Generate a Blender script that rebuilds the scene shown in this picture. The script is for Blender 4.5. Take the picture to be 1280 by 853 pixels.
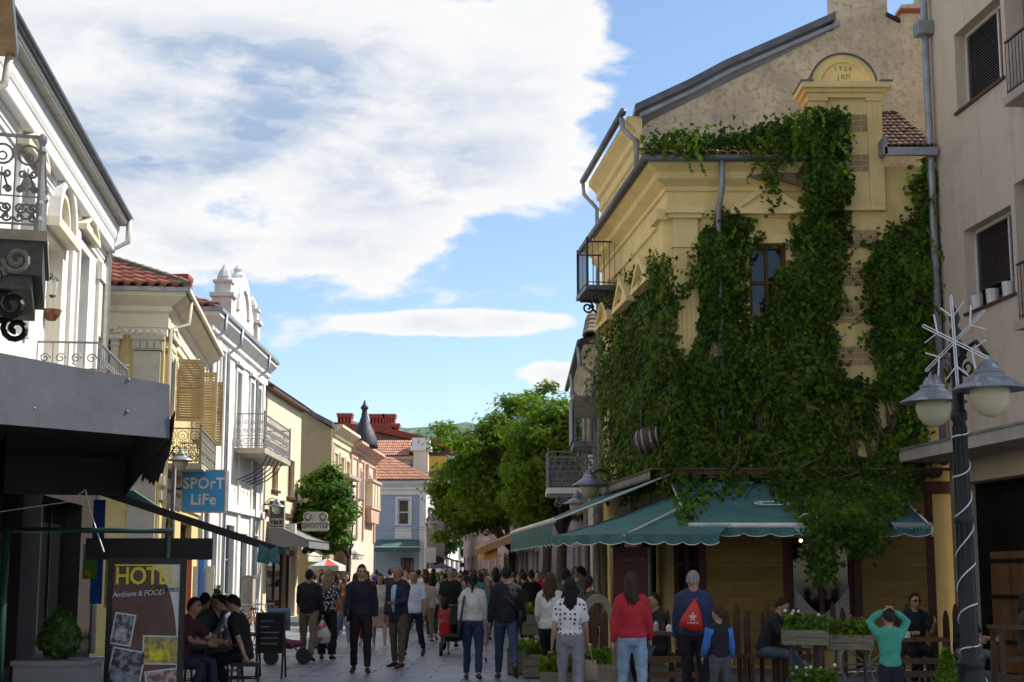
import bpy, math, random
import numpy as np
from mathutils import Matrix, Vector
R = math.radians
PI = math.pi
rnd = random.Random(7)
for o in list(bpy.data.objects): bpy.data.objects.remove(o)
scene = bpy.context.scene
COL = scene.collection
# ---------------------------------------------------------------- camera
FPX, CAMZ = 1850.0, 1.70
PITCH = math.atan(288.5 / FPX)
cam = bpy.data.cameras.new('camera')
cam.sensor_width = 36.0
cam.lens = 36.0 * FPX / 1280.0
cam.clip_start = 0.1
cam.clip_end = 9000
camo = bpy.data.objects.new('camera', cam)
COL.objects.link(camo)
camo.location = (0, 0, CAMZ)
camo.rotation_euler = (PI / 2 + PITCH, 0, 0)
scene.camera = camo
# ---------------------------------------------------------------- light
SUN_EL, SUN_AZ = R(44), R(68)           # azimuth from +Y (street direction) towards +X
vs = scene.view_settings
vs.view_transform = 'Standard'; vs.look = 'None'; vs.gamma = 1.0; vs.exposure = 0.64
vs.use_curve_mapping = False
sund = Vector((math.sin(SUN_AZ) * math.cos(SUN_EL), math.cos(SUN_AZ) * math.cos(SUN_EL), math.sin(SUN_EL)))
sl = bpy.data.lights.new('sun', 'SUN')
sl.energy = 4.2; sl.angle = R(0.53); sl.color = (1.0, 0.95, 0.87)
so = bpy.data.objects.new('sun', sl); COL.objects.link(so)
so.rotation_euler = (-sund).to_track_quat('-Z', 'Y').to_euler()
so.location = (30, 10, 40)
# ---------------------------------------------------------------- node helper
class NT:
    def __init__(s, tree):
        s.t = tree; s.n = tree.nodes; s.l = tree.links
    def new(s, typ, **kw):
        nd = s.n.new(typ)
        for k, v in kw.items():
            if k.startswith('i_'):
                key = k[2:]
                key = int(key) if key.isdigit() else key.replace('_', ' ')
                s.put(nd.inputs[key], v)
            else: setattr(nd, k, v)
        return nd
    def put(s, sock, v):
        if isinstance(v, bpy.types.NodeSocket): s.l.new(v, sock)
        elif isinstance(v, bpy.types.Node): s.l.new(v.outputs[0], sock)
        else: sock.default_value = v
    def math(s, op, a, b=None, clamp=False):
        nd = s.n.new('ShaderNodeMath'); nd.operation = op; nd.use_clamp = clamp
        s.put(nd.inputs[0], a)
        if b is not None: s.put(nd.inputs[1], b)
        return nd.outputs[0]
    def smooth(s, v, a, b):
        nd = s.n.new('ShaderNodeMapRange'); nd.interpolation_type = 'SMOOTHSTEP'
        s.put(nd.inputs[0], v); nd.inputs[1].default_value = a; nd.inputs[2].default_value = b
        return nd.outputs[0]
    def noise(s, vec, scale, detail=4, rough=.55, dist=0.0, out=0):
        nd = s.n.new('ShaderNodeTexNoise')
        if vec is not None: s.put(nd.inputs['Vector'], vec)
        nd.inputs['Scale'].default_value = scale; nd.inputs['Detail'].default_value = detail
        nd.inputs['Roughness'].default_value = rough; nd.inputs['Distortion'].default_value = dist
        return nd.outputs[out]
    def mix(s, fac, a, b, blend='MIX'):
        nd = s.n.new('ShaderNodeMix'); nd.data_type = 'RGBA'; nd.blend_type = blend
        s.put(nd.inputs[0], fac)
        for k, v in ((6, a), (7, b)):
            if isinstance(v, (tuple, list)): nd.inputs[k].default_value = (*v[:3], 1)
            else: s.put(nd.inputs[k], v)
        return nd.outputs[2]
# ---------------------------------------------------------------- world: clear sky with cumulus
wd = bpy.data.worlds.new('World'); scene.world = wd; wd.use_nodes = True
w = NT(wd.node_tree); w.n.clear()
sky = w.new('ShaderNodeTexSky', sky_type='NISHITA', sun_disc=False)
sky.sun_elevation = SUN_EL; sky.sun_rotation = SUN_AZ
sky.air_density = 1.0; sky.dust_density = 0.4; sky.ozone_density = 1.6; sky.altitude = 600
tc = w.new('ShaderNodeTexCoord')
sep = w.new('ShaderNodeSeparateXYZ'); w.put(sep.inputs[0], tc.outputs['Generated'])
dx, dy, dz = sep.outputs
# flat layer coordinates (clouds shrink towards the horizon as they do in nature)
el = w.math('MAXIMUM', dz, 0.0)
az = w.math('ARCTAN2', dx, dy)
cv = w.new('ShaderNodeCombineXYZ'); w.put(cv.inputs[0], w.math('MULTIPLY', az, 1.0)); w.put(cv.inputs[1], w.math('MULTIPLY', el, 2.3)); cv.inputs[2].default_value = 3.7
fb = w.noise(cv.outputs[0], 9.0, 13, .58, .15)
cv2 = w.new('ShaderNodeVectorMath', operation='ADD'); w.put(cv2.inputs[0], cv.outputs[0]); cv2.inputs[1].default_value = (0.016, 0.034, 0)
fb2 = w.noise(cv2.outputs[0], 9.0, 9, .55, .15)
lo = w.noise(cv.outputs[0], 2.4, 2, .5)
def ell(ca, ce, ra, re):            # soft cloud bank around an azimuth / elevation
    a = w.math('DIVIDE', w.math('SUBTRACT', az, ca), ra)
    e = w.math('DIVIDE', w.math('SUBTRACT', el, ce), re)
    d = w.math('ADD', w.math('MULTIPLY', a, a), w.math('MULTIPLY', e, e))
    return w.math('SUBTRACT', 1.0, d)
def pe(u, v): return math.atan((u - 640) / FPX), math.sin(PITCH + math.atan((426.5 - v) / FPX))
def bank(u, v, ru, rv): a, e = pe(u, v); return ell(a, e, ru / FPX, rv / FPX)
b = bank(360, 150, 410, 225)
for q in ((150, 60, 420, 260), (560, 110, 190, 130), (610, 190, 165, 105), (690, 15, 100, 45), (565, 404, 150, 17), (60, 250, 420, 150), (690, 470, 60, 18)):
    b = w.math('MAXIMUM', b, bank(*q))
b = w.math('MAXIMUM', b, -1.2)
# elsewhere round the horizon: broken cumulus of the same kind
away = w.smooth(w.math('ABSOLUTE', az), 0.42, 0.75)
high = w.smooth(el, 0.46, 0.62)
gen = w.math('MULTIPLY', w.math('SUBTRACT', lo, 0.5), 7.0)
sel = w.math('MAXIMUM', away, high)
bb = w.math('ADD', w.math('MULTIPLY', b, w.math('SUBTRACT', 1.0, sel)), w.math('MULTIPLY', gen, sel))
den = w.math('ADD', w.math('MULTIPLY', w.math('SUBTRACT', fb, .5), 3.7), w.math('MULTIPLY', bb, .95))
mask = w.smooth(den, -0.14, 0.36)
mask = w.math('MULTIPLY', mask, w.smooth(el, 0.0, 0.06))
thick = w.smooth(den, 0.25, 1.35)
topl = w.smooth(w.math('SUBTRACT', fb, fb2), -0.07, 0.09)
shade = w.math('MULTIPLY', thick, w.math('SUBTRACT', 1.0, w.math('MULTIPLY', topl, .75)))
cvl = w.new('ShaderNodeVectorMath', operation='MULTIPLY'); w.put(cvl.inputs[0], cv.outputs[0]); cvl.inputs[1].default_value = (1.0, 1.7, 1.0)
lump = w.smooth(w.noise(cvl.outputs[0], 4.6, 6, .55, .3), .36, .60)
shade = w.math('MULTIPLY', shade, w.math('ADD', .55, w.math('MULTIPLY', lump, .75)), True)
gb = w.smooth(bank(260, 190, 400, 170), 0.0, .8)
shade = w.math('MULTIPLY', shade, w.math('ADD', .35, w.math('MULTIPLY', gb, .75)))
shade = w.math('MAXIMUM', shade, w.math('MULTIPLY', gb, w.math('MULTIPLY', thick, w.math('ADD', .16, w.math('MULTIPLY', lump, .84)))))
ccol = w.mix(shade, (1.0, 1.0, 1.0), (.40, .53, .74))
skyc = w.new('ShaderNodeBackground'); w.put(skyc.inputs[0], sky.outputs[0]); skyc.inputs[1].default_value = 0.118
cldc = w.new('ShaderNodeBackground'); w.put(cldc.inputs[0], ccol); cldc.inputs[1].default_value = 0.63
mx = w.new('ShaderNodeMixShader'); w.put(mx.inputs[0], mask); w.put(mx.inputs[1], skyc.outputs[0]); w.put(mx.inputs[2], cldc.outputs[0])
wo = w.new('ShaderNodeOutputWorld'); w.put(wo.inputs[0], mx.outputs[0])
wd.cycles.sampling_method = 'MANUAL'; wd.cycles.sample_map_resolution = 512
# ---------------------------------------------------------------- pixel -> direction
_f = Vector((0, math.cos(PITCH), math.sin(PITCH))); _u = Vector((0, -math.sin(PITCH), math.cos(PITCH)))
def ray(u, v): return _f * FPX + Vector((1, 0, 0)) * (u - 640) + _u * (426.5 - v)
def at(u, v, Y):
    d = ray(u, v); return Vector((0, 0, CAMZ)) + d * (Y / d.y)
def gnd(u, v):
    d = ray(u, v); return Vector((0, 0, CAMZ)) + d * (-CAMZ / d.z)
# ---------------------------------------------------------------- materials
MATS = {}
def mat(name, col, rough=.8, var=.12, scale=2.0, bump=0.0, bscale=30, metal=0.0, objrand=0.0, dirt=0.0, spec=.4, alt=None, altscale=6, altth=(.55, .6), trans=0.0, stretch=(1, 1, 1), emit=0.0, bdist=.03):
    if name in MATS: return MATS[name]
    m = bpy.data.materials.new(name); m.use_nodes = True; MATS[name] = m
    t = NT(m.node_tree); bs = t.n['Principled BSDF']
    tco = t.new('ShaderNodeTexCoord').outputs['Object']
    mp = t.new('ShaderNodeMapping'); t.put(mp.inputs[0], tco); mp.inputs['Scale'].default_value = stretch
    vec = mp.outputs[0]
    n1 = t.noise(vec, scale, 5, .6)
    c = t.mix(t.smooth(n1, .3, .7), tuple(x * (1 - var) for x in col), tuple(min(1, x * (1 + var)) for x in col))
    if alt is not None:
        n2 = t.noise(vec, altscale, 6, .6, .3)
        c = t.mix(t.smooth(n2, *altth), c, alt)
    if dirt:
        n3 = t.noise(vec, .9, 7, .68)
        c = t.mix(t.math('MULTIPLY', t.smooth(n3, .48, .72), dirt), c, tuple(x * .35 for x in col))
        mp2 = t.new('ShaderNodeMapping'); t.put(mp2.inputs[0], tco); mp2.inputs['Scale'].default_value = (3.2, 3.2, .22)
        n4 = t.noise(mp2.outputs[0], 1.6, 6, .62)
        c = t.mix(t.math('MULTIPLY', t.smooth(n4, .52, .74), dirt * .9), c, tuple(x * .42 for x in col))
    if objrand:
        oi = t.new('ShaderNodeObjectInfo').outputs['Random']
        f = t.math('ADD', 1 - objrand, t.math('MULTIPLY', oi, 2 * objrand))
        hs = t.new('ShaderNodeHueSaturation'); t.put(hs.inputs['Color'], c); t.put(hs.inputs['Value'], f); c = hs.outputs[0]
    t.put(bs.inputs['Base Color'], c)
    bs.inputs['Roughness'].default_value = rough; bs.inputs['Metallic'].default_value = metal
    bs.inputs['Specular IOR Level'].default_value = spec
    if trans: bs.inputs['Transmission Weight'].default_value = trans
    if emit:
        t.put(bs.inputs['Emission Color'], (*col, 1)); bs.inputs['Emission Strength'].default_value = emit
    if bump:
        bn = t.noise(vec, bscale, 5, .65)
        bp = t.new('ShaderNodeBump'); bp.inputs['Strength'].default_value = bump; bp.inputs['Distance'].default_value = bdist
        t.put(bp.inputs['Height'], bn); t.put(bs.inputs['Normal'], bp.outputs[0])
    return m
def leafmat(name, c1, c2, rough=.45, tr=.35):
    m = bpy.data.materials.new(name); m.use_nodes = True; MATS[name] = m
    t = NT(m.node_tree); bs = t.n['Principled BSDF']; out = t.n['Material Output']
    a = t.new('ShaderNodeAttribute', attribute_name='shade').outputs['Fac']
    c = t.mix(a, c1, c2)
    t.put(bs.inputs['Base Color'], c); bs.inputs['Roughness'].default_value = rough; bs.inputs['Specular IOR Level'].default_value = .22
    tl = t.new('ShaderNodeBsdfTranslucent'); t.put(tl.inputs[0], t.mix(1.0, c, (1.15, 1.25, .45), 'MULTIPLY'))
    ms = t.new('ShaderNodeMixShader'); ms.inputs[0].default_value = tr
    t.put(ms.inputs[1], bs.outputs[0]); t.put(ms.inputs[2], tl.outputs[0]); t.put(out.inputs[0], ms.outputs[0])
    return m
# ---------------------------------------------------------------- mesh builder
WM = {}
class MB:
    def __init__(s, T=None):
        s.v = []; s.f = []; s.m = []; s.T = T.copy() if T is not None else Matrix(); s.mi = 0
    def add(s, vs, fs):
        o = len(s.v); T = s.T
        s.v += [T @ Vector(p) for p in vs]
        s.f += [tuple(i + o for i in f) for f in fs]; s.m += [s.mi] * len(fs)
        return s
    def box(s, x0, y0, z0, x1, y1, z1):
        return s.add([(x0, y0, z0), (x1, y0, z0), (x1, y1, z0), (x0, y1, z0), (x0, y0, z1), (x1, y0, z1), (x1, y1, z1), (x0, y1, z1)],
                     [(0, 3, 2, 1), (4, 5, 6, 7), (0, 1, 5, 4), (1, 2, 6, 5), (2, 3, 7, 6), (3, 0, 4, 7)])
    def bar(s, a, b, wx, wz, up=(0, 0, 1)):
        a, b = Vector(a), Vector(b); d = (b - a).normalized(); up = Vector(up)
        if abs(d.dot(up)) > .98: up = Vector((0, 1, 0))
        x = d.cross(up).normalized() * wx / 2; z = x.cross(d).normalized() * wz / 2
        vs = [p + sx * x + sz * z for p in (a, b) for sx, sz in ((-1, -1), (1, -1), (1, 1), (-1, 1))]
        return s.add(vs, [(3, 2, 1, 0), (4, 5, 6, 7), (0, 1, 5, 4), (1, 2, 6, 5), (2, 3, 7, 6), (3, 0, 4, 7)])
    def quad(s, *p): return s.add(p, [tuple(range(len(p)))])
    def prism(s, poly, y0, y1):        # polygon in x,z extruded along y
        n = len(poly)
        vs = [(x, y0, z) for x, z in poly] + [(x, y1, z) for x, z in poly]
        return s.add(vs, [tuple(range(n)), tuple(range(2 * n - 1, n - 1, -1))] + [((i + 1) % n, i, i + n, (i + 1) % n + n) for i in range(n)])
    def plate(s, poly, z0, z1):        # polygon in x,y extruded along z
        n = len(poly)
        vs = [(x, y, z0) for x, y in poly] + [(x, y, z1) for x, y in poly]
        return s.add(vs, [tuple(range(n - 1, -1, -1)), tuple(range(n, 2 * n))] + [(i, (i + 1) % n, (i + 1) % n + n, i + n) for i in range(n)])
    def extx(s, prof, x0, x1, m0=0, m1=0):     # profile in y,z swept along x; m0/m1 mitre the ends
        n = len(prof)
        vs = [(x0 + m0 * y, y, z) for y, z in prof] + [(x1 + m1 * y, y, z) for y, z in prof]
        return s.add(vs, [tuple(range(n)), tuple(range(2 * n - 1, n - 1, -1))] + [((i + 1) % n, i, i + n, (i + 1) % n + n) for i in range(n)])
    def loft(s, pts, rad, n=10, side=(1, 0, 0), cap=True):
        pts = [Vector(p) for p in pts]; vs = []; k = len(pts); side = Vector(side)
        for i, p in enumerate(pts):
            d = (pts[min(i + 1, k - 1)] - pts[max(i - 1, 0)])
            d = d.normalized() if d.length > 1e-9 else Vector((0, 0, 1))
            x = side - d * side.dot(d)
            if x.length < .05: x = Vector((0, 1, 0)) - d * d.y
            x.normalize(); y = d.cross(x)
            r = rad[i]; rx, ry = r if isinstance(r, tuple) else (r, r)
            for j in range(n):
                a = 2 * PI * j / n
                vs.append(p + x * (rx * math.cos(a)) + y * (ry * math.sin(a)))
        fs = [(i * n + j, i * n + (j + 1) % n, (i + 1) * n + (j + 1) % n, (i + 1) * n + j) for i in range(k - 1) for j in range(n)]
        if cap: fs += [tuple(range(n - 1, -1, -1)), tuple(range((k - 1) * n, k * n))]
        return s.add(vs, fs)
    def tube(s, pts, r, n=6, cap=True):
        return s.loft(pts, [r] * len(pts) if not isinstance(r, (list, tuple)) else r, n, (1, .13, .07), cap)
    def lathe(s, prof, n=16, c=(0, 0, 0)):
        k = len(prof); cx, cy, cz = c
        vs = [(cx + r * math.cos(2 * PI * j / n), cy + r * math.sin(2 * PI * j / n), cz + z) for r, z in prof for j in range(n)]
        fs = [(i * n + j, i * n + (j + 1) % n, (i + 1) * n + (j + 1) % n, (i + 1) * n + j) for i in range(k - 1) for j in range(n)]
        fs += [tuple(range(n - 1, -1, -1)), tuple(range((k - 1) * n, k * n))]
        return s.add(vs, fs)
    def ball(s, c, r, n=10, m=7):
        rx, ry, rz = r if isinstance(r, (tuple, list)) else (r, r, r)
        vs = [(c[0], c[1], c[2] - rz)]
        for i in range(1, m):
            t = PI * i / m - PI / 2
            for j in range(n):
                a = 2 * PI * j / n
                vs.append((c[0] + rx * math.cos(t) * math.cos(a), c[1] + ry * math.cos(t) * math.sin(a), c[2] + rz * math.sin(t)))
        vs.append((c[0], c[1], c[2] + rz)); L = len(vs) - 1
        fs = [(0, 1 + (j + 1) % n, 1 + j) for j in range(n)]
        fs += [(1 + i * n + j, 1 + i * n + (j + 1) % n, 1 + (i + 1) * n + (j + 1) % n, 1 + (i + 1) * n + j) for i in range(m - 2) for j in range(n)]
        fs += [(L, L - n + j, L - n + (j + 1) % n) for j in range(n)]
        return s.add(vs, fs)
    def mesh(s, name):
        me = bpy.data.meshes.new(name); me.from_pydata([tuple(v) for v in s.v], [], s.f)
        if any(s.m): me.polygons.foreach_set('material_index', s.m)
        return me
    def build(s, name, mats, parent=None, smooth=False, local=False, kind=None, label=None):
        return link(name, s.mesh(name), mats, parent, smooth, local, kind, label)
def link(name, me, mats, parent=None, smooth=False, local=False, kind=None, label=None):
    o = bpy.data.objects.new(name, me); COL.objects.link(o)
    if mats is not None:
        for m in (mats if isinstance(mats, (list, tuple)) else [mats]): me.materials.append(m)
    if smooth: me.polygons.foreach_set('use_smooth', [True] * len(me.polygons)); 
    WM[o] = Matrix()
    if parent is not None:
        o.parent = parent
        if local: WM[o] = WM[parent]
        else: o.matrix_parent_inverse = WM[parent].inverted()
    if kind: o['kind'] = kind
    if label: o['label'] = label
    return o
def tag(o, label, cat, group=None):
    o['label'] = label; o['category'] = cat
    if group: o['group'] = group
    return o
def thing(name, label, cat, loc=(0, 0, 0), rz=0.0, group=None):
    o = bpy.data.objects.new(name, None); COL.objects.link(o)
    o.empty_display_size = .2; o.location = loc; o.rotation_euler = (0, 0, rz)
    WM[o] = Matrix.Translation(Vector(loc)) @ Matrix.Rotation(rz, 4, 'Z')
    return tag(o, label, cat, group)
def kids(o): return KIDS.get(o, [])
def copy_tree(o, parent=None, label=None, loc=None, rz=None):
    c = o.copy(); COL.objects.link(c)
    if parent is not None: c.parent = parent
    if label: c['label'] = label
    if loc is not None: c.location = loc
    if rz is not None: c.rotation_euler = (0, 0, rz)
    for ch in [k for k in o.children]: copy_tree(ch, c)
    return c
def text(body, name, size, mat_, M, parent=None, depth=.004, spacing=1.0, shear=0.0, align='CENTER', sx=1.0, off=0.0):
    cu = bpy.data.curves.new(name, 'FONT'); cu.body = body; cu.size = size; cu.extrude = depth; cu.align_x = align; cu.align_y = 'CENTER'
    cu.space_character = spacing; cu.shear = shear; cu.resolution_u = 3; cu.offset = off
    t = bpy.data.objects.new(name, cu); COL.objects.link(t)
    dg = bpy.context.evaluated_depsgraph_get(); dg.update()
    me = bpy.data.meshes.new_from_object(t.evaluated_get(dg)); bpy.data.objects.remove(t); bpy.data.curves.remove(cu)
    me.transform(M @ Matrix.Rotation(PI / 2, 4, 'X') @ Matrix.Diagonal((sx, 1, 1, 1)))   # text stands in the local x,z plane facing -y
    me.materials.clear()
    return link(name, me, mat_, parent)
class Fac:      # facade frame: x along the wall as seen from outside, y inwards, z up
    def __init__(s, x, y, dx, dy, z=0.0):
        d = Vector((dx, dy, 0)).normalized(); n = Vector((0, 0, 1)).cross(d)
        s.o = Vector((x, y, z)); s.d = d; s.n = n
        s.M = Matrix(((d.x, n.x, 0, x), (d.y, n.y, 0, y), (0, 0, 1, z), (0, 0, 0, 1)))
    def px(s, u, v, y=0.0):
        d = ray(u, v); o = Vector((0, 0, CAMZ)); t = ((s.o + s.n * y - o).dot(s.n)) / d.dot(s.n); p = o + d * t
        return (p - s.o).dot(s.d), p.z - s.o.z
    def x(s, u, v=500): return s.px(u, v)[0]
    def p(s, x, y, z): return s.M @ Vector((x, y, z))
    def mb(s): return MB(s.M)
def wallsheet(m, W, z0, z1, ops, reveal=.18, x0=0.0):
    xs = sorted({x0, W} | {o[0] for o in ops} | {o[2] for o in ops}); zs = sorted({z0, z1} | {o[1] for o in ops} | {o[3] for o in ops})
    for i in range(len(xs) - 1):
        for j in range(len(zs) - 1):
            cx, cz = (xs[i] + xs[i + 1]) / 2, (zs[j] + zs[j + 1]) / 2
            if not any(o[0] < cx < o[2] and o[1] < cz < o[3] for o in ops):
                m.quad((xs[i], 0, zs[j]), (xs[i + 1], 0, zs[j]), (xs[i + 1], 0, zs[j + 1]), (xs[i], 0, zs[j + 1]))
    for a, b_, c, d in ops:
        r = reveal
        m.quad((a, 0, b_), (a, 0, d), (a, r, d), (a, r, b_)); m.quad((c, 0, d), (c, 0, b_), (c, r, b_), (c, r, d))
        m.quad((a, 0, d), (c, 0, d), (c, r, d), (a, r, d)); m.quad((c, 0, b_), (a, 0, b_), (a, r, b_), (c, r, b_))
    return m
def window(F, a, b_, c, d, parent, fm, gm, bars=(1, 1), rev=.14, fw=.06, sill=None, name='window'):
    m = F.mb(); y0, y1 = rev - .05, rev + .02
    m.box(a, y0, b_, a + fw, y1, d); m.box(c - fw, y0, b_, c, y1, d); m.box(a + fw, y0, d - fw, c - fw, y1, d); m.box(a + fw, y0, b_, c - fw, y1, b_ + fw)
    nx, nz = bars
    for i in range(1, nx): x = a + (c - a) * i / nx; m.box(x - fw * .4, y0 + .005, b_ + fw, x + fw * .4, y1 - .005, d - fw)
    for j in range(1, nz): z = b_ + (d - b_) * j / nz; m.box(a + fw, y0 + .01, z - fw * .35, c - fw, y1 - .01, z + fw * .35)
    o = m.build(name, fm, parent)
    g = F.mb(); y = rev + .005; g.quad((a, y, b_), (c, y, b_), (c, y, d), (a, y, d)); g.build('pane', gm, o)
    if sill: F.mb().box(a - .08, -.10, b_ - .09, c + .08, rev, b_ - .002).build('sill', sill, o)
    return o
def shutter(F, hx, hz0, hz1, wid, ang, parent, m, side=1, n=22, y=-.02):
    # leaf hinged at x=hx; side=+1 extends to the right when closed, ang opens it outwards
    Mh = F.M @ Matrix.Translation((hx, y, 0)) @ Matrix.Rotation(-side * ang, 4, 'Z')
    b1 = MB(Mh); w_ = side * wid; X0, X1 = min(0, w_), max(0, w_)
    st = .07
    b1.box(X0, -.03, hz0, X0 + st, .01, hz1); b1.box(X1 - st, -.03, hz0, X1, .01, hz1)
    for z in (hz0, (hz0 + hz1) / 2 - st / 2, hz1 - st): b1.box(X0 + st, -.03, z, X1 - st, .01, z + st)
    o = b1.build('shutter', m, parent)
    s2 = MB(Mh)
    for half in (0, 1):
        za = hz0 + st if half == 0 else (hz0 + hz1) / 2 + st / 2; zb = (hz0 + hz1) / 2 - st / 2 if half == 0 else hz1 - st
        k = max(4, n // 2)
        for i in range(k):
            z = za + (zb - za) * (i + .5) / k; h = (zb - za) / k * .42
            s2.quad((X0 + st, -.028, z - h), (X1 - st, -.028, z - h), (X1 - st, .006, z + h), (X0 + st, .006, z + h))
    s2.build('louvres', m, o, kind='stuff')
    return o
def pipe(parent, pts, r=.05, m=None, name='downpipe'):
    return MB().tube([Vector(p) for p in pts], r, 8).build(name, m, parent, True)
def gutter(parent, a, b_, r, m, name='gutter'):
    return MB().tube([a, b_], r, 8).build(name, m, parent, True)
def spiral(m, c, r, ax, ay, t0, turns, rt=.008, n=14):
    c = Vector(c); ax = Vector(ax); ay = Vector(ay); pts = []
    for i in range(n + 1):
        f = i / n; a = t0 + turns * 2 * PI * f; q = r * (1 - .8 * f); pts.append(c + ax * (q * math.cos(a)) + ay * (q * math.sin(a)))
    m.tube(pts, rt, 4)
def ring(m, c, r, ax, ay, rt=.008, n=14):
    c = Vector(c); ax = Vector(ax); ay = Vector(ay)
    m.tube([c + ax * (r * math.cos(2 * PI * i / n)) + ay * (r * math.sin(2 * PI * i / n)) for i in range(n + 1)], rt, 4, False)
def rail_panel(m, a, b_, z0, z1, style='scroll', bw=.011):
    a, b_ = Vector(a), Vector(b_); L = (b_ - a).length; d = (b_ - a) / L; up = Vector((0, 0, 1)); h = z1 - z0
    P = lambda x, z: a + d * x + up * (z0 + z - a.z)
    m.bar(P(0, h), P(L, h), .045, .03); m.bar(P(0, .07), P(L, .07), .025, .02); 
    if style != 'plain': m.bar(P(0, h * .36), P(L, h * .36), .02, .015)
    n = max(2, round(L / (.12 if style == 'plain' else .24))); s_ = L / n
    for i in range(n + 1): m.bar(P(i * s_, 0), P(i * s_, h), bw * 1.3, bw * 1.3)
    if style == 'plain': return
    for i in range(n):
        x = (i + .5) * s_
        if style == 'lyre':
            ring(m, P(x, h * .80), s_ * .40, d, up, bw); ring(m, P(x, h * .78), s_ * .16, d, up, bw * .8)
            m.bar(P(x, h * .36), P(x, h * .66), bw * 1.2, bw * 1.2)
            for q in (-1, 1):
                spiral(m, P(x + q * s_ * .2, h * .60), s_ * .17, d * q, up, PI, 1.3, bw)
                spiral(m, P(x + q * s_ * .26, h * .43), s_ * .17, d * q, -up, PI, 1.3, bw)
                m.tube([P(x + q * s_ * .06, h * .6), P(x + q * s_ * .30, h * .42)], bw * .9, 4)
                spiral(m, P(x + q * s_ * .22, h * .24), s_ * .24, d * q, up, PI, 1.4, bw); spiral(m, P(x + q * s_ * .25, h * .14), s_ * .2, d * q, -up, 0, 1.2, bw)
            ring(m, P(x, h * .2), s_ * .3, d, up, bw)
        else:
            spiral(m, P(x, h * .74), s_ * .36, d, up, 0, 1.4, bw, 10); spiral(m, P(x, h * .50), s_ * .36, -d, up, 0, 1.4, bw, 10)
            ring(m, P(x, h * .2), s_ * .36, d, up, bw, 10)
def tiles_roof(parent, P00, P10, P01, P11, nx, nz, m, under, name='tile', limit=None):
    # individually laid half-round tiles between four corners (eave left/right, ridge left/right)
    P00, P10, P01, P11 = map(Vector, (P00, P10, P01, P11))
    nrm = (P10 - P00).cross(P01 - P00).normalized()
    if nrm.z < 0: nrm = -nrm
    b1 = MB(); b1.quad(P00, P10, P11, P01); base = b1.build('roof_deck', under, parent)
    wx = (P10 - P00).length / nx; lz = ((P01 + P11) / 2 - (P00 + P10) / 2).length / nz
    tm = MB(); k = 5; prof = [(wx * .56 * math.cos(PI * i / k), wx * .42 * math.sin(PI * i / k)) for i in range(k + 1)]
    vs = []; 
    for yy, lift in ((0, .03), (lz * 1.15, 0.0)): vs += [(x, yy, z + lift) for x, z in prof]
    for yy, lift in ((0, .012), (lz * 1.15, -.018)): vs += [(x * .82, yy, z * .8 + lift) for x, z in prof]
    q = k + 1
    fs = [(i, i + 1, q + i + 1, q + i) for i in range(k)] + [(2 * q + i, i, i + 1, 2 * q + i + 1)[::-1] for i in range(k)]
    tm.add(vs, fs); me = tm.mesh(name); me.materials.append(m); me.polygons.foreach_set('use_smooth', [False] * len(me.polygons))
    cnt = 0; rest = MB()
    for j in range(nz):
        for i in range(nx):
            fa, fb_ = (i + .5) / nx, j / nz
            p = P00.lerp(P10, fa).lerp(P01.lerp(P11, fa), fb_)
            up = (P01.lerp(P11, fa) - P00.lerp(P10, fa)).normalized(); xx = up.cross(nrm).normalized()
            rr = rnd.uniform(-.03, .03); xx = (xx + up * rr).normalized(); up2 = nrm.cross(xx)
            p = p + nrm * rnd.uniform(0, .012)
            Mt = Matrix(((xx.x, up2.x, nrm.x, p.x), (xx.y, up2.y, nrm.y, p.y), (xx.z, up2.z, nrm.z, p.z), (0, 0, 0, 1)))
            row_w = (P00.lerp(P01, fb_) - P10.lerp(P11, fb_)).length
            if row_w < wx * nx * .5 and i % 2: continue
            if limit is None or cnt < limit:
                o = link(name, me, None, base); o.matrix_basis = Mt; cnt += 1
            else:
                rest.T = Mt; rest.add(vs, fs)
    if rest.f: rest.build('far_tiles', m, base, kind='stuff')
    return base
# ================================================================ materials in use
M_white = mat('white_stucco', (.75, .72, .66), .85, .05, 1.5, .25, 60, dirt=.25)
M_trim = mat('cream_trim', (.70, .64, .50), .8, .06, 2, .1, 40, dirt=.12)
M_whtrim = mat('white_trim', (.74, .73, .70), .7, .05, 2, .1, 50, dirt=.15)
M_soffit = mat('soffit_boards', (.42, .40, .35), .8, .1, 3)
M_zinc = mat('zinc', (.30, .31, .33), .45, .2, 3, metal=.5, spec=.5)
M_zincd = mat('dark_zinc', (.13, .135, .15), .5, .25, 3, metal=.4)
M_iron = mat('wrought_iron', (.055, .055, .06), .5, .2, 8, metal=.4)
M_irong = mat('grey_iron', (.22, .22, .23), .5, .2, 8, metal=.3)
M_glass = mat('dark_glass', (.020, .024, .028), .06, .1, 1, spec=.6)
M_glass2 = mat('curtain_glass', (.30, .30, .29), .12, .35, 2.5, stretch=(6, 6, .6), spec=.6)
M_glassd = mat('shop_glass', (.012, .012, .013), .05, .1, 1, spec=.6)
M_yel = mat('ochre_stucco', (.80, .60, .25), .88, .10, .8, .3, 45, dirt=.35)
M_yeltrim = mat('ochre_trim', (.82, .63, .28), .85, .07, 1.5, .12, 40, dirt=.2)
M_brickpaint = mat('painted_brick', (.40, .275, .145), .9, .12, 9, .3, 50, objrand=.12)
M_rough = mat('rough_render', (.68, .58, .42), .95, .16, 1.3, .9, 7, bdist=.14, dirt=.3, alt=(.52, .42, .28), altscale=9, altth=(.50, .62))  # alt mottle paints in relief shading that the bump hardly shows in ambient light
M_tile = mat('clay_tile', (.22, .075, .045), .85, .25, 5, .3, 30, objrand=.3, dirt=.25)
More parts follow.
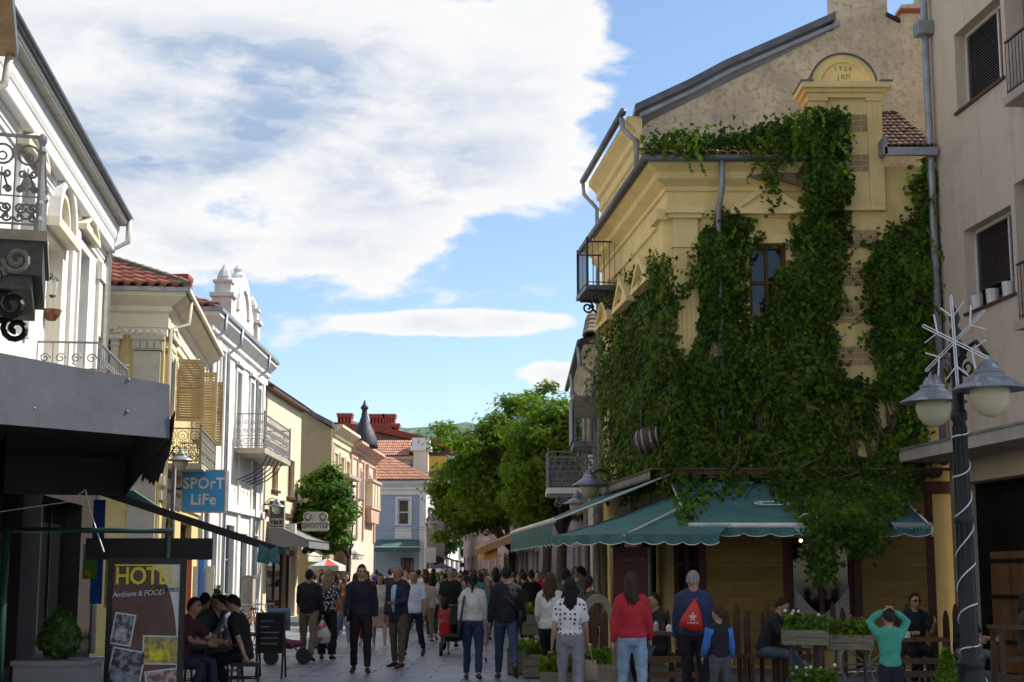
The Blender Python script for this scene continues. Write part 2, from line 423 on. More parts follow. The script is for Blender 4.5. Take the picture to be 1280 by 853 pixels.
M_tilep = mat('pale_tile', (.42, .20, .13), .85, .2, 5, .2, 30, objrand=.2)
M_tilegrey = mat('weathered_tile', (.16, .13, .105), .9, .3, 6, .3, 30, objrand=.35)
M_deck = mat('roof_underlay', (.10, .06, .045), .9)
M_redbrick = mat('red_brick', (.30, .065, .045), .85, .25, 7, .3, 30, dirt=.2)
M_cream = mat('cream_stucco', (.74, .64, .44), .85, .05, 1.2, .2, 50, dirt=.08)
M_beige = mat('beige_stucco', (.44, .36, .235), .88, .08, 1, .2, 40, dirt=.15)
M_pink = mat('salmon_trim', (.58, .38, .29), .85, .08, 2, .1, 40)
M_blue = mat('blue_stucco', (.33, .40, .52), .85, .07, 1.2, .15, 40, dirt=.1)
M_lyel = mat('yellow_stucco', (.64, .50, .22), .85, .08, 1.1, .2, 40, dirt=.3)
M_shut = mat('wood_shutter', (.50, .385, .225), .7, .15, 4, .1, 40, stretch=(1, 1, 6))
M_wood = mat('dark_wood', (.085, .042, .020), .7, .3, 4, .3, 30, stretch=(8, 8, 1))
M_woodm = mat('plank_wood', (.24, .115, .048), .65, .35, 4, .3, 30, stretch=(9, 9, 1), objrand=.25)
M_woodh = mat('board_wood', (.37, .225, .065), .75, .2, 3, .2, 30, stretch=(1, 1, 8), objrand=.12)
M_woodg = mat('grey_wood', (.20, .175, .12), .85, .25, 4, .3, 30, stretch=(1, 6, 8))
M_brown = mat('brown_frame', (.10, .035, .022), .6, .2, 5)
M_mod = mat('pinkbeige_render', (.64, .515, .40), .9, .07, .9, .5, 70, dirt=.42)
M_conc = mat('concrete', (.42, .37, .30), .9, .12, 2, .3, 40, dirt=.3)
M_black = mat('black_paint', (.012, .012, .013), .5, .1, 5)
M_dark = mat('dark_interior', (.018, .015, .012), .9, .2, 2)
M_stone = mat('pale_stone', (.50, .44, .35), .9, .15, 1.5, .4, 30, dirt=.3)
M_green = mat('green_canvas', (.055, .150, .142), .8, .16, 2.0, .5, 5, bdist=.06, dirt=.4)
M_greenp = mat('green_paint', (.012, .045, .030), .35, .1, 4)
M_alu = mat('white_metal', (.62, .60, .56), .4, .08, 6)
M_grey = mat('grey_metal', (.16, .16, .175), .45, .1, 3, spec=.5)
# ================================================================ ground
M_slab = mat('granite_slab', (.215, .226, .250), .45, .12, 6, .15, 40, objrand=.12, dirt=.5, spec=.4)
M_joint = mat('paving_joint', (.15, .155, .165), .9, .2, 5)
def gmat():
    m = bpy.data.materials.new('far_paving'); m.use_nodes = True; t = NT(m.node_tree); bs = t.n['Principled BSDF']
    co = t.new('ShaderNodeTexCoord').outputs['Object']
    br = t.new('ShaderNodeTexBrick'); t.put(br.inputs['Vector'], co); br.inputs['Scale'].default_value = 1.0
    br.inputs['Color1'].default_value = (.13, .135, .15, 1); br.inputs['Color2'].default_value = (.16, .165, .18, 1); br.inputs['Mortar'].default_value = (.06, .06, .065, 1)
    br.inputs['Brick Width'].default_value = 1.0; br.inputs['Row Height'].default_value = .66; br.inputs['Mortar Size'].default_value = .012
    t.put(bs.inputs['Base Color'], t.mix(t.smooth(t.noise(co, 1.1, 5), .35, .7), br.outputs[0], (.11, .115, .125))); bs.inputs['Roughness'].default_value = .6
    return m
g = MB(); g.quad((-4500, -200, -.034), (4500, -200, -.034), (4500, 6000, -.034), (-4500, 6000, -.034))
ground = g.build('ground', gmat()); ground['kind'] = 'structure'
def slab_mesh(wd_, dp):
    m = MB(); b_ = .004
    vs = [(-wd_ / 2, -dp / 2, -.03), (wd_ / 2, -dp / 2, -.03), (wd_ / 2, dp / 2, -.03), (-wd_ / 2, dp / 2, -.03),
          (-wd_ / 2 + b_, -dp / 2 + b_, 0), (wd_ / 2 - b_, -dp / 2 + b_, 0), (wd_ / 2 - b_, dp / 2 - b_, 0), (-wd_ / 2 + b_, dp / 2 - b_, 0)]
    return vs, [(4, 5, 6, 7), (0, 1, 5, 4), (1, 2, 6, 5), (2, 3, 7, 6), (3, 0, 4, 7)]
pav = MB(); pav.quad((-10, 8, -.024), (9.5, 8, -.024), (9.5, 48, -.024), (-10, 48, -.024))
paving = pav.build('pavement', M_joint); paving['kind'] = 'structure'
SW, SD = 1.06, .70
svs, sfs = slab_mesh(SW - .008, SD - .008)
sme = MB().add(svs, sfs).mesh('paving_slab'); sme.materials.append(M_slab)
rest = MB(); nslab = 0
for j in range(56):
    y = 8.6 + j * SD
    for i in range(19):
        x = -9.8 + i * SW + (j % 2) * SW / 2 + rnd.uniform(-.004, .004)
        T = Matrix.Translation((x, y, rnd.uniform(-.002, .002))) @ Matrix.Rotation(R(rnd.uniform(-.1, .1)), 4, 'X') @ Matrix.Rotation(R(rnd.uniform(-.12, .12)), 4, 'Y')
        if 21 < y < 40 and nslab < 300 and abs((x + .5)) < (.22 * y if y < 30 else 5.2):
            o = link('paving_slab', sme, None, paving); o.matrix_basis = T; nslab += 1
        else: rest.T = T; rest.add(svs, sfs)
rest.build('paving_slabs', M_slab, paving, kind='stuff')
# ---- hill behind the town
hm = MB(); N = 60
for j in range(14):
    for i in range(N + 1):
        x = -1500 + 3000 * i / N; t = j / 13
        ridge = 318 + 40 * math.sin(x * .004 + 1) + 20 * math.sin(x * .013) + 10 * math.sin(x * .031)
        hm.v.append(Vector((x, 2600 + 700 * t, ridge * math.sin(t * PI / 2) * (1 + .03 * math.sin(i * 2.1 + j)))))
hm.f = [(j * (N + 1) + i, j * (N + 1) + i + 1, (j + 1) * (N + 1) + i + 1, (j + 1) * (N + 1) + i) for j in range(13) for i in range(N)]; hm.m = [0] * len(hm.f)
hill = hm.build('hill', mat('wooded_hill', (.115, .18, .135), 1, .35, .02, alt=(.07, .12, .085), altscale=.03, altth=(.4, .6)), smooth=True); hill['kind'] = 'structure'
# ================================================================ helpers for buildings
def house(name, label, A, d, L, H, side, depth, wm, ops_s=(), ops_n=(), rev=.18, cat='building', nd=None, z0=-.02):
    d = Vector((d[0], d[1], 0)).normalized(); n = Vector((0, 0, 1)).cross(d)
    if side == 'L':
        Fs = Fac(A[0], A[1], d.x, d.y); q = Vector((A[0], A[1], 0)) + n * depth; Fn = Fac(q.x, q.y, -n.x, -n.y); Wn = depth
        far = Vector((A[0], A[1], 0)) + d * L; Ff = Fac(far.x, far.y, n.x, n.y)
    else:
        far = Vector((A[0], A[1], 0)) + d * L; Fs = Fac(far.x, far.y, -d.x, -d.y)
        if nd is None: nd = (-n.x, -n.y)
        Fn = Fac(A[0], A[1], nd[0], nd[1]); q = far - n * depth; Ff = Fac(q.x, q.y, n.x, n.y)
    root = thing(name, label, cat, (A[0], A[1], 0))
    os_ = ops_s(Fs) if callable(ops_s) else list(ops_s); on = ops_n(Fn) if callable(ops_n) else list(ops_n)
    m = Fs.mb(); wallsheet(m, L, z0, H, os_, rev)
    m.T = Fn.M; wallsheet(m, depth, z0, H, on, rev)
    m.T = Ff.M; m.quad((0, 0, z0), (depth, 0, z0), (depth, 0, H), (0, 0, H))
    wall = m.build('wall', wm, root)
    return root, wall, Fs, Fn, os_, on
def rect(F, u0, v0, u1, v1):            # pixel box -> local opening
    a = F.px(u0, (v0 + v1) / 2)[0]; c = F.px(u1, (v0 + v1) / 2)[0]; um = (u0 + u1) / 2
    return (min(a, c), F.px(um, v1)[1], max(a, c), F.px(um, v0)[1])
def pediment(F, xc, z, w_, h, parent, m, out=.16, t=.09, base=.1):
    b_ = F.mb(); b_.box(xc - w_ / 2, -out, z, xc + w_ / 2, .02, z + base)
    for s in (-1, 1): b_.prism([(xc + s * w_ / 2, z + base), (xc + s * (w_ / 2 - t * 1.6), z + base), (xc, z + base + h - t * 1.2), (xc, z + base + h)], -out, .02)
    b_.prism([(xc - w_ / 2 + .1, z + base), (xc + w_ / 2 - .1, z + base), (xc, z + base + h - .06)], -out * .7, .02)
    return b_.build('pediment', m, parent)
def arch_pts(xc, z, r, n=14, a0=0, a1=PI): return [(xc + r * math.cos(a0 + (a1 - a0) * i / n), z + r * math.sin(a0 + (a1 - a0) * i / n)) for i in range(n + 1)]
def archring(F, xc, z, r, t, parent, m, out=.14, name='arch'):
    b_ = F.mb(); b_.prism(arch_pts(xc, z, r) + arch_pts(xc, z, r - t)[::-1], -out, .02)
    return b_.build(name, m, parent)
def surround(F, o, parent, m, t=.12, out=.06):
    a, b_, c, d = o; q = F.mb()
    q.box(a - t, -out, b_, a - .002, .02, d); q.box(c + .002, -out, b_, c + t, .02, d); q.box(a - t, -out, d + .002, c + t, .02, d + t)
    return q.build('window_surround', m, parent)
def bigcornice(F, x0, x1, z, parent, m, prof, name='cornice', m0=0, m1=0):
    b_ = F.mb(); b_.extx([(y, z + zz) for y, zz in prof], x0, x1, m0, m1); return b_.build(name, m, parent)
def balcony(F, x0, x1, z, dep, parent, style='scroll', h=1.0, im=M_iron, sm=M_conc, thick=.14, brackets=2, bw=.011):
    root = F.mb().box(x0, -dep, z - thick, x1, .05, z).build('balcony', sm, parent)
    m = F.mb(); e = .04
    rail_panel(m, (x0 + e, -.0, z), (x0 + e, -dep + e, z), z, z + h, style, bw); rail_panel(m, (x0 + e, -dep + e, z), (x1 - e, -dep + e, z), z, z + h, style, bw)
    rail_panel(m, (x1 - e, -dep + e, z), (x1 - e, 0, z), z, z + h, style, bw)
    for x in (x0 + e, x1 - e): m.box(x - .025, -dep + e - .025, z, x + .025, -dep + e + .025, z + h + .05); m.ball((x, -dep + e, z + h + .08), .035, 6, 4)
    m.build('railing', im, root)
    for i in range(brackets):
        x = x0 + .15 + (x1 - x0 - .3) * (i / max(1, brackets - 1)); q = F.mb()
        q.prism([(0, 0)] * 0 or [(x - .04, z - thick - .05), (x + .04, z - thick - .05), (x + .04, z - thick), (x - .04, z - thick)], -dep * .9, 0)
        spiral(q, (x, -dep * .68, z - thick - .17), .15, (0, -1, 0), (0, 0, 1), PI / 2, 1.5, .025); spiral(q, (x, -.18, z - thick - .38), .17, (0, 1, 0), (0, 0, -1), PI / 2, 1.5, .025)
        q.tube([F.M.inverted() @ F.p(x, -dep * .62, z - thick - .1), (x, -.4, z - thick - .22), (x, -.1, z - thick - .5)], .028, 5)
        q.build('bracket', im, root)
    return root
# ================================================================ LEFT SIDE
DL = (-.1225, 1.0)
# ---- L1: white house with loggia
xf = at(128, 350, 30).x
A1 = (xf + .1225 * 18, 12.0)
H1 = at(150, 270, 30).z - .05
def ops1(F):
    o = [rect(F, 57, 300, 76, 468), rect(F, 93, 312, 104, 462), rect(F, 17, 214, 34, 420)]
    o.append((2.0, 4.3, 3.2, 6.9)); o.append((1.0, .3, 4.4, 3.0)); o.append((7, .3, 11, 3.0)); o.append((12.5, .3, 16.5, 3.0)); return o
L1, w1, F1, N1, o1, _ = house('white_townhouse', 'white stucco townhouse with loggia and deep cornice above the grey cafe canopy', A1, DL, 18.15, H1, 'L', 9, M_white, lambda F: ops1(F)[:4], rev=.35, z0=3.34)
o1 = ops1(F1); M_shopd = mat('dark_shopfront', (.030, .020, .016), .6, .3, 3)
m = F1.mb(); wallsheet(m, 18.15, -.02, 3.34, o1[4:], .35); m.T = N1.M; wallsheet(m, 9, -.02, 3.34, []); m.build('ground_floor_wall', M_shopd, L1)
x1e = 18.15
prof = [(.0, -1.32), (-.07, -1.30), (-.07, -1.22), (-.11, -1.2), (-.11, -1.12), (-.16, -1.10), (-.16, -1.02), (-.42, -1.0), (-.44, -.98), (-.44, -.78), (-.47, -.76), (-.52, -.68), (-.52, -.62), (-.56, -.5), (-.56, -.42), (0, -.42)]
bigcornice(F1, -.2, x1e + .08, H1 + .28, L1, M_whtrim, [(y * .52, z) for y, z in prof])
sb = F1.mb()
nb = 60
for i in range(nb): sb.box(-.2 + (x1e + .3) * i / nb, -.44, H1 - .14, -.2 + (x1e + .3) * (i + 1) / nb - .012, -.0, H1 - .115)
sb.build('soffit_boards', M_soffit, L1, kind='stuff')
rf = F1.mb(); rf.box(-.2, -.46, H1 - .11, x1e + .1, -.44, H1 + .03); rf.build('fascia', M_whtrim, L1)
gutter(L1, F1.p(-.2, -.50, H1 + .02), F1.p(x1e + .12, -.50, H1 + .02), .065, M_zincd)
rf = F1.mb(); rf.quad((-.2, -.46, H1 + .04), (x1e + .1, -.46, H1 + .04), (x1e + .1, 5, H1 + 2.4), (-.2, 5, H1 + 2.4)); rf.build('roof', M_deck, L1)
pipe(L1, [F1.p(x1e - .02, -.50, H1), F1.p(x1e - .02, -.48, H1 - .5), F1.p(x1e - .05, -.12, H1 - .72), F1.p(x1e - .05, -.12, .1)], .06, M_alu)
for i, o in enumerate(o1[:4]):
    if i == 0:    # loggia: pale inner wall, arch above
        q = F1.mb(); q.box(o[0] - .05, .36, o[1], o[2] + .05, .4, o[3]); q.build('loggia_wall', M_trim, L1)
        xc = (o[0] + o[2]) / 2; rr = (o[2] - o[0]) / 2 + .22
        archring(F1, xc, o[3] + .25, rr, .16, L1, M_whtrim, .2); archring(F1, xc, o[3] + .25, rr - .25, .1, L1, M_trim, .12)
        q = F1.mb(); q.box(xc - rr - .1, -.22, o[3] + .1, xc + rr + .1, .02, o[3] + .26); q.build('impost', M_trim, L1)
    else:
        window(F1, *o, L1, M_whtrim, M_glass2, (2, 3), .2)
        surround(F1, o, L1, M_whtrim, .16, .08); pediment(F1, (o[0] + o[2]) / 2, o[3] + .28, (o[2] - o[0]) + .75, .42, L1, M_trim, .22)
for o in o1[4:]: window(F1, *o, L1, M_black, M_glassd, (3, 1), .3, name='shop_window')
for u in (86, 121):
    x = F1.x(u, 380); q = F1.mb(); q.box(x - .22, -.07, 3.6, x + .22, .02, H1 - 1.05); q.box(x - .28, -.12, H1 - 1.45, x + .28, .02, H1 - 1.1); q.build('pilaster', M_white, L1)
for xa_, xb_ in ((0, 1.0), (4.4, 7), (11, 12.5), (16.5, x1e)): F1.mb().box(xa_ + .01, -.06, 0, xb_ - .01, 0, 3.32).build('shopfront_pier', M_shopd, L1)
F1.mb().box(0, -.07, 2.95, x1e, 0, 3.34).build('shopfront_fascia', M_shopd, L1)
q = F1.mb(); q.box(0, -.12, 3.55, x1e, .02, 3.72); q.box(0, -.09, 3.36, x1e, .02, 3.55); q.build('string_course', M_whtrim, L1)
for x in (4.9, 6.3): q = F1.mb(); q.box(x, -.1, 4.0, x + .9, .02, 4.1); q.build('sill', M_trim, L1)
# balconies of L1
bx0 = F1.px(46, 440)[0]; zz = at(84, 428, A1[1] + bx0).z
balcony(F1, bx0, bx0 + 3.4, zz - 1.0, 1.02, L1, 'scroll', 1.0, M_irong, M_conc, .14, 2)
# lantern and hanging basket in the loggia
xc = (o1[0][0] + o1[0][2]) / 2
def wall_lantern(F, x, y, z):
    t = thing('wall_lantern', 'small grey carriage lantern in the loggia of the white townhouse', 'lantern', F.p(x, y, z))
    m = F.mb(); m.tube([(x, y + .25, z + .1), (x, y + .1, z + .22), (x, y, z + .2)], .012, 5); m.build('bracket', M_iron, t); m = F.mb(); m.lathe([(.02, .2), (.09, .12), (.11, .10), (.02, .1)], 6, (x, y, z)); m.build('cap', M_iron, t); m = F.mb(); m.lathe([(.04, -.2), (.05, -.18), (.07, -.16)], 6, (x, y, z)); m.build('base', M_iron, t)
    m = F.mb(); m.lathe([(.06, -.16), (.09, .1)], 6, (x, y, z)); m.build('glass', mat('lantern_glass', (.6, .62, .6), .2, .1, 2), t)
def hanging_basket(F, x, y, z):
    t = thing('hanging_basket', 'brown wicker basket hanging on cords in the loggia', 'basket', F.p(x, y, z))
    m = F.mb(); m.lathe([(.07, 0), (.14, .09), (.17, .18), (.15, .18), (.12, .1), (.05, .03)], 12, (x, y, z)); m.build('bowl', mat('wicker', (.22, .085, .04), .85, .3, 20, .5, 60), t)
    m = F.mb()
    for a in (0, 2.1, 4.2): m.tube([(x + .16 * math.cos(a), y + .16 * math.sin(a), z + .17), (x, y, z + .85)], .005, 4)
    m.build('cord', M_conc, t)
lx, lz = F1.px(66, 358, .05); wall_lantern(F1, lx, .05, lz)
lx, lz = F1.px(64, 401, -.1); hanging_basket(F1, lx, -.1, lz)
# ---- L0: neighbour nearer to the left, only its eave reaches the view
A0 = (-6.2 + .30 * 5.3, 10.2); DL0 = (-.30, 1.0); H0 = at(15, 55, 18).z
L0, w0, F0, N0, _, _ = house('cream_townhouse', 'cream townhouse with brown timber eave left of the white townhouse', A0, DL0, 8.35, H0, 'L', 8, M_trim, [(1, 4.4, 2.2, 6.6), (4, 4.4, 5.2, 6.6), (1, .2, 6, 2.8)])
for o in [(1, 4.4, 2.2, 6.6), (4, 4.4, 5.2, 6.6), (1, .2, 6, 2.8)]: window(F0, *o, L0, M_wood, M_glass, (2, 2))
m = F0.mb(); m.box(-.5, -.62, H0 - .1, 8.2, .3, H0 - .06); m.build('soffit', mat('brown_soffit', (.30, .20, .11), .8, .2, 4), L0)
m = F0.mb(); m.box(-.5, -.64, H0 - .12, 8.25, -.62, H0 + .06); m.build('fascia', M_zincd, L0)
m = F0.mb(); m.quad((-.5, -.64, H0 + .07), (8.25, -.64, H0 + .07), (8.25, 4, H0 + 2), (-.5, 4, H0 + 2)); m.build('roof', M_tile, L0)
pipe(L0, [F0.p(8.1, -.55, H0 - .05), F0.p(8.1, -.5, H0 - .5), F0.p(8.0, -.06, H0 - .75), F0.p(8.0, -.06, .1)], .055, M_alu)
b0 = thing('iron_balcony', 'ornate dark wrought iron balcony with scrolled bracket high on the left', 'balcony', (0, 0, 0))
bY = 15.5; P = at(55, 290, bY); oy = (P - F0.o).dot(F0.n); fx = (P - F0.o).dot(F0.d)
zt = at(50, 173, bY).z; zd = P.z
m = F0.mb(); rail_panel(m, (fx, oy + .06, zd), (fx, 0, zd), zd, zt, 'lyre', .013); rail_panel(m, (fx, oy + .06, zd), (fx + 2.2, oy + .06, zd), zd, zt, 'lyre', .013)
for x in (fx, fx + 2.2):
    m.lathe([(.05, 0), (.05, .12), (.03, .16), (.045, .3), (.03, .34), (.035, zt - zd - .2), (.05, zt - zd - .16), (.03, zt - zd - .1), (.05, zt - zd - .04), (.05, zt - zd), (.02, zt - zd + .04)], 8, (x, oy + .06, zd))
m.build('railing', M_irong, b0)
zb = at(55, 362, bY).z
m = F0.mb(); m.box(fx - .05, oy - .04, zd - .11, fx + 2.25, -.01, zd); m.build('deck', mat('old_plank', (.25, .22, .18), .9, .2, 4, .3, 30), b0)
m = F0.mb(); m.box(fx, oy, zb + .15, fx + 2.2, -.02, zd - .11); m.box(fx + .05, oy + .10, zb, fx + 2.15, -.02, zb + .15); m.build('apron', mat('dark_fretwork', (.045, .043, .042), .6, .3, 12), b0)
m = F0.mb()
for k in range(3):
    c = (fx - .012, oy + .26 + k * .46, zd - .32); spiral(m, c, .15, (0, -1, 0), (0, 0, 1), PI, 1.6, .028, 18); spiral(m, (c[0], c[1] + .22, zd - .5), .11, (0, 1, 0), (0, 0, -1), PI, 1.4, .022)
m.build('fretwork', mat('fret_grey', (.16, .155, .15), .6, .2, 9), b0)
for xx in (fx + .2, fx + 1.9):
    m = F0.mb()
    spiral(m, (xx, oy + .30, zb - .14), .17, (0, -1, 0), (0, 0, 1), PI * .5, 1.5, .035, 18)
    m.tube([(xx, oy + .34, zb - .02), (xx, oy + .75, zb - .10), (xx, oy + 1.1, zb - .42), (xx, -.05, zb - .75)], .04, 6)
    spiral(m, (xx, oy + .85, zb - .2), .13, (0, 1, 0), (0, 0, -1), 0, 1.4, .03)
    m.build('bracket', M_black, b0)
# ---- L2: yellow house with shutters
Y2 = 31.2
A2 = (at(205, 440, Y2).x, Y2); D2 = (-.118, 1.0); LEN2 = 9.2
H2 = at(215, 364, Y2).z
def ops2(F): return [rect(F, 207, 436, 215, 520), rect(F, 240, 470, 249, 555), (.9, .1, 3.3, 2.9), (4.6, .1, 7.4, 2.9)]
def ops2n(F): return [rect(F, 124, 424, 139, 500)]
L2, w2, F2, N2, o2, on2 = house('yellow_shuttered_house', 'pale yellow two storey house with open wooden shutters and clay tile hip roof', A2, D2, LEN2, H2, 'L', 7, M_lyel, ops2, ops2n)
entab = [(0, -.98), (-.05, -.97), (-.05, -.82), (-.08, -.8), (-.08, -.52), (-.16, -.46), (-.16, -.36), (-.42, -.2), (-.46, -.18), (-.46, -.06), (0, -.06)]
bigcornice(F2, -.0, LEN2, H2, L2, M_trim, entab, m0=1.0)
bigcornice(N2, 0, 7, H2, L2, M_trim, entab, m1=-1.0)
m = N2.mb()
for i in range(46): m.box(7 - .15 * i - .08, -.1, H2 - .93, 7 - .15 * i, -.04, H2 - .85)
m.build('dentils', M_whtrim, L2, kind='stuff')
m = N2.mb(); x = 7.0
m.box(x - .62, -.1, -.02, x - .06, .0, H2 - 1.32); m.box(x - .68, -.16, H2 - 1.08, x + .02, 0, H2 - .99); m.box(x - .65, -.13, H2 - 1.3, x - .02, 0, H2 - 1.08)
for k in range(4): m.box(x - .6 + k * .145, -.17, H2 - 1.27, x - .5 + k * .145, -.12, H2 - 1.12)
m.build('pilaster', mat('pale_plaster', (.50, .46, .38), .85, .08, 2, .2, 40, dirt=.2), L2)
m = N2.mb(); x = N2.px(145, 420)[0]
m.lathe([(.12, 0), (.10, .1), (.085, 2.2), (.12, 2.25), (.09, 2.3), (.14, 2.4)], 10, (x, -.08, H2 - 3.45)); m.box(x - .18, -.22, H2 - 1.08, x + .18, 0, H2 - .99); m.build('colonnette', M_trim, L2)
window(N2, *on2[0], L2, M_wood, M_black, (1, 8), .08)
q = N2.mb(); o = on2[0]; q.box(o[0] - .9, -.1, o[3] + .12, o[2] + .12, 0, o[3] + .26); q.box(o[2], -.06, o[1], o[2] + .12, 0, o[3] + .12); q.build('window_surround', M_trim, L2)
for o in o2[:2]: window(F2, *o, L2, M_wood, M_glass, (2, 2), .16); surround(F2, o, L2, M_trim, .14, .07); pediment(F2, (o[0] + o[2]) / 2, o[3] + .2, o[2] - o[0] + .5, .25, L2, M_trim, .14)
for o in o2[2:]: window(F2, *o, L2, M_wood, M_glassd, (2, 1), .2, name='shop_window')
m = F2.mb()
for i in range(16):
    x = .4 + i * .56; m.ball((x, -.03, H2 - 1.22), (.16, .06, .08), 8, 5); m.ball((x + .28, -.03, H2 - 1.30), (.08, .05, .10), 8, 5)
m.build('frieze_ornament', M_trim, L2, kind='stuff')
o = o2[0]
s1 = F2.px(222, 500)[0]
hz0, hz1 = at(230, 545, Y2 + 1.2).z, at(230, 447, Y2 + 1.2).z
shutter(F2, o[2] + .02, o[1], o[3], .55, R(178), L2, M_shut, -1)
shutter(F2, o2[1][0] - .0, o2[1][1], o2[1][3], .62, R(100), L2, M_shut, 1)
shutter(F2, o2[1][2] + .0, o2[1][1], o2[1][3], .62, R(82), L2, M_shut, -1)
shutter(F2, o2[0][2] + .75, o2[0][1], o2[0][3], .62, R(96), L2, M_shut, -1)
q = F2.mb(); q.box(0, -.1, 3.5, LEN2, 0, 3.7); q.box(0, -.06, 3.2, LEN2, 0, 3.4); q.build('string_course', M_trim, L2)
q = N2.mb(); q.box(0, -.1, 3.5, 6.9, 0, 3.7); q.build('string_course', M_trim, L2)
zc = at(258, 590, Y2 + 3.5).z
balcony(F2, .7, 4.6, zc, .8, L2, 'lyre', at(258, 548, Y2 + 2.6).z - zc + .05, mat('yellow_iron', (.22, .20, .15), .6, .2, 5), M_conc, .12, 0, .009)
# roof with single tiles
e0 = N2.p(0, -.5, H2 - .02); e1 = N2.p(7.5, -.5, H2 - .02); dd = 2.3
r0 = N2.p(0, -.5 + dd, H2 + dd * .46); r1 = N2.p(7.5 - dd, -.5 + dd, H2 + dd * .46)
tiles_roof(L2, e0, e1, r0, r1, 30, 7, M_tile, M_deck)
m = MB(); s0 = F2.p(-.5, -.5, H2 - .02); s1_ = F2.p(LEN2 + .1, -.5, H2 - .02); m.quad(s0, s1_, F2.p(LEN2 + .1, dd, H2 + dd * .46), r1); m.build('roof_slope', M_tile, L2)
m = MB(); hp = [e1.lerp(r1, k / 12) + Vector((0, 0, .07)) for k in range(13)]
for a, b_ in zip(hp[:-1], hp[1:]): m.tube([a, b_.lerp(a, -.1)], [.10, .13], 7)
m.build('hip_tiles', M_tilegrey, L2, kind='stuff')
m = N2.mb(); m.box(0, -.56, H2 - .1, 7.56, -.48, H2 - .01); m.build('gutter', M_zinc, L2); m = F2.mb(); m.box(-.5, -.56, H2 - .1, LEN2, -.48, H2 - .01); m.build('gutter', M_trim, L2)
pipe(L2, [F2.p(.55, -.48, H2 - .1), F2.p(.55, -.45, H2 - .62), F2.p(.25, -.1, H2 - .78), F2.p(.25, -.09, .1)], .045, M_trim)
cx = at(224, 360, 33.6); m = MB(); m.box(cx.x - .24, 33.4, cx.z - .8, cx.x + .24, 33.9, at(224, 350, 33.6).z); m.box(cx.x - .25, 33.36, at(224, 350, 33.6).z, cx.x + .25, 33.94, at(224, 345, 33.6).z); m.build('chimney', M_redbrick, L2)
# ---- L3: white house with scrolled gable
Y3 = 41.0
A3 = (at(259, 470, Y3).x, Y3); B3 = at(333, 470, 51.5); D3 = (B3.x - A3[0], B3.y - A3[1]); LEN3 = math.hypot(*D3)
H3 = at(268, 388, Y3).z
def ops3(F): return [rect(F, 265, 425, 269.5, 520), rect(F, 275, 433, 281, 528), rect(F, 294, 465, 300, 560), rect(F, 311, 478, 315, 562), rect(F, 318, 485, 324, 565), (1.0, 0, 2.2, 2.9), (3.6, 0, 5.0, 3.1), (6.2, 0, 7.4, 2.9), (8.2, 0, 9.6, 2.9)]
L3, w3, F3, N3, o3, _ = house('white_gabled_house', 'white house with scrolled ornamental gable and iron balcony beyond the yellow shuttered house', A3, D3, LEN3, H3, 'L', 7, M_white, ops3)
prof3 = [(0, -.85), (-.06, -.83), (-.06, -.6), (-.14, -.55), (-.14, -.42), (-.34, -.22), (-.38, -.2), (-.38, -.08), (0, -.08)]
bigcornice(F3, 0, LEN3, H3, L3, M_whtrim, prof3, m0=1); bigcornice(N3, 0, 7, H3, L3, M_whtrim, prof3, m1=-1)
for o in o3[:5]: window(F3, *o, L3, M_whtrim, M_glass, (2, 4), .2); surround(F3, o, L3, M_whtrim, .12, .06); q = F3.mb(); q.box(o[0] - .2, -.14, o[3] + .18, o[2] + .2, 0, o[3] + .28); q.build('lintel', M_whtrim, L3)
for o in o3[5:]: window(F3, *o, L3, mat('blue_grey_door', (.20, .25, .31), .6, .1, 3), M_glassd, (2, 3), .2, name='shop_window')
m = F3.mb(); m.box(-.4, -.45, H3 - .08, LEN3 + .1, -.38, H3 + .03); m.build('gutter', M_zinc, L3); m = N3.mb(); m.box(0, -.45, H3 - .08, 7.4, -.38, H3 + .03); m.build('gutter', M_zinc, L3)
for x in (.35, 3.0, 8.4): pipe(L3, [F3.p(x, -.42, H3 - .05), F3.p(x, -.4, H3 - .55), F3.p(x - .3, -.09, H3 - .85), F3.p(x - .3, -.09, .1)], .055, M_zinc)
e0 = N3.p(0, -.4, H3 + .02); e1 = N3.p(7.4, -.4, H3 + .02); dd = 2.0
tiles_roof(L3, e0, e1, N3.p(0, -.4 + dd, H3 + dd * .4), N3.p(7.4 - dd, -.4 + dd, H3 + dd * .4), 28, 5, M_tile, M_deck)
m = MB(); m.quad(F3.p(-.4, -.4, H3 + .02), F3.p(LEN3, -.4, H3 + .02), F3.p(LEN3, dd, H3 + dd * .4), F3.p(1.6, dd, H3 + dd * .4)); m.build('roof_slope', M_tile, L3)
gx0 = F3.px(279, 400)[0]; gx1 = F3.px(316, 400)[0]; gz = H3 + .02
gw = gx1 - gx0; gh = at(290, 335, 44).z - gz
poly = [(gx0, gz), (gx0, gz + gh * .38), (gx0 + gw * .05, gz + gh * .42)]
poly += [(gx0 + gw * (.06 + .24 * t), gz + gh * (.42 + .40 * math.sin(t * PI / 2) ** 2)) for t in (0.2, .4, .6, .8, 1)]
poly += [(gx0 + gw * .36, gz + gh * .94), (gx0 + gw * .5, gz + gh * 1.0)]
poly = poly + [(2 * gx0 + gw - x, z) for x, z in poly[::-1][1:]]
gab = F3.mb(); gab.prism(poly, -.12, .26); gab = gab.build('gable', M_white, L3)
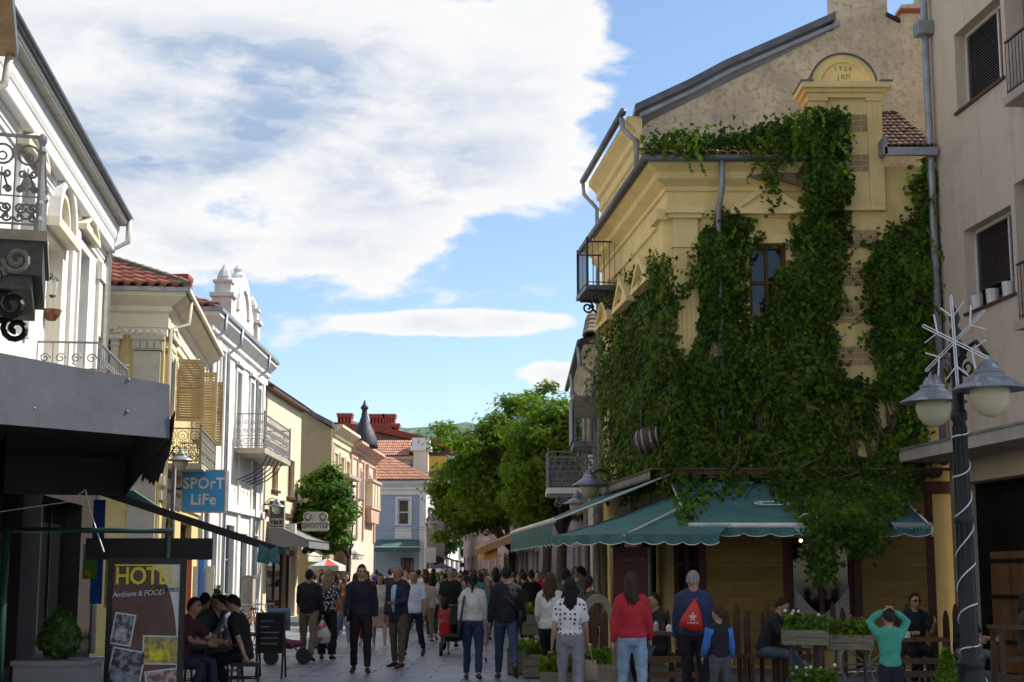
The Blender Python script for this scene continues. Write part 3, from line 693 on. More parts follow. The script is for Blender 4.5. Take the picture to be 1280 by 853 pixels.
for x in (gx0 + .18, gx1 - .18):
    m = F3.mb()
    m.box(x - .26, -.24, gz, x + .26, .34, gz + gh * .42); m.box(x - .34, -.32, gz + gh * .42, x + .34, .40, gz + gh * .48); m.box(x - .2, -.2, gz + gh * .48, x + .2, .28, gz + gh * .66); m.box(x - .25, -.25, gz + gh * .66, x + .25, .33, gz + gh * .70)
    m.lathe([(.2, 0), (.22, .12), (.15, .3), (.06, .42), (.02, .5)], 8, (x, .04, gz + gh * .70))
    m.build('gable_post', mat('pale_post', (.60, .575, .54), .9, .12, 3, .3, 30, dirt=.35), gab)
m = F3.mb(); m.prism(arch_pts((gx0 + gx1) / 2, gz + gh * .36, gw * .22) + arch_pts((gx0 + gx1) / 2, gz + gh * .36, gw * .15)[::-1], -.2, -.1)
m.lathe([(.22, 0), (.24, .1), (.12, .2), (.16, .3), (.02, .45)], 8, ((gx0 + gx1) / 2, .06, gz + gh)); m.build('gable_moulding', M_whtrim, gab)
zb3 = at(310, 563, 46.5).z
balcony(F3, F3.px(291, 560)[0] + .2, F3.px(333, 560)[0] - .6, zb3, .95, L3, 'scroll', 1.05, M_irong, M_conc, .16, 0)
for k in range(5):
    x = F3.px(293, 560)[0] + .5 + k * .8; m = F3.mb(); m.tube([(x, -.95, zb3 - .18), (x, -.80, zb3 - .5), (x, -.45, zb3 - .78), (x, -.03, zb3 - .95)], .022, 5)
    m.build('curved_bracket', M_iron, L3)
q = F3.mb(); q.box(0, -.12, 3.5, LEN3, 0, 3.72); q.build('string_course', M_whtrim, L3)
for x in (.9, 2.6, 5.5, 7.9, 9.9): m = F3.mb(); m.box(x - .18, -.06, -.02, x + .18, 0, 3.5); m.build('pilaster', M_whtrim, L3); m = F3.mb(); m.box(x - .16, -.05, 3.72, x + .16, 0, H3 - .86); m.build('pilaster', M_whtrim, L3)
# ---- L4: plain cream house
Y4 = 51.8
A4 = (at(333, 560, Y4).x, Y4); B4 = at(376, 560, 59); D4 = (B4.x - A4[0], B4.y - A4[1]); LEN4 = math.hypot(*D4); H4 = at(335, 487, Y4).z
def ops4(F): return [rect(F, 340, 566, 348, 613), rect(F, 359, 575, 368, 622), (.6, 0, 6.6, 2.8)]
L4, w4, F4, N4, o4, _ = house('cream_plain_house', 'plain cream house with two brown shuttered windows and a grey shop awning', A4, D4, LEN4, H4, 'L', 8, M_cream, ops4)
for o in o4[:2]:
    window(F4, *o, L4, M_shut, M_glass, (2, 1), .16, sill=M_brown)
    q = F4.mb(); q.box(o[0] + .06, .1, o[1] + .06, (o[0] + o[2]) / 2, .13, o[3] - .06); q.build('blind', mat('bamboo', (.5, .36, .17), .8, .2, 30, stretch=(1, 1, 12)), L4)
window(F4, *o4[2], L4, M_brown, M_glassd, (4, 1), .3, name='shop_window')
m = F4.mb(); m.box(-.3, -.28, H4 - .02, LEN4 + .2, .1, H4 + .08); m.build('eave', M_brown, L4)
m = F4.mb(); m.quad((-.3, -.3, H4 + .09), (LEN4 + .2, -.3, H4 + .09), (LEN4 + .2, 5, H4 + 1.7), (-.3, 5, H4 + 1.7)); m.build('roof', M_tile, L4)
m = F4.mb(); m.box(0, -.1, at(340, 640, 53).z - .1, LEN4, 0, at(340, 640, 53).z + .05); m.build('string_course', M_wood, L4)
# ---- L5: beige gabled house and cream / salmon corner house with turret
Y5 = 63.0
A5 = (at(414, 620, Y5).x, Y5); B5 = at(467, 620, 77); D5 = (B5.x - A5[0], B5.y - A5[1]); LEN5 = math.hypot(*D5); H5 = at(418, 532, Y5).z
def ops5(F):
    o = [rect(F, 416, 567, 420, 612), rect(F, 424, 572, 428, 616), rect(F, 431, 577, 435, 620), rect(F, 449, 590, 452, 625), rect(F, 457, 594, 462, 628)]
    return o + [(1, 0, 4, 2.9), (5.5, 0, 8.5, 2.9), (10, 0, 13, 2.9)]
L5, w5, F5, N5, o5, _ = house('turreted_corner_house', 'cream and salmon corner house with a dark onion turret', A5, D5, LEN5, H5, 'L', 10, M_cream, ops5)
for i, o in enumerate(o5[:5]): window(F5, *o, L5, M_whtrim, M_glass if i < 3 else M_irong, (2, 2), .15); surround(F5, o, L5, M_cream if i < 3 else M_pink, .16, .08)
for o in o5[5:]: window(F5, *o, L5, M_wood, M_glassd, (2, 1), .2, name='shop_window')
xs = F5.px(437, 590)[0]
bigcornice(F5, -.3, xs, H5 + .1, L5, M_cream, [(y * 1.3, z) for y, z in prof3]); bigcornice(F5, xs, LEN5 + .2, H5 - .1, L5, M_pink, [(y * 1.5, z) for y, z in prof3])
m = F5.mb(); m.box(xs, -.04, .0, LEN5, .0, H5 - .9); m.build('salmon_panel', mat('pale_salmon', (.70, .61, .47), .85, .06, 2), L5)
for x in (xs + .1, xs + 2.2, xs + 4.3, LEN5 - .2): m = F5.mb(); m.box(x - .18, -.12, 3.2, x + .18, -.03, H5 - .9); m.build('pilaster', M_pink, L5)
bay0 = F5.px(455, 610)[0]; bz = at(463, 640, 73).z
m = F5.mb(); m.box(bay0, -.38, bz + .3, LEN5 - .3, 0, bz + 1.5); oriel = m.build('oriel', M_cream, L5); m = F5.mb(); m.box(bay0 - .1, -.46, bz + 1.5, LEN5 - .2, 0, bz + 1.62); m.build('oriel_rail', M_pink, oriel); m = F5.mb(); m.box(bay0 - .05, -.42, bz + .18, LEN5 - .25, 0, bz + .3); m.prism([(bay0 + .3, bz - .5), (LEN5 - .6, bz - .5), (LEN5 - .3, bz + .18), (bay0, bz + .18)], -.36, 0); m.build('oriel_corbel', M_pink, oriel)
for k in range(4): xx = bay0 + .12 + k * (LEN5 - .5 - bay0) / 3; F5.mb().box(xx - .07, -.42, bz + .3, xx + .07, -.38, bz + 1.5).build('oriel_panel_post', M_pink, oriel)
for o in o5[3:5]: F5.mb().box(o[0], -.10, o[1], o[2], -.05, o[3]).build('shutter', M_irong, L5)
m = F5.mb(); m.box(bay0 + .2, -.2, bz + 1.62, bay0 + .35, -.05, H5 - .9); m.build('oriel_post', M_pink, L5); m = F5.mb(); m.box(LEN5 - .6, -.2, bz + 1.62, LEN5 - .45, -.05, H5 - .9); m.build('oriel_post', M_pink, L5)
bf = F5.mb(); bf.box(xs - 3.5, -.5, bz + 1.2, xs + .4, 0, bz + 1.34); bf.build('balcony', M_conc, L5)
c5 = at(449, 570, 70); zt5 = at(449, 497, 70).z; zb5 = H5 - .3
hh = zt5 - zb5
m = MB(); m.lathe([(.66, 0), (.66, hh * .08), (.61, hh * .20), (.50, hh * .33), (.36, hh * .45), (.24, hh * .56), (.16, hh * .66), (.13, hh * .75), (.12, hh * .80), (.18, hh * .82), (.19, hh * .86), (.09, hh * .91), (.03, hh * 1.0)], 24, (c5.x + .1, 71.2, zb5))
m.build('turret', mat('lead_roof', (.045, .045, .055), .5, .2, 4, .4, 20, metal=.3, stretch=(1, 1, 5)), L5, True)
m = F5.mb(); m.quad((-.3, -.3, H5 + .05), (LEN5, -.3, H5 + .05), (LEN5, 5, H5 + 1.3), (-.3, 5, H5 + 1.3)); m.build('roof', M_tile, L5)
L5b = thing('beige_gable_house', 'beige house with blank gable wall behind the street tree', 'building', (A5[0] - 4, 62.4, 0))
m = MB(); xl = at(330, 520, 62.4).x; xr = at(415, 535, 62.4).x; zl = at(330, 480, 62.4).z; zr = at(414, 536, 62.4).z; zm = at(378, 512, 62.4).z
m.prism([(xl, -.02), (xr, -.02), (xr, zr), (at(395, 523, 62.4).x, at(395, 524, 62.4).z), (at(378, 512, 62.4).x, zm), (xl, zl)], 62.4, 70); m.build('wall', M_beige, L5b)
m = MB()
pp = [(at(u, v, 62.2).x, at(u, v, 62.2).z) for u, v in ((330, 479), (378, 511), (395, 523), (416, 534))]
m.prism(pp + [(x, z + .22) for x, z in pp[::-1]], 62.1, 70.2); m.build('roof', M_zincd, L5b)
# ---- L6: blue house
Y6 = 85.0
a6 = at(466, 650, Y6).x; b6 = at(531, 650, Y6).x; H6 = at(500, 607, Y6).z
L6 = thing('blue_corner_house', 'light blue corner house with pale tile roof and green shop awning', 'building', (b6, Y6, 0))
F6 = Fac(a6, Y6, 1, 0); W6 = b6 - a6
o6 = [rect(F6, 497, 624, 512, 657), (1.6, 0, W6 - .6, 2.5)]
m = F6.mb(); wallsheet(m, W6, -.02, H6, o6); m.build('wall', M_blue, L6)
F6s = Fac(b6, Y6, .12, 1); m = F6s.mb(); wallsheet(m, 7, -.02, H6, [(1, 3.6, 2, 5.4), (3.5, 3.6, 4.5, 5.4), (1, 0, 5, 2.6)]); m.build('wall', M_whtrim, L6)
for o in [(1, 3.6, 2, 5.4), (3.5, 3.6, 4.5, 5.4), (1, 0, 5, 2.6)]: window(F6s, *o, L6, M_whtrim, M_glass, (2, 2))
window(F6, *o6[0], L6, M_whtrim, M_glass, (1, 2), .12, .09); surround(F6, o6[0], L6, M_whtrim, .13, .08); window(F6, *o6[1], L6, M_wood, M_glassd, (3, 1), .3, name='shop_window')
m = F6.mb(); o = o6[0]; m.box(o[0] - .13, -.06, o[1] - .75, o[2] + .13, 0, o[1] - .12); m.build('apron_panel', M_whtrim, L6)
m = F6.mb(); m.box(W6 - .30, -.08, -.02, W6 + .06, 0, H6); m.build('pilaster', M_whtrim, L6)
bigcornice(F6, -1, W6 + .5, H6 + .3, L6, M_whtrim, prof3)
e0, e1 = F6.p(-1.5, -.5, H6 + .25), F6.p(W6 + .6, -.5, H6 + .25); dd = 2.6
tiles_roof(L6, e0, e1, F6.p(-1.5, dd, H6 + 1.75), F6.p(W6 - 2.2, dd, H6 + 1.75), 26, 8, M_tilep, M_deck)
m = F6.mb(); m.quad((W6 + .6, -.5, H6 + .25), (W6 + 1.4, 7, H6 + .25), (W6 - 2.2, 4, H6 + 1.75), (W6 - 2.2, dd, H6 + 1.75)); m.build('roof_slope', M_tilep, L6)
# upper storey set back behind the blue house
L6b = thing('blue_tower_house', 'pale blue house with pink corner pier rising behind the tile roof', 'building', (a6, 92, 0))
F6b = Fac(at(468, 600, 92).x, 92, 1, 0); W6b = at(535, 600, 92).x - F6b.o.x; H6b = at(500, 574, 92).z
o6b = [rect(F6b, 511, 579, 521, 596)]
m = F6b.mb(); wallsheet(m, W6b, -.02, H6b, o6b); m.build('wall', mat('grey_blue_stucco', (.42, .43, .50), .85, .06, 1.2), L6b); window(F6b, *o6b[0], L6b, M_whtrim, M_glass, (2, 1))
m = F6b.mb(); m.box(W6b - .9, -.25, 0, W6b, .8, H6b + .6); m.build('corner_pier', mat('pale_salmon', (.66, .50, .40)), L6b)
m = F6b.mb(); m.box(W6b - 1.1, -.4, H6b + .5, W6b + .2, .9, H6b + .8); m.box(W6b - 1.0, -.3, H6b + .8, W6b + .1, .9, H6b + 1.3); m.build('pier_cap', M_whtrim, L6b)
bigcornice(F6b, -.2, W6b - 1.1, H6b + .2, L6b, M_pink, prof3)
tiles_roof(L6b, F6b.p(-.3, -.4, H6b + .15), F6b.p(W6b - 1.2, -.4, H6b + .15), F6b.p(-.3, 2.2, H6b + 1.3), F6b.p(W6b - 1.2, 2.2, H6b + 1.3), 20, 6, M_tilep, M_deck)
# ---- B7: apartment block with red roof and chimneys
Y7 = 112.0
B7 = thing('red_roof_apartment_block', 'apartment block with sloping red roof, brick chimneys and yellow balconies', 'building', (-8, Y7, 0))
def z7(v, u=480, y=Y7): return at(u, v, y).z
x0, x1 = at(410, 560, Y7).x, at(556, 560, Y7).x
F7 = Fac(x0, Y7, 1, 0); W7 = x1 - x0
o7 = []
for k in range(4): o7.append((W7 - 3.9 + 1.9 * (k % 2), 3.2 + 2.9 * (k // 2), W7 - 2.7 + 1.9 * (k % 2), 4.9 + 2.9 * (k // 2)))
o7 += [rect(F7, 493, 551, 497, 566), rect(F7, 500, 552, 506, 566), rect(F7, 512, 555, 518, 566)]
m = F7.mb(); wallsheet(m, W7, -.02, z7(566), o7)
m.prism([(0, z7(566)), (W7, z7(566)), (W7, z7(557, 556)), (at(480, 540, Y7).x - x0, z7(538)), (0, z7(530))], 0, 6); m.build('wall', mat('grey_render', (.30, .24, .21), .9, .1, 1), B7)
for o in o7: window(F7, *o, B7, M_whtrim, M_glass, (2, 1), .1)
m = F7.mb(); rp = [(-1, z7(528)), (at(480, 540, Y7).x - x0, z7(536)), (W7 + .4, z7(555, 556))]
m.prism(rp + [(x, z - .45) for x, z in rp[::-1]], -1.6, 6.4); m.build('roof', mat('red_roof', (.26, .05, .035), .8, .2, 3), B7)
m = F7.mb(); m.box(W7 - 5, -1.5, z7(568), W7 + .4, 0, z7(566)); m.build('eave_beam', M_wood, B7)
for u0, u1, v0 in ((423, 440, 514), (463, 480, 515), (480, 494, 515), (491, 499, 527)):
    a, c = at(u0, 520, Y7 + 2).x - x0, at(u1, 520, Y7 + 2).x - x0; zt_ = z7(v0)
    m = F7.mb(); m.box(a, 1.5, z7(548), c, 2.7, zt_ - .75)
    k = 4
    for i in range(k + 1): xx = a + (c - a) * i / k; m.box(max(a, xx - .09), 1.5, zt_ - .75, min(c, xx + .09), 2.7, zt_ - .3)
    m.box(a - .05, 1.45, zt_ - .3, c + .05, 2.75, zt_ - .1); ch = m.build('chimney', M_redbrick, B7)
    m = F7.mb(); m.box(a - .1, 1.4, zt_ - .1, c + .1, 2.8, zt_); m.build('chimney_cap', M_tilep, ch)
for k, v in enumerate((588, 640)):
    q = F7.mb(); z = z7(v, 545); q.box(W7 - 2.6, -1.3, z - .15, W7 + .2, 0, z); bal = q.build('balcony', M_conc, B7)
    q = F7.mb(); q.box(W7 - 2.6, -1.34, z, W7 + .2, -1.3, z + .95); q.build('balcony_panel', mat('yellow_panel', (.60, .36, .05), .6, .1, 3), bal)
# ================================================================ RIGHT SIDE
DR = (-.103, 1.0)
Yf = 27.0
# ---- R2: ochre corner restaurant
AR = (at(837, 400, Yf).x, Yf); LR = 7.6
WR = at(1188, 400, Yf).x - AR[0]; HR = at(900, 203, Yf - .3).z
def opsRn(F): return [rect(F, 936, 305, 984, 400), rect(F, 1120, 282, 1148, 400), (F.px(985, 700)[0], .62, F.px(1070, 700)[0], F.px(1000, 672)[1]), (F.px(842, 700)[0], .0, F.px(877, 700)[0], 2.75)]
def opsRs(F): return [(LR - 1.75, 4.5, LR - .85, 6.7), (LR - 3.9, 4.5, LR - 3.0, 6.7), (LR - 6.3, 4.1, LR - 5.3, 6.7), (.8, .3, 2.6, 2.8), (4.0, .3, 6.0, 2.8)]
R2, wR, FRs, FRn, oRs, oRn = house('ochre_restaurant', 'ochre corner restaurant house overgrown with creeper above green awnings', AR, DR, LR, HR, 'R', WR, M_yel, opsRs, opsRn, nd=(1, 0))
for o in oRn[:2]: window(FRn, *o, R2, M_brown, M_glass, (2, 2), .16, .08)
window(FRn, *oRn[2], R2, M_brown, M_glassd, (2, 1), .16, .11, name='shop_window'); window(FRn, *oRn[3], R2, M_wood, M_dark, (2, 3), .2, .1, name='door')
o = oRn[2]      # lace curtains behind the lower panes
q = FRn.mb(); xm = (o[0] + o[2]) / 2
for a, c, s in ((o[0] + .1, xm - .06, 0), (xm + .06, o[2] - .1, 1)):
    n = 20
    top = lambda t: o[1] + .35 + .5 * (t if s else 1 - t) ** 1.3
    for i in range(n):
        t0, t1 = i / n, (i + 1) / n; y = .150 + .006 * math.sin(i * 2.2); y2 = .150 + .006 * math.sin((i + 1) * 2.2)
        q.quad((a + (c - a) * t0, y, o[1] + .1), (a + (c - a) * t1, y2, o[1] + .1), (a + (c - a) * t1, y2, top(t1)), (a + (c - a) * t0, y, top(t0)))
q.build('lace_curtain', mat('lace', (.55, .52, .50), .9, .3, 30), R2)
for i, o in enumerate(oRs[:3]): window(FRs, *o, R2, M_brown, M_glass, (2, 2), .16); surround(FRs, o, R2, M_yeltrim, .14, .08); pediment(FRs, (o[0] + o[2]) / 2, o[3] + .45, o[2] - o[0] + .75, .55, R2, M_yeltrim, .34, .12)
for o in oRs[3:]: window(FRs, *o, R2, M_wood, M_glassd, (2, 1), .16, name='shop_window')
profR = [(0, -1.0), (-.05, -.98), (-.05, -.9), (-.004, -.9), (-.004, -.50), (-.06, -.48), (-.06, -.40), (-.22, -.30), (-.24, -.28), (-.24, -.16), (-.40, -.06), (-.42, 0), (0, 0)]
xtow = FRn.px(1012, 300)[0]; xtow2 = FRn.px(1104, 300)[0]
k = .103
bigcornice(FRn, 0, xtow - .02, HR, R2, M_yeltrim, profR, m0=1 - k); bigcornice(FRs, 0, LR, HR, R2, M_yeltrim, profR, m1=-(1 - k))
gutter(R2, FRn.p(-.5, -.5, HR + .03), FRn.p(xtow - .05, -.5, HR + .03), .075, M_zincd); gutter(R2, FRs.p(0, -.5, HR + .03), FRs.p(LR + .44, -.5, HR + .03), .075, M_zincd)
gx = FRn.px(898, 230)[0]
pipe(R2, [FRn.p(gx, -.48, HR + .02), FRn.p(gx, -.46, HR - .55), FRn.p(gx - .03, -.12, HR - .9), FRn.p(gx - .03, -.10, 3.3)], .06, M_zinc)
# corner pilaster
a, c = FRn.px(843, 330)[0], FRn.px(872, 330)[0]; zc = FRn.px(855, 275)[1]
m = FRn.mb(); m.box(a - .02, -.10, 3.2, c, -.0, zc - .55); m.box(a - .06, -.14, zc - .55, c + .04, 0, zc - .5); m.box(a - .02, -.10, zc - .5, c, 0, zc); m.box(a - .10, -.18, zc, c + .08, 0, zc + .08); m.box(a - .16, -.24, zc + .08, c + .13, 0, zc + .2)
for i in range(5): xx = a + .05 + i * (c - a - .1) / 4; m.box(xx - .016, -.125, 3.3, xx + .016, -.1, zc - .6)
m.build('pilaster', M_yeltrim, R2)
m = FRs.mb(); m.box(LR - .5, -.10, 3.2, LR - .04, 0, zc); m.box(LR - .62, -.22, zc, LR + .04, 0, zc + .2); m.build('pilaster', M_yeltrim, R2)
o = oRn[0]; pediment(FRn, FRn.px(957, 260)[0], FRn.px(957, 270)[1], 1.36, .48, R2, M_yeltrim, .2, .11, .11); surround(FRn, (o[0], o[1], o[2], o[3]), R2, M_yeltrim, .16, .07)
q = FRn.mb(); q.box(o[0] - .3, -.12, o[1] - .14, o[2] + .3, 0, o[1] - .02); q.build('sill', M_yeltrim, R2)
# fallen plaster patch on the cornice
M_lath = mat('bare_lath', (.22, .14, .085), .95, .3, 9, .6, 20)
q = FRn.mb(); x_ = FRn.px(930, 207)[0]; x2_ = FRn.px(1000, 207)[0]
q.prism([(x_, HR - .26), (x_ + .25, HR - .33), (x_ + .5, HR - .3), (x2_, HR - .45), (x2_, HR - .19), (x_ + .4, HR - .18)], -.262, -.2); q.build('bare_patch', M_lath, R2)
# tower with inscription
m = FRn.mb(); y0 = -.14
T = lambda u, v: FRn.px(u, v, y0)
xl0, xl1, xr0, xr1 = T(1013, 190)[0], T(1034, 190)[0], T(1086, 190)[0], T(1104, 190)[0]
zb_, ze, zp = T(1058, 256)[1], T(1058, 123)[1], T(1058, 106)[1]
m.box(xl1, y0 + .05, zb_, xr0, .0, ze); m.box(xl0, y0 - .01, zb_ - .1, xl1, 0, ze - .06); m.box(xr0, y0 - .01, zb_ - .1, xr1, 0, ze - .06)
m.box(xl1, y0 + .02, zb_ - .1, xr0, 0, zb_)
for xa, xb in ((xl0, xl1), (xr0, xr1)):
    m.box(xa - .03, y0 - .05, ze - .06, xb + .03, 0, ze)
    for i in range(3): xx = xa + (xb - xa) * (.25 + .25 * i); m.box(xx - .018, y0 - .03, zb_, xx + .018, y0 - .01, ze - .1)
m.box(xl0 - .02, y0 - .06, ze, xr1 + .02, .5, ze + .09); m.box(xl0 - .09, y0 - .12, ze + .09, xr1 + .09, .5, ze + .16); m.box(xl0 - .16, y0 - .2, ze + .16, xr1 + .16, .5, zp)
xc = (xl0 + xr1) / 2; ra = .62
m.prism(arch_pts(xc, zp, ra, 20), -.06, .45); tower = m.build('tower', M_yeltrim, R2)
m = FRn.mb(); m.prism(arch_pts(xc, zp + .02, .50, 20) + arch_pts(xc, zp + .02, .44, 20)[::-1], -.10, -.055); m.build('arch_moulding', M_yeltrim, tower)
m = FRn.mb(); m.prism(arch_pts(xc, zp, ra + .035, 20) + arch_pts(xc, zp, ra, 20)[::-1], -.09, .47); m.box(xl0 - .18, y0 - .22, zp, xc - ra, .5, zp + .03); m.box(xc + ra, y0 - .22, zp, xr1 + .18, .5, zp + .03); m.build('flashing', M_zincd, tower)
M_ins = mat('inscription', (.36, .26, .11), .9)
for s_, v_ in (('1926', 84.5), ('JKП', 95)):
    for i_, c_ in enumerate(s_): text(c_, 'carved_letter', .13, M_ins, FRn.M @ Matrix.Translation((xc + (i_ - (len(s_) - 1) / 2) * .095, -.062, T(1058, v_)[1])), tower, .006)

# painted brick bands, brick by brick
brm = {}
def brickband(u0, u1, v0, v1, y, rows=3, parent=wR):
    xa, xb = FRn.px(u0, v0, y)[0], FRn.px(u1, v0, y)[0]; z0, z1 = FRn.px(u0, v1, y)[1], FRn.px(u0, v0, y)[1]; h = (z1 - z0) / rows
    for r in range(rows):
        x = xa; first = True
        while x < xb - .03:
            L = (.16 if (r % 2 and first) else .31); L = min(L, xb - x); first = False
            key = round(L, 2)
            if key not in brm:
                b_ = MB(); g_ = .012; b_.box(g_, -.02, g_, L - g_, .03, .10 - g_); brm[key] = b_.mesh('brick'); brm[key].materials.append(M_brickpaint)
            o_ = link('brick', brm[key], None, parent); o_.matrix_basis = FRn.M @ Matrix.Translation((x, y, z0 + r * h)) @ Matrix.Diagonal((1, 1, h / .10, 1))
            x += L
for v in (143, 193): brickband(1035, 1085, v, v + 22, y0 + .05)
for v in (287, 334, 381, 433): brickband(1036, 1097, v, v + 24, 0)
for v in (425, ): brickband(872, 905, v, v + 28, 0)
brickband(868, 905, 345, 368, 0)
# ochre boarding of the ground floor, board by board
zs0, zs1 = .05, 3.05; hb = .292
for u0, u1 in ((880, 983), (1073, 1162)):
    xa, xb = FRn.px(u0, 740)[0], FRn.px(u1, 740)[0]; bm = MB(); bm.box(0, -.035, .006, xb - xa, .0, hb - .008); bme = bm.mesh('board'); bme.materials.append(M_woodh)
    z = zs0
    while z < zs1: o_ = link('board', bme, None, wR); o_.matrix_basis = FRn.M @ Matrix.Translation((xa, -.005 - rnd.random() * .006, z)); z += hb
q = FRn.mb()
for u in (878, 984, 1072, 1164): x = FRn.px(u, 740)[0]; q.box(x - .07, -.07, 0, x + .07, 0, 3.1)
q.box(0, -.09, 3.1, WR, 0, 3.32); q.build('timber_frame', M_brown, R2)
# lean-to roof of the front block, tiles laid one by one
Yg = 29.35; zt0, zt1 = HR + .06, HR + 1.05
xg = FRn.px(880, 300)[0]
tiles_roof(R2, (AR[0] - .5, Yf - .52, zt0), (AR[0] + xtow, Yf - .52, zt0), (AR[0] + .9, Yg - .05, zt1), (AR[0] + xtow, Yg - .05, zt1), 16, 7, M_tilep, M_deck)
xa_, xb_ = AR[0] + xtow2 + .02, at(1172, 400, Yf).x; ze_ = at(1130, 186, Yf - .35).z; zr_ = at(1130, 150, Yg - .1).z
M_tiled = mat('dark_clay_tile', (.11, .055, .04), .85, .3, 6, .3, 30, objrand=.5)
tiles_roof(R2, (xa_, Yf - .4, ze_), (xb_, Yf - .4, ze_), (xa_, Yg - .05, zr_ + .15), (xb_, Yg - .05, zr_ + .15), 8, 11, M_tiled, M_deck)
q = MB(); q.box(xa_ - .05, Yf - .5, ze_ - .16, xb_, Yf - .4, ze_ - .01); q.box(xa_ - .08, Yf - .5, ze_ - .14, xa_, Yf + .6, ze_ + .18); q.build('gutter', M_zinc, R2)
m = MB(); m.quad(FRs.p(0, -.5, HR + .06), FRs.p(LR + .5, -.5, HR + .06), (AR[0] + .9, Yg, zt1), FRs.p(0, .6, zt1)); m.build('roof_slope', M_tile, R2)
# side balcony
bx = LR - 5.8; zb_ = at(752, 364, 32.7).z
balcony(FRs, bx - .75, bx + .75, zb_, .78, R2, 'plain', .98, M_iron, M_zincd, .1, 2, .009)
# ---- R3: taller rough-rendered block behind
A3r = (AR[0] + DR[0] * (Yg - Yf), Yg)
HG = at(800, 143, Yg).z; LG = 5.2
R3 = thing('rough_gable_house', 'tall house with rough tan rendered gable and chimneys behind the restaurant', 'building', (A3r[0], Yg, 0))
dn = Vector((DR[0], DR[1], 0)).normalized(); far = Vector((A3r[0], Yg, 0)) + dn * LG
F3s = Fac(far.x, far.y, -dn.x, -dn.y); F3n = Fac(A3r[0], Yg, 1, 0)
m = F3s.mb(); wallsheet(m, LG, HR - .2, HG - .2, [])
m.build('side_wall', M_yel, R3)
G = lambda u, v: (at(u, v, Yg).x - A3r[0], at(u, v, Yg).z)
wG = WR + .9
gp = [(0, 3), (wG, 3), (wG, G(1165, -40)[1]), (G(1151, 0)[0], G(1151, -40)[1]), (G(1150, 0)[0], G(1150, 4)[1]), (G(1126, 0)[0], G(1126, 6)[1]), (G(1124, 0)[0], G(1124, 30)[1]), (G(1109, 0)[0], G(1109, 22)[1]), (G(1108, 0)[0], G(1108, -40)[1]), (G(1040, 0)[0], G(1040, -40)[1]), G(1042, 38), G(812, 152), (0, HG - .3)]
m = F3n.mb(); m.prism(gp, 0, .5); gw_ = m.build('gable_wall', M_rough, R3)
q = F3n.mb(); a, c = G(1127, 10), G(1151, 4); q.box(a[0] - .03, -.03, a[1] - .12, c[0], .5, a[1] - .02); q.build('chimney_course', M_redbrick, gw_)
q = F3n.mb(); a, c = G(1108, 22), G(1125, 30); q.prism([(a[0], a[1] + .02), (c[0], c[1] + .02), (c[0], c[1] + .1), (a[0], a[1] + .1)], -.05, .55); q.build('coping', M_black, gw_)
pp = [G(793, 143), G(860, 112), G(905, 88), G(1042, 28)]
m = F3n.mb(); m.prism([(x, z) for x, z in pp] + [(x, z + .15) for x, z in pp[::-1]], -.22, 5.6); m.build('roof', M_zincd, R3)
m = F3n.mb(); m.prism([(x + .12, z - .09) for x, z in pp] + [(x + .1, z - .01) for x, z in pp[::-1]], -.12, 0); m.build('bargeboard', M_zinc, R3)
bigcornice(F3s, 0, LG, HG - .05, R3, M_yeltrim, [(0, -.75), (-.05, -.72), (-.05, -.5), (-.12, -.45), (-.12, -.3), (-.3, -.12), (-.3, 0), (0, 0)])
m = F3s.mb()
for i in range(9): x = .3 + i * .56; m.box(x, -.03, HR + .25, x + .3, 0, HG - 1.0)
m.build('frieze_panel', M_brickpaint, R3, kind='stuff')
gutter(R3, F3s.p(-.2, -.42, HG + .0), F3s.p(LG + .15, -.42, HG + .0), .075, M_zincd)
pipe(R3, [F3s.p(LG - .05, -.42, HG), F3s.p(LG - .05, -.4, HG - .3), F3s.p(LG - .1, -.12, HG - .55), F3s.p(LG - .1, -.1, HR + .1)], .06, M_zinc)
pipe(R3, [F3s.p(-.05, -.42, HG), F3s.p(-.05, -.4, HG - .35), F3s.p(-.1, -.08, HG - .7), F3s.p(-.1, -.08, .1)], .06, M_zinc)
# ---- R1: modern pink-beige block
xfar = at(1174, 340, Yf - .15).x
A1r = (xfar + .103 * 9, Yf - .15 - 9.0); LM = 9.0; HM = 15.0
def opsM(F):
    xa, xb = F.px(1195, 100)[0], F.px(1253, 60)[0]
    z = [F.px(1195, 142)[1], F.px(1195, 42)[1], F.px(1213, 390)[1], F.px(1208, 287)[1]]
    xl = F.px(1258, 60)[0]; dz_ = z[1] - z[3]
    return [(xa, z[0], xb, z[1]), (xa, z[2], xb, z[3]), (xl, z[2] - .6, LM - .3, z[3] + .3), (xl, z[0] - .6, LM - .3, z[1] + .3), (.35, 0, 7.5, 3.25)]
R1, wM, FMs, FMn, oM, _ = house('pinkbeige_apartment_block', 'pink-beige rendered apartment block with roller blinds beside the creeper', A1r, DR, LM, HM, 'R', 7, M_mod, opsM, rev=.32)
M_slat = mat('blind_slat', (.085, .065, .055), .6, .2, 6)
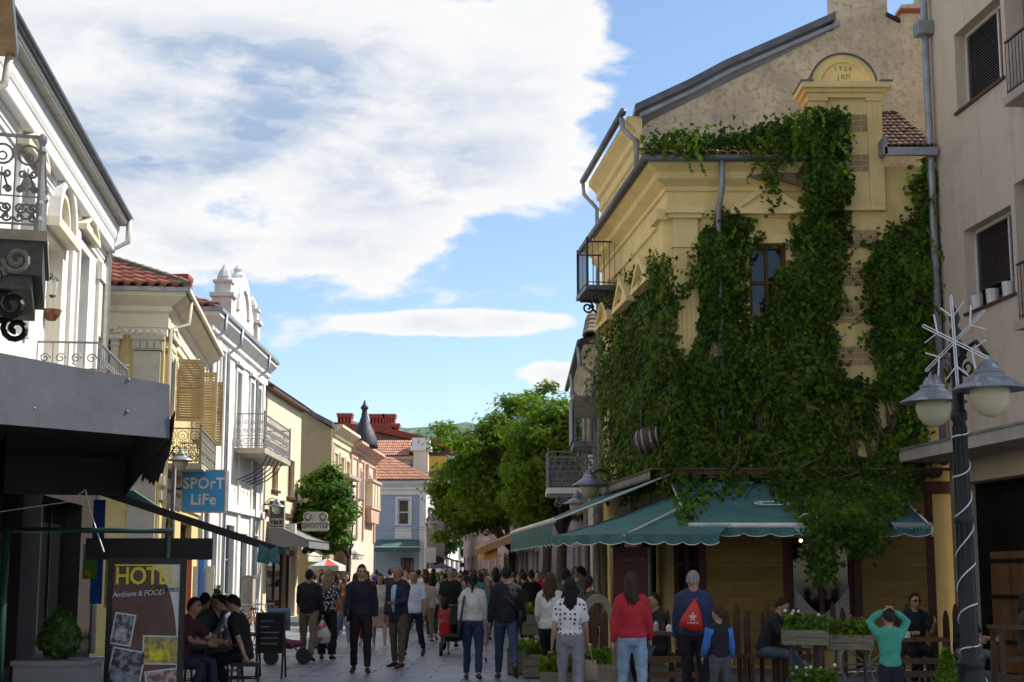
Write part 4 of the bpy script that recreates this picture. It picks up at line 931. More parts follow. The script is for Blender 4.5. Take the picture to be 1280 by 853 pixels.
for i, o in enumerate(oM[:2]):
    q = FMs.mb(); y = .2
    for x in (o[0], o[0] + (o[2] - o[0]) * .70, o[2] - .05): q.box(x, y, o[1], x + .05, y + .06, o[3])
    q.box(o[0], y, o[3] - .06, o[2], y + .06, o[3]); q.box(o[0], y, o[1], o[2], y + .06, o[1] + .05); wn = q.build('window', M_alu, R1)
    q = FMs.mb(); q.quad((o[0], y + .1, o[1]), (o[2], y + .1, o[1]), (o[2], y + .1, o[3]), (o[0], y + .1, o[3])); q.build('pane', M_glass, wn)
    q = FMs.mb(); zlo = o[1] + (.06 if i == 0 else .38); n = 26
    for k_ in range(n):
        z = zlo + (o[3] - .06 - zlo) * k_ / n; h = (o[3] - .06 - zlo) / n; q.quad((o[0] + .05, y + .01, z), (o[2] - .05, y + .01, z + rnd.uniform(-.004, .004)), (o[2] - .05, y + .045, z + h * 1.05), (o[0] + .05, y + .045, z + h * 1.05))
    q.build('blind_slats', M_slat, wn, kind='stuff')
    q = FMs.mb(); q.box(o[0] - .06, -.05, o[1] - .05, o[2] + .06, .3, o[1] - .002); q.build('sill', M_brown, wn)
    if i == 1:
        for k_ in range(3): x = o[0] + .16 + k_ * (o[2] - o[0]) * .33; q = FMs.mb(); q.lathe([(.07, 0), (.10, .02), (.11, .28), (.1, .28)], 10, (x, .12, o[1])); q.build('flower_pot', M_alu, wn)
for o in oM[2:4]:
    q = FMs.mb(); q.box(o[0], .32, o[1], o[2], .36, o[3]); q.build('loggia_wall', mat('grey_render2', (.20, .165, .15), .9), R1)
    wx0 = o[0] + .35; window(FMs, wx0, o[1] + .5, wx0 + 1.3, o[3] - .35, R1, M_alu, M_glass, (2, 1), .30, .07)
    q = FMs.mb(); q.box(o[0] + .5, -.35, o[1] - .14, o[2], .0, o[1] - .002); bl = q.build('balcony', M_conc, R1)
    q = FMs.mb(); rail_panel(q, (o[0] + .6, -.3, o[1]), (o[2], -.3, o[1]), o[1], o[1] + .9, 'plain', .008); q.build('railing', M_iron, bl)
pipe(R1, [FMs.p(.08, -.12, HM), FMs.p(.08, -.12, 3.6)], .075, M_zinc)
q = FMs.mb(); q.box(-.05, -.3, at(1163, 30, 26.6).z - .2, .25, -.0, at(1163, 30, 26.6).z + .05); q.build('rain_hopper', M_zinc, R1)
# canopy slab
zc_ = at(1127, 578, 26.6).z; q = FMs.mb(); q.box(-.35, -.95, zc_, LM, .0, zc_ + .2); q.build('canopy', M_conc, R1)
q = FMs.mb(); q.box(-.37, -.98, zc_ + .2, LM, .0, zc_ + .24); q.build('canopy_flashing', M_zinc, R1)
o = oM[4]; q = FMs.mb(); q.box(o[0], .8, 0, o[2], .84, o[3]); q.box(o[0] - .04, .32, 0, o[0], .84, o[3]); q.box(o[2], .32, 0, o[2] + .04, .84, o[3]); q.box(o[0], .32, o[3], o[2], .84, o[3] + .04); q.build('porch', M_dark, R1)
dx0 = FMs.px(1241, 740, .3)[0]; door = FMs.mb().box(dx0, .30, 0.02, dx0 + 2.2, .33, 2.05).build('plank_door', M_wood, R1)
pm_ = MB(); pm_.box(.006, -.03, 0, .174, 0, 2.0); pme = pm_.mesh('plank'); pme.materials.append(M_woodm)
for k_ in range(12): o_ = link('plank', pme, None, door); o_.matrix_basis = FMs.M @ Matrix.Translation((dx0 + .02 + k_ * .18, .298 - .006 * (k_ % 3), .04))
q = FMs.mb(); 
for z in (.5, 1.25, 1.85): q.box(dx0, .245, z, dx0 + 2.2, .268, z + .07)
q.build('strap_hinge', M_black, door)
# ---- R4: stone house with balconies, and houses behind the trees
A4r = (at(750, 560, 35.3).x, 35.3)
H4r = at(735, 437, 36.5).z
def ops4r(F): return [(7.0, 4.9, 8.0, 7.0), (4.2, 4.9, 5.2, 7.0), (1.3, 4.9, 2.3, 7.0), (.8, 0, 4, 2.7), (5.2, 0, 8.6, 2.7)]
R4, w4r, F4r, N4r, o4r, _ = house('stone_balcony_house', 'weathered pale stone house with grey balconies behind the restaurant', A4r, (.004, 1), 9.2, H4r, 'R', 8, M_stone, ops4r)
for o in o4r[:3]: window(F4r, *o, R4, M_whtrim, M_glass, (2, 2)); surround(F4r, o, R4, M_stone, .14, .1)
for o in o4r[3:]: window(F4r, *o, R4, M_wood, M_glassd, (3, 1), name='shop_window')
bigcornice(F4r, -.1, 9.3, H4r, R4, M_stone, prof3); gutter(R4, F4r.p(-.1, -.48, H4r - .02), F4r.p(9.35, -.48, H4r - .02), .07, M_zincd)
pipe(R4, [F4r.p(8.9, -.48, H4r), F4r.p(8.9, -.46, H4r - .5), F4r.p(8.8, -.1, H4r - .75), F4r.p(8.8, -.1, .1)], .06, M_zinc); pipe(R4, [F4r.p(3.9, -.48, H4r), F4r.p(3.9, -.46, H4r - .6), F4r.p(3.8, -.1, H4r - .9), F4r.p(3.8, -.1, .1)], .06, M_zinc)
tiles_roof(R4, N4r.p(-.4, -.3, H4r + .05), N4r.p(5, -.3, H4r + .05), N4r.p(-.2, 1.8, H4r + .9), N4r.p(5, 1.8, H4r + .9), 14, 5, M_tilegrey, M_deck)
m = F4r.mb(); m.quad((0, -.5, H4r + .05), (9.3, -.5, H4r + .05), (9.3, 2, H4r + 1.1), (0, 2, H4r + 1.1)); m.build('roof_slope', M_tilegrey, R4)
z_ = at(745, 555, 36.4).z
bal = balcony(F4r, 7.0, 8.9, z_, .62, R4, 'plain', at(745, 500, 36.4).z - z_, M_irong, M_zincd, .14, 2)
q = F4r.mb(); q.box(8.92, -.60, z_ + .55, 8.98, .1, z_ + 1.06); q.build('screen', M_woodg, bal); q = F4r.mb(); q.box(6.98, -.66, z_ + .02, 8.94, -.63, z_ + 1.0); q.build('side_screen', mat('blue_screen', (.20, .21, .26), .6), bal)
z2_ = at(715, 612, 42.5).z
balcony(F4r, .7, 2.9, z2_, 1.15, R4, 'lyre', at(715, 566, 42).z - z2_, M_irong, M_whtrim, .16, 2)
# row of houses hidden by the trees and closing the street
def plain_house(name, label, A, d, L, H, side, dep, wm, rm, rows, cols, roof_h=1.6, fm=M_whtrim, gm=M_glass, top=.9):
    ops = []
    for r in range(rows):
        for c_ in range(cols):
            x = (c_ + .5) * L / cols; z = 3.6 + r * 3.0
            if z + 1.7 < H: ops.append((x - .5, z, x + .5, z + 1.7))
    opsg = [((c_ + .15) * L / cols, .1, (c_ + .85) * L / cols, 2.6) for c_ in range(cols)]
    rt, wl, Fs, Fn, os_, _ = house(name, label, A, d, L, H, side, dep, wm, ops + opsg, [(dep * .2, 4, dep * .2 + 1, 5.6), (dep * .6, 4, dep * .6 + 1, 5.6)] if side == 'L' else [])
    for o in os_: window(Fs, *o, rt, fm, gm, (2, 2), .15)
    if side == 'L':
        for o in [(dep * .2, 4, dep * .2 + 1, 5.6), (dep * .6, 4, dep * .6 + 1, 5.6)]: window(Fn, *o, rt, fm, gm, (2, 2), .15)
    bigcornice(Fs, -.1, L + .1, H, rt, M_whtrim, prof3)
    m = Fs.mb(); m.quad((-.2, -.5, H), (L + .2, -.5, H), (L + .2, dep / 2, H + roof_h), (-.2, dep / 2, H + roof_h)); m.quad((-.2, dep + .3, H), (-.2, dep / 2, H + roof_h), (L + .2, dep / 2, H + roof_h), (L + .2, dep + .3, H))
    m.T = Matrix(); m.build('roof', rm, rt)
    g_ = Fs.mb(); g_.prism([(0, H)] * 0 or [(-.01, H - .01), (-.01, H - .01 + .001), (-.005, H)], 0, .01); 
    g2 = Fs.mb(); g2.add([(0, 0, H), (0, dep, H), (0, dep / 2, H + roof_h)], [(0, 1, 2)]); g2.add([(L, 0, H), (L, dep, H), (L, dep / 2, H + roof_h)], [(0, 2, 1)]); g2.build('gable_wall', wm, rt)
    return rt, Fs
plain_house('grey_lilac_house', 'grey lilac house seen under the street trees', (2.6, 45.5), (-.02, 1), 13, 7.0, 'R', 8, mat('lilac_stucco', (.34, .31, .36), .85, .08, 1), M_tile, 1, 4)
plain_house('stone_shop_house', 'narrow stone shop house beyond the brown awning', (1.2, 60), (-.13, 1), 16, 6.6, 'R', 8, mat('lilac_stone', (.36, .32, .34), .9, .12, 1), M_tile, 1, 5)
plain_house('pale_pink_house', 'pale pink house far along the right of the street', (-1.2, 78), (-.10, 1), 20, 7.2, 'R', 8, mat('pale_pink', (.50, .36, .33), .85, .08, 1), M_tile, 1, 6)
plain_house('yellow_end_house', 'yellow house closing the far end of the street', (-.8, 128), (1, .05), 9, 6.4, 'L', 8, M_lyel, M_tile, 1, 3)
plain_house('ochre_end_house', 'ochre house beside the far trees at the street end', (-12.5, 135), (1, .0), 10.5, 7, 'L', 8, M_beige, M_tile, 1, 4)
plain_house('white_far_house', 'white shop house right of the blue corner house', (-4.9, 100), (.05, 1), 20, 5.6, 'L', 7, M_white, M_tile, 1, 5)
# ================================================================ VEGETATION
npr = np.random.default_rng(5)
def leaf_template(kind):
    vs = []; fs = []
    spec = {'creeper': [(-75, .62), (-38, .85), (0, 1.0), (38, .85), (75, .62)], 'spray': [(-60, .8), (-25, 1.0), (10, .9), (48, 1.0), (85, .7)], 'simple': [(-35, .9), (30, 1.0)]}[kind]
    for a, l in spec:
        a = R(a); d = np.array([math.sin(a), -math.cos(a), 0]); p = np.array([math.cos(a), math.sin(a), 0]); w_ = .24 * l if kind != 'spray' else .17 * l
        k = len(vs); vs += [d * .08, d * l * .5 + p * w_ + [0, 0, -.08], d * l + [0, 0, -.16], d * l * .5 - p * w_ + [0, 0, -.08]]; fs.append((k, k + 1, k + 2, k + 3))
    return np.array(vs), np.array(fs)
def leaves(name, pts, nrm, size, shade, kind, m, parent, hang=.7):
    tv, tf = leaf_template(kind); N = len(pts); nv = len(tv)
    nz = nrm + npr.normal(0, .45, (N, 3)); nz /= np.linalg.norm(nz, axis=1)[:, None]
    up = npr.normal(0, 1 - hang + .15, (N, 3)); up[:, 2] += hang
    y = up - nz * np.sum(up * nz, 1)[:, None]; y /= np.linalg.norm(y, axis=1)[:, None] + 1e-9
    x = np.cross(y, nz)
    sc = size[:, None, None]
    V = pts[:, None, :] + sc * (tv[None, :, 0:1] * x[:, None, :] + tv[None, :, 1:2] * y[:, None, :] + tv[None, :, 2:3] * nz[:, None, :])
    Fi = tf[None] + (np.arange(N) * nv)[:, None, None]
    me = bpy.data.meshes.new(name); V = V.reshape(-1, 3); Fi = Fi.reshape(-1, 4)
    me.vertices.add(len(V)); me.vertices.foreach_set('co', V.ravel().astype(np.float32))
    me.loops.add(Fi.size); me.loops.foreach_set('vertex_index', Fi.ravel().astype(np.int32))
    me.polygons.add(len(Fi)); me.polygons.foreach_set('loop_start', np.arange(0, Fi.size, 4, dtype=np.int32)); me.polygons.foreach_set('loop_total', np.full(len(Fi), 4, dtype=np.int32))
    me.update(calc_edges=True)
    at_ = me.attributes.new('shade', 'FLOAT', 'POINT'); at_.data.foreach_set('value', np.repeat(np.clip(shade, 0, 1), nv).astype(np.float32))
    return link(name, me, m, parent, kind='stuff')
def lump(x, y, z, s=1.0):
    return (np.sin(x * 1.9 * s + 1.3) * np.sin(y * 1.7 * s + .4) + np.sin(x * 3.7 * s + z * 2.9 * s) * .7 + np.sin(z * 2.3 * s + 2 + y * 1.1) * .8 + np.sin(x * 6.1 * s - z * 5.3 * s) * .4) / 2.9
def inpoly(u, v, poly):
    n = len(poly); r = np.zeros(len(u), bool); j = n - 1
    for i in range(n):
        ui, vi = poly[i]; uj, vj = poly[j]
        c = ((vi > v) != (vj > v)) & (u < (uj - ui) * (v - vi) / (vj - vi + 1e-9) + ui); r ^= c; j = i
    return r
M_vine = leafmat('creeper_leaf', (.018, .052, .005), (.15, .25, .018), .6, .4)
M_stem = mat('vine_stem', (.11, .075, .045), .9, .3, 9, .4, 30)
vine = thing('creeper', 'dense green creeper covering the ochre restaurant and trailing over its awning', 'climbing plant', (AR[0] + 2, Yf, 0))
def vine_patch(F, poly, N, tmax, y0=-.03, gaps=(), jit=8, size=(.055, .098), mapper=None):
    P = np.array(poly, float); lo_, hi_ = P.min(0), P.max(0); u = npr.uniform(lo_[0] - 8, hi_[0] + 8, N * 3); v = npr.uniform(lo_[1] - 8, hi_[1] + 8, N * 3)
    ok = inpoly(u + npr.normal(0, jit, len(u)), v + npr.normal(0, jit, len(u)), poly)
    for a in gaps: ok &= ~inpoly(u + npr.normal(0, 3.5, len(u)), v + npr.normal(0, 3.5, len(u)), a)
    u, v = u[ok][:N], v[ok][:N]
    pts = []; dep = []
    for a, b_ in zip(u, v):
        if mapper: p = mapper(a, b_); d = 0
        else: x, z = F.px(a, b_); p = F.p(x, 0, z)
        pts.append(p)
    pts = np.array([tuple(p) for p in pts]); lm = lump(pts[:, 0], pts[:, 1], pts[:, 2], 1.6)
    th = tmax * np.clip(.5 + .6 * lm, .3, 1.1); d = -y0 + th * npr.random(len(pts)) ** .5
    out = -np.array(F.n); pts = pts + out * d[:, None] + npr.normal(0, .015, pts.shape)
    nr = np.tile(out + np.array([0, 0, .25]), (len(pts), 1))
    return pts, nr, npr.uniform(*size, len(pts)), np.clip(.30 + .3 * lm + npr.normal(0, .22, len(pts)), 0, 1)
front = [(842, 400), (868, 340), (880, 300), (905, 268), (930, 283), (946, 300), (940, 318), (934, 335), (932, 386), (950, 394), (955, 345), (968, 322), (985, 325), (992, 300), (1005, 275), (1013, 240), (1003, 205), (1000, 168), (1015, 153), (1034, 158), (1046, 200), (1047, 262), (1057, 300), (1046, 340), (1036, 400), (1036, 440), (1050, 470), (1090, 492), (1105, 465), (1090, 425), (1083, 335), (1110, 290), (1142, 278), (1142, 235), (1158, 195), (1178, 215), (1178, 330), (1182, 400), (1175, 440), (1160, 470), (1152, 540), (1138, 612), (835, 612), (838, 480)]
gaps = [[(934, 308), (986, 304), (990, 328), (970, 342), (958, 396), (934, 396)], [(884, 422), (905, 422), (903, 452), (882, 455)], [(842, 395), (868, 350), (880, 372), (862, 460), (842, 440)], [(978, 462), (1000, 460), (1000, 474), (980, 476)], [(1043, 512), (1060, 510), (1060, 530), (1046, 532)], [(870, 545), (890, 545), (890, 560), (872, 558)], [(1088, 500), (1118, 496), (1120, 530), (1090, 540)], [(1050, 545), (1095, 540), (1100, 572), (1055, 575)], [(955, 430), (975, 428), (972, 446), (956, 448)], [(1000, 500), (1020, 497), (1018, 520), (1002, 522)], [(905, 480), (922, 478), (920, 500), (906, 500)]]
parts_ = [vine_patch(FRn, front, 29000, .42, gaps=gaps)]
side_p = [(846, 318), (815, 335), (792, 352), (780, 360), (768, 420), (754, 462), (750, 486), (764, 520), (766, 590), (758, 622), (846, 600)]
parts_.append(vine_patch(FRs, side_p, 14000, .42))
roofp = [(805, 186), (860, 181), (910, 178), (960, 172), (1000, 160), (1045, 156), (1048, 190), (1000, 196), (900, 196), (830, 198), (808, 200)]
parts_.append(vine_patch(FRn, roofp, 2300, .3, -.45))
parts_.append(vine_patch(FRn, [(955, 195), (966, 195), (968, 240), (962, 270), (955, 240)], 160, .2, -.3))
parts_.append(vine_patch(FRn, [(948, 170), (985, 165), (1000, 185), (990, 205), (960, 210), (950, 195)], 350, .3, -.4))
parts_.append(vine_patch(FRn, [(1000, 150), (1044, 152), (1050, 255), (1018, 265), (1008, 220)], 2200, .35, -.35))
# trailing part lying over the awning
zw, zbar = 3.38, 2.47; yw, ybar = 26.9, 24.0
def aw(u, v):
    # follow the awning slope: depth from image height between the wall line and the bar
    t = min(1.0, max(0.0, (v - 597) / (652 - 597))); return at(u, v, yw - .25 + (ybar - .12 - yw + .25) * t)
hangp = [(955, 592), (975, 612), (1000, 632), (1016, 652), (1016, 690), (1018, 722), (1034, 724), (1036, 690), (1046, 662), (1062, 664), (1070, 688), (1092, 690), (1100, 652), (1112, 630), (1140, 620), (1132, 592)]
parts_.append(vine_patch(FRn, hangp, 5000, .22, -.05, mapper=aw)); parts_.append(vine_patch(FRn, [(845, 605), (905, 600), (930, 590), (940, 600), (915, 615), (880, 625), (850, 650), (846, 620)], 330, .12, -.05, mapper=aw))
def tendrils(src, F, n, drop, seed):
    rg = np.random.default_rng(seed); pts, nr, sz, sh = [], [], [], []; out = -np.array(F.n); al = np.array(F.d)
    for k_ in range(n):
        p = src[rg.integers(0, len(src))] + out * rg.uniform(.05, .16); d = al * rg.normal(0, .6) + np.array([0, 0, -drop]) + out * rg.uniform(0, .25); d /= np.linalg.norm(d); c0 = rg.uniform(.25, .85); L = rg.integers(7, 20)
        for j in range(L):
            p = p + d * .042 + rg.normal(0, .010, 3); d = d + rg.normal(0, .10, 3) + np.array([0, 0, -.05]); d /= np.linalg.norm(d)
            pts.append(p.copy()); nr.append(out + rg.normal(0, .3, 3)); sz.append(rg.uniform(.05, .10) * (1 - .5 * j / L)); sh.append(c0 + rg.normal(0, .12) + .15 * j / L)
    return np.array(pts), np.array(nr), np.array(sz), np.clip(np.array(sh), 0, 1)
parts_.append(tendrils(parts_[0][0], FRn, 330, .8, 3)); parts_.append(tendrils(parts_[1][0], FRs, 130, .8, 4)); parts_.append(tendrils(parts_[2][0], FRn, 40, .9, 5))
P_ = [np.concatenate([p[i] for p in parts_]) for i in range(4)]
P_[2] = P_[2] * np.clip(npr.lognormal(0, .25, len(P_[2])), .6, 1.7)
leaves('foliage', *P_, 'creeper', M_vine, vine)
m = MB()
for k_ in range(46):
    u = rnd.choice([rnd.uniform(880, 1035), rnd.uniform(1090, 1150), rnd.uniform(845, 1130)]); v = rnd.uniform(470, 600); pts = []; x, z = FRn.px(u, 605); a = rnd.uniform(-.5, .5)
    for q in range(7): pts.append(FRn.p(x, -.06 - .2 * math.sin(q * .5) * rnd.random(), max(3.3, z) + q * .28)); x += a * .2 + rnd.uniform(-.12, .12)
    m.tube(pts, [.03 - .003 * q for q in range(7)], 5)
for u0, v0, u1, v1 in ((905, 600, 925, 545), (915, 590, 905, 560), (990, 590, 1030, 570), (1015, 585, 1060, 600), (1040, 600, 1075, 585), (960, 575, 990, 560)):
    a = at(u0, v0, 26.55); b_ = at(u1, v1, 26.5); c = (a + b_) / 2 + Vector((rnd.uniform(-.2, .2), -.15, rnd.uniform(-.15, .15))); m.tube([a, a.lerp(c, .6), c, c.lerp(b_, .5), b_], .018, 5)
m.build('stem', M_stem, vine, True)
# ---- trees
M_leafR = leafmat('locust_leaf', (.060, .125, .008), (.18, .28, .022), .6, .5)
M_leafL = leafmat('maple_leaf', (.040, .110, .012), (.13, .25, .025), .5, .5)
M_leafF = leafmat('far_leaf', (.02, .055, .012), (.065, .12, .024), .5, .35)
M_bark = mat('bark', (.085, .062, .045), .95, .3, 6, .8, 18, stretch=(4, 4, 1))
def tree(name, label, base, top, crown, N, lm, size=(.12, .2), kind='spray', ncl=80, trunk_r=.18, group=None, seed=1, clump=.55, fork=2.6):
    rg = np.random.default_rng(seed); t = thing(name, label, 'tree', (base[0], base[1], 0), group=group)
    C_, Rd = np.array(crown[0], float), np.array(crown[1], float)
    cl = []
    while len(cl) < ncl:
        p = rg.normal(0, 1, 3); p /= np.linalg.norm(p); r = rg.random() ** .45; p *= r
        k = 1 + .14 * math.sin(3 * math.atan2(p[1], p[0]) + seed) + .08 * math.sin(4.3 * p[2] + seed * 2.1)
        if p[2] < -.75: continue
        cl.append(C_ + p * Rd * k * .92)
    cl = np.array(cl)
    m = MB(); tp = [Vector((base[0], base[1], -.02)), Vector((base[0] + .03, base[1], .3)), Vector((base[0] - .02, base[1] + .03, fork * .6)), Vector((base[0] + .02, base[1], fork))]
    m.tube(tp, [trunk_r * 1.35, trunk_r * 1.05, trunk_r * .9, trunk_r * .85], 9); m.build('trunk', M_bark, t, True)
    m = MB(); nl = 7; limbs = []
    for i in range(nl):
        a = 2 * PI * i / nl + rg.random(); e = Vector((C_[0] + Rd[0] * .55 * math.cos(a), C_[1] + Rd[1] * .55 * math.sin(a), C_[2] + Rd[2] * rg.uniform(-.2, .55)))
        s_ = tp[-1]; mid = s_.lerp(e, .5) + Vector((rg.normal(0, .15), rg.normal(0, .15), .2)); m.tube([s_, s_.lerp(mid, .5) + Vector((0, 0, -.05)), mid, e], [trunk_r * .6, trunk_r * .45, trunk_r * .32, trunk_r * .1], 6); limbs += [mid, e, mid.lerp(e, .5)]
    for c in cl[::2]:
        c = Vector(c); s_ = min(limbs, key=lambda q: (q - c).length); m.tube([s_, s_.lerp(c, .5) + Vector((0, 0, .08)), c], [.035, .022, .008], 4)
    m.build('limb', M_bark, t, True)
    which = rg.integers(0, ncl, N); csz = rg.uniform(.6, 1.25, ncl) * clump
    off = rg.normal(0, 1, (N, 3)); off /= np.linalg.norm(off, axis=1)[:, None]; off *= (rg.random(N) ** .6)[:, None]
    pts = cl[which] + off * csz[which][:, None] * np.array([1.15, 1.15, .7])
    nr = (pts - C_) / Rd; nr /= np.linalg.norm(nr, axis=1)[:, None] + 1e-6; nr = nr * .6 + off * .5; nr[:, 2] += .5
    sh = np.clip(rg.uniform(.2, .8, ncl)[which] + rg.normal(0, .15, N), 0, 1)
    leaves('crown', pts, nr, rg.uniform(*size, N), sh, kind, lm, t, .45)
    return t
GR = 'locust trees along the right of the street'
c = at(640, 585, 54)
tree('locust_tree', 'large broad locust tree with bright green crown over the brown awning', (at(684, 700, 52).x, 52), 9, ((c.x + .15, 53, 5.5), (2.85, 2.5, 2.75)), 27000, M_leafR, (.10, .17), seed=3, ncl=150, clump=.66, group=GR, fork=2.8)
tree('locust_tree', 'tall locust tree rising beside the stone balcony house', (at(703, 700, 46).x, 46.5), 9, ((at(700, 570, 46.5).x - .25, 46.5, 5.15), (1.75, 1.7, 2.4)), 17000, M_leafR, (.10, .16), seed=8, ncl=100, clump=.6, group=GR, fork=2.8)
tree('locust_tree', 'lower locust tree beyond the big one, reaching over the street', (at(640, 700, 66).x, 66), 7, ((at(588, 610, 66).x, 66, 5.0), (2.1, 2.2, 2.3)), 15000, M_leafR, (.12, .2), seed=12, ncl=95, clump=.65, group=GR, fork=2.6)
tree('maple_tree', 'small bright green maple behind the optician sign', (at(436, 700, 58.5).x, 58.5), 7, ((at(408, 640, 58.5).x, 58.3, 3.95), (1.15, 1.3, 2.3)), 12000, M_leafL, (.11, .18), 'creeper', 85, .1, seed=4, clump=.42, fork=2.2)
for k_, (u, v, Y, rx, rz, lb) in enumerate([(566, 655, 118, 3.4, 3.6, 'dark round tree closing the street behind the awnings'), (548, 668, 104, 1.5, 1.8, 'small dark tree beside the yellow balconies'), (590, 665, 140, 3.2, 3.4, 'far green tree left of the yellow end house')]):
    cc = at(u, v, Y); tree('street_tree', lb, (cc.x, Y), 6, ((cc.x, Y, max(3.4, cc.z)), (rx, rx, rz)), 4200, M_leafF, (.26, .42), 'creeper', 45, .2, seed=20 + k_, clump=.95, group='far trees at the street end', fork=2)
# ================================================================ AWNINGS AND CANOPIES
def sheet(name, pts, m, parent, nx=6, ny=4, sag=.03, local=False):
    # soft cloth between four corners: pts = top-left, top-right, bottom-right, bottom-left
    a, b_, c, d = map(Vector, pts); q = MB(); nrm = (b_ - a).cross(d - a).normalized()
    for j in range(ny + 1):
        for i in range(nx + 1):
            s, t = i / nx, j / ny; p = a.lerp(b_, s).lerp(d.lerp(c, s), t)
            p = p - Vector((0, 0, 1)) * sag * (math.sin(PI * t) * (.6 + .4 * abs(math.cos(PI * s * 3)))); q.v.append(p)
    q.f = [(j * (nx + 1) + i, j * (nx + 1) + i + 1, (j + 1) * (nx + 1) + i + 1, (j + 1) * (nx + 1) + i) for j in range(ny) for i in range(nx)]; q.m = [0] * len(q.f)
    o = q.build(name, m, parent, True, local); md = o.modifiers.new('thickness', 'SOLIDIFY'); md.thickness = .006; return o
def valance(a, b_, h, m, parent, n=10, amp=.05, edge=None, drop=0.0, name='valance', th=.006):
    a, b_ = Vector(a), Vector(b_); L = (b_ - a).length; d = (b_ - a) / L; k = n * 6; pts = []
    for i in range(k + 1):
        t = i / k; z = -h - drop * t + amp * (1 - abs(math.sin(PI * t * n)) ** .7) ; pts.append((L * t, z))
    nn = Vector((0, 0, 1)).cross(d).normalized(); dd_ = d.copy()
    T = Matrix(((dd_.x, nn.x, 0, a.x), (dd_.y, nn.y, 0, a.y), (dd_.z, nn.z, 1, a.z), (0, 0, 0, 1)))
    q = MB(T); top = [(x, 0) for x, _ in pts]
    for i in range(k):
        wv = lambda t: .02 * math.sin(t * n * 2 * PI)
        q.quad((pts[i][0], wv(i / k), pts[i][1]), (pts[i + 1][0], wv((i + 1) / k), pts[i + 1][1]), (pts[i + 1][0], 0, 0), (pts[i][0], 0, 0))
    o = q.build(name, m, parent); md = o.modifiers.new('thickness', 'SOLIDIFY'); md.thickness = th
    if edge: e = MB(T); e.tube([(x, .02 * math.sin(i / k * n * 2 * PI), z) for i, (x, z) in enumerate(pts)], .009, 4); e.build('piping', edge, o)
    return o
# front awning of the restaurant
Yb = 24.0; zt = at(1000, 600, 26.85).z; zbar = at(1000, 657, Yb).z
xa, xb = at(862, 657, Yb).x, at(1163, 657, Yb).x
xaw, xbw = at(856, 600, 26.85).x, at(1140, 600, 26.85).x
aw1 = thing('front_awning', 'green canvas awning with beer lettering over the restaurant front', 'awning', (xa, Yf, 0))
sheet('canvas', [(xa, 26.88, zt), (xb, 26.88, zt), (xb, Yb, zbar), (xa, Yb, zbar)], M_green, aw1, 10, 5, .05)
q = MB(); q.tube([(xa - .02, Yb - .01, zbar), (xb + .02, Yb - .01, zbar)], .045, 8); q.build('front_bar', M_alu, aw1, True)
zv = at(1000, 695, Yb).z; hv = zbar - .03 - at(1100, 671, Yb).z
valance((xa, Yb - .03, zbar - .03), (xb, Yb - .03, zbar - .03), hv, M_green, aw1, 9, .05, M_alu)
q = MB(); q.tube([(xb + .02, Yb - .03, zbar), (xb + .02, Yb - .03, zbar - hv - .03)], .02, 6); q.build('end_rod', M_alu, aw1, True)
q = MB(); q.tube([(xa, Yb, zbar), (xa, 26.88, zt)], .018, 6); q.build('side_rod', M_alu, aw1, True); q = MB(); q.tube([(xb, Yb, zbar), (xb, 26.88, zt)], .018, 6); q.build('side_rod', M_alu, aw1, True)
for x in (xa + .4, xb - .4): q = MB(); q.tube([(x, 26.85, zt - .5), (x + .1, 25.4, zbar - .12), (x, Yb + .03, zbar)], .025, 6); q.build('arm', M_alu, aw1, True)
M_let = mat('faded_lettering', (.55, .62, .60), .8, .25, 30)
Tv = lambda u, v: Matrix.Translation((at(u, v, Yb - .08).x, Yb - .075, at(u, v, Yb - .08).z))
text('Скопско', 'lettering', .20, mat('ghost_lettering', (.22, .32, .31), .8, .3, 30), Tv(1128, 657), aw1, .002, 1.0, .1); text('Скопско', 'lettering', .13, mat('ghost_lettering', (.2, .3, .3)), Tv(893, 657), aw1, .002, 1.0, .1)
text('бурек', 'lettering', .16, M_let, Tv(1010, 656) @ Matrix.Rotation(R(-18), 4, 'Y'), aw1, .002)
q = MB(Tv(1011, 657)); ring(q, (0, 0, 0), .19, (1, 0, 0), (0, 0, 1), .008, 24); q.build('round_logo', M_let, aw1)
slope = math.atan2(zt - zbar, 26.88 - Yb)
Ms = Matrix.Translation((at(968, 628, 25.2).x, 25.2, zbar + (zt - zbar) * (1.2 / 2.88) + .035)) @ Matrix.Rotation(slope - PI / 2, 4, 'X')
q = MB(Ms); spiral(q, (-.25, 0, 0), .10, (1, 0, 0), (0, 0, 1), PI / 2, 1.2, .012); q.tube([(-.25, 0, .1), (0, 0, .09), (.1, 0, .02), (.35, 0, -.02)], .012, 4); q.tube([(-.25, 0, -.1), (.1, 0, -.10), (.45, 0, -.06)], .012, 4); q.build('scroll_emblem', M_let, aw1)
# fascia of scalloped boards above
fb_ = thing('scalloped_fascia', 'dark scalloped timber fascia above the green awnings', 'fascia', (xa, Yf, 3.3))
q = FRn.mb(); zf = at(900, 589, Yf).z
for i in range(17): x = -.05 + i * .285; q.prism([(x, zf), (x + .285, zf), (x + .285, zf - .09)] + [(x + .1425 - .1425 * math.cos(PI * (1 - k_ / 6)) * -1, zf - .09 - .07 * math.sin(PI * k_ / 6)) for k_ in range(1, 6)] + [(x, zf - .09)], -.42, -.39)
q.build('front_boards', M_wood, fb_, kind='stuff')
q = FRn.mb(); q.prism([(-.1, zf), (WR - .1, zf), (WR - .1, zf + .03), (-.1, zf + .03)], -.45, -.02); q.build('shelf', mat('grey_board', (.11, .085, .07), .9, .2, 5), fb_)
q = FRs.mb(); 
for i in range(36): x = LR - i * .15; q.prism([(x - .14, zf), (x, zf), (x, zf - .1), (x - .07, zf - .17), (x - .14, zf - .1)], -.42, -.40)
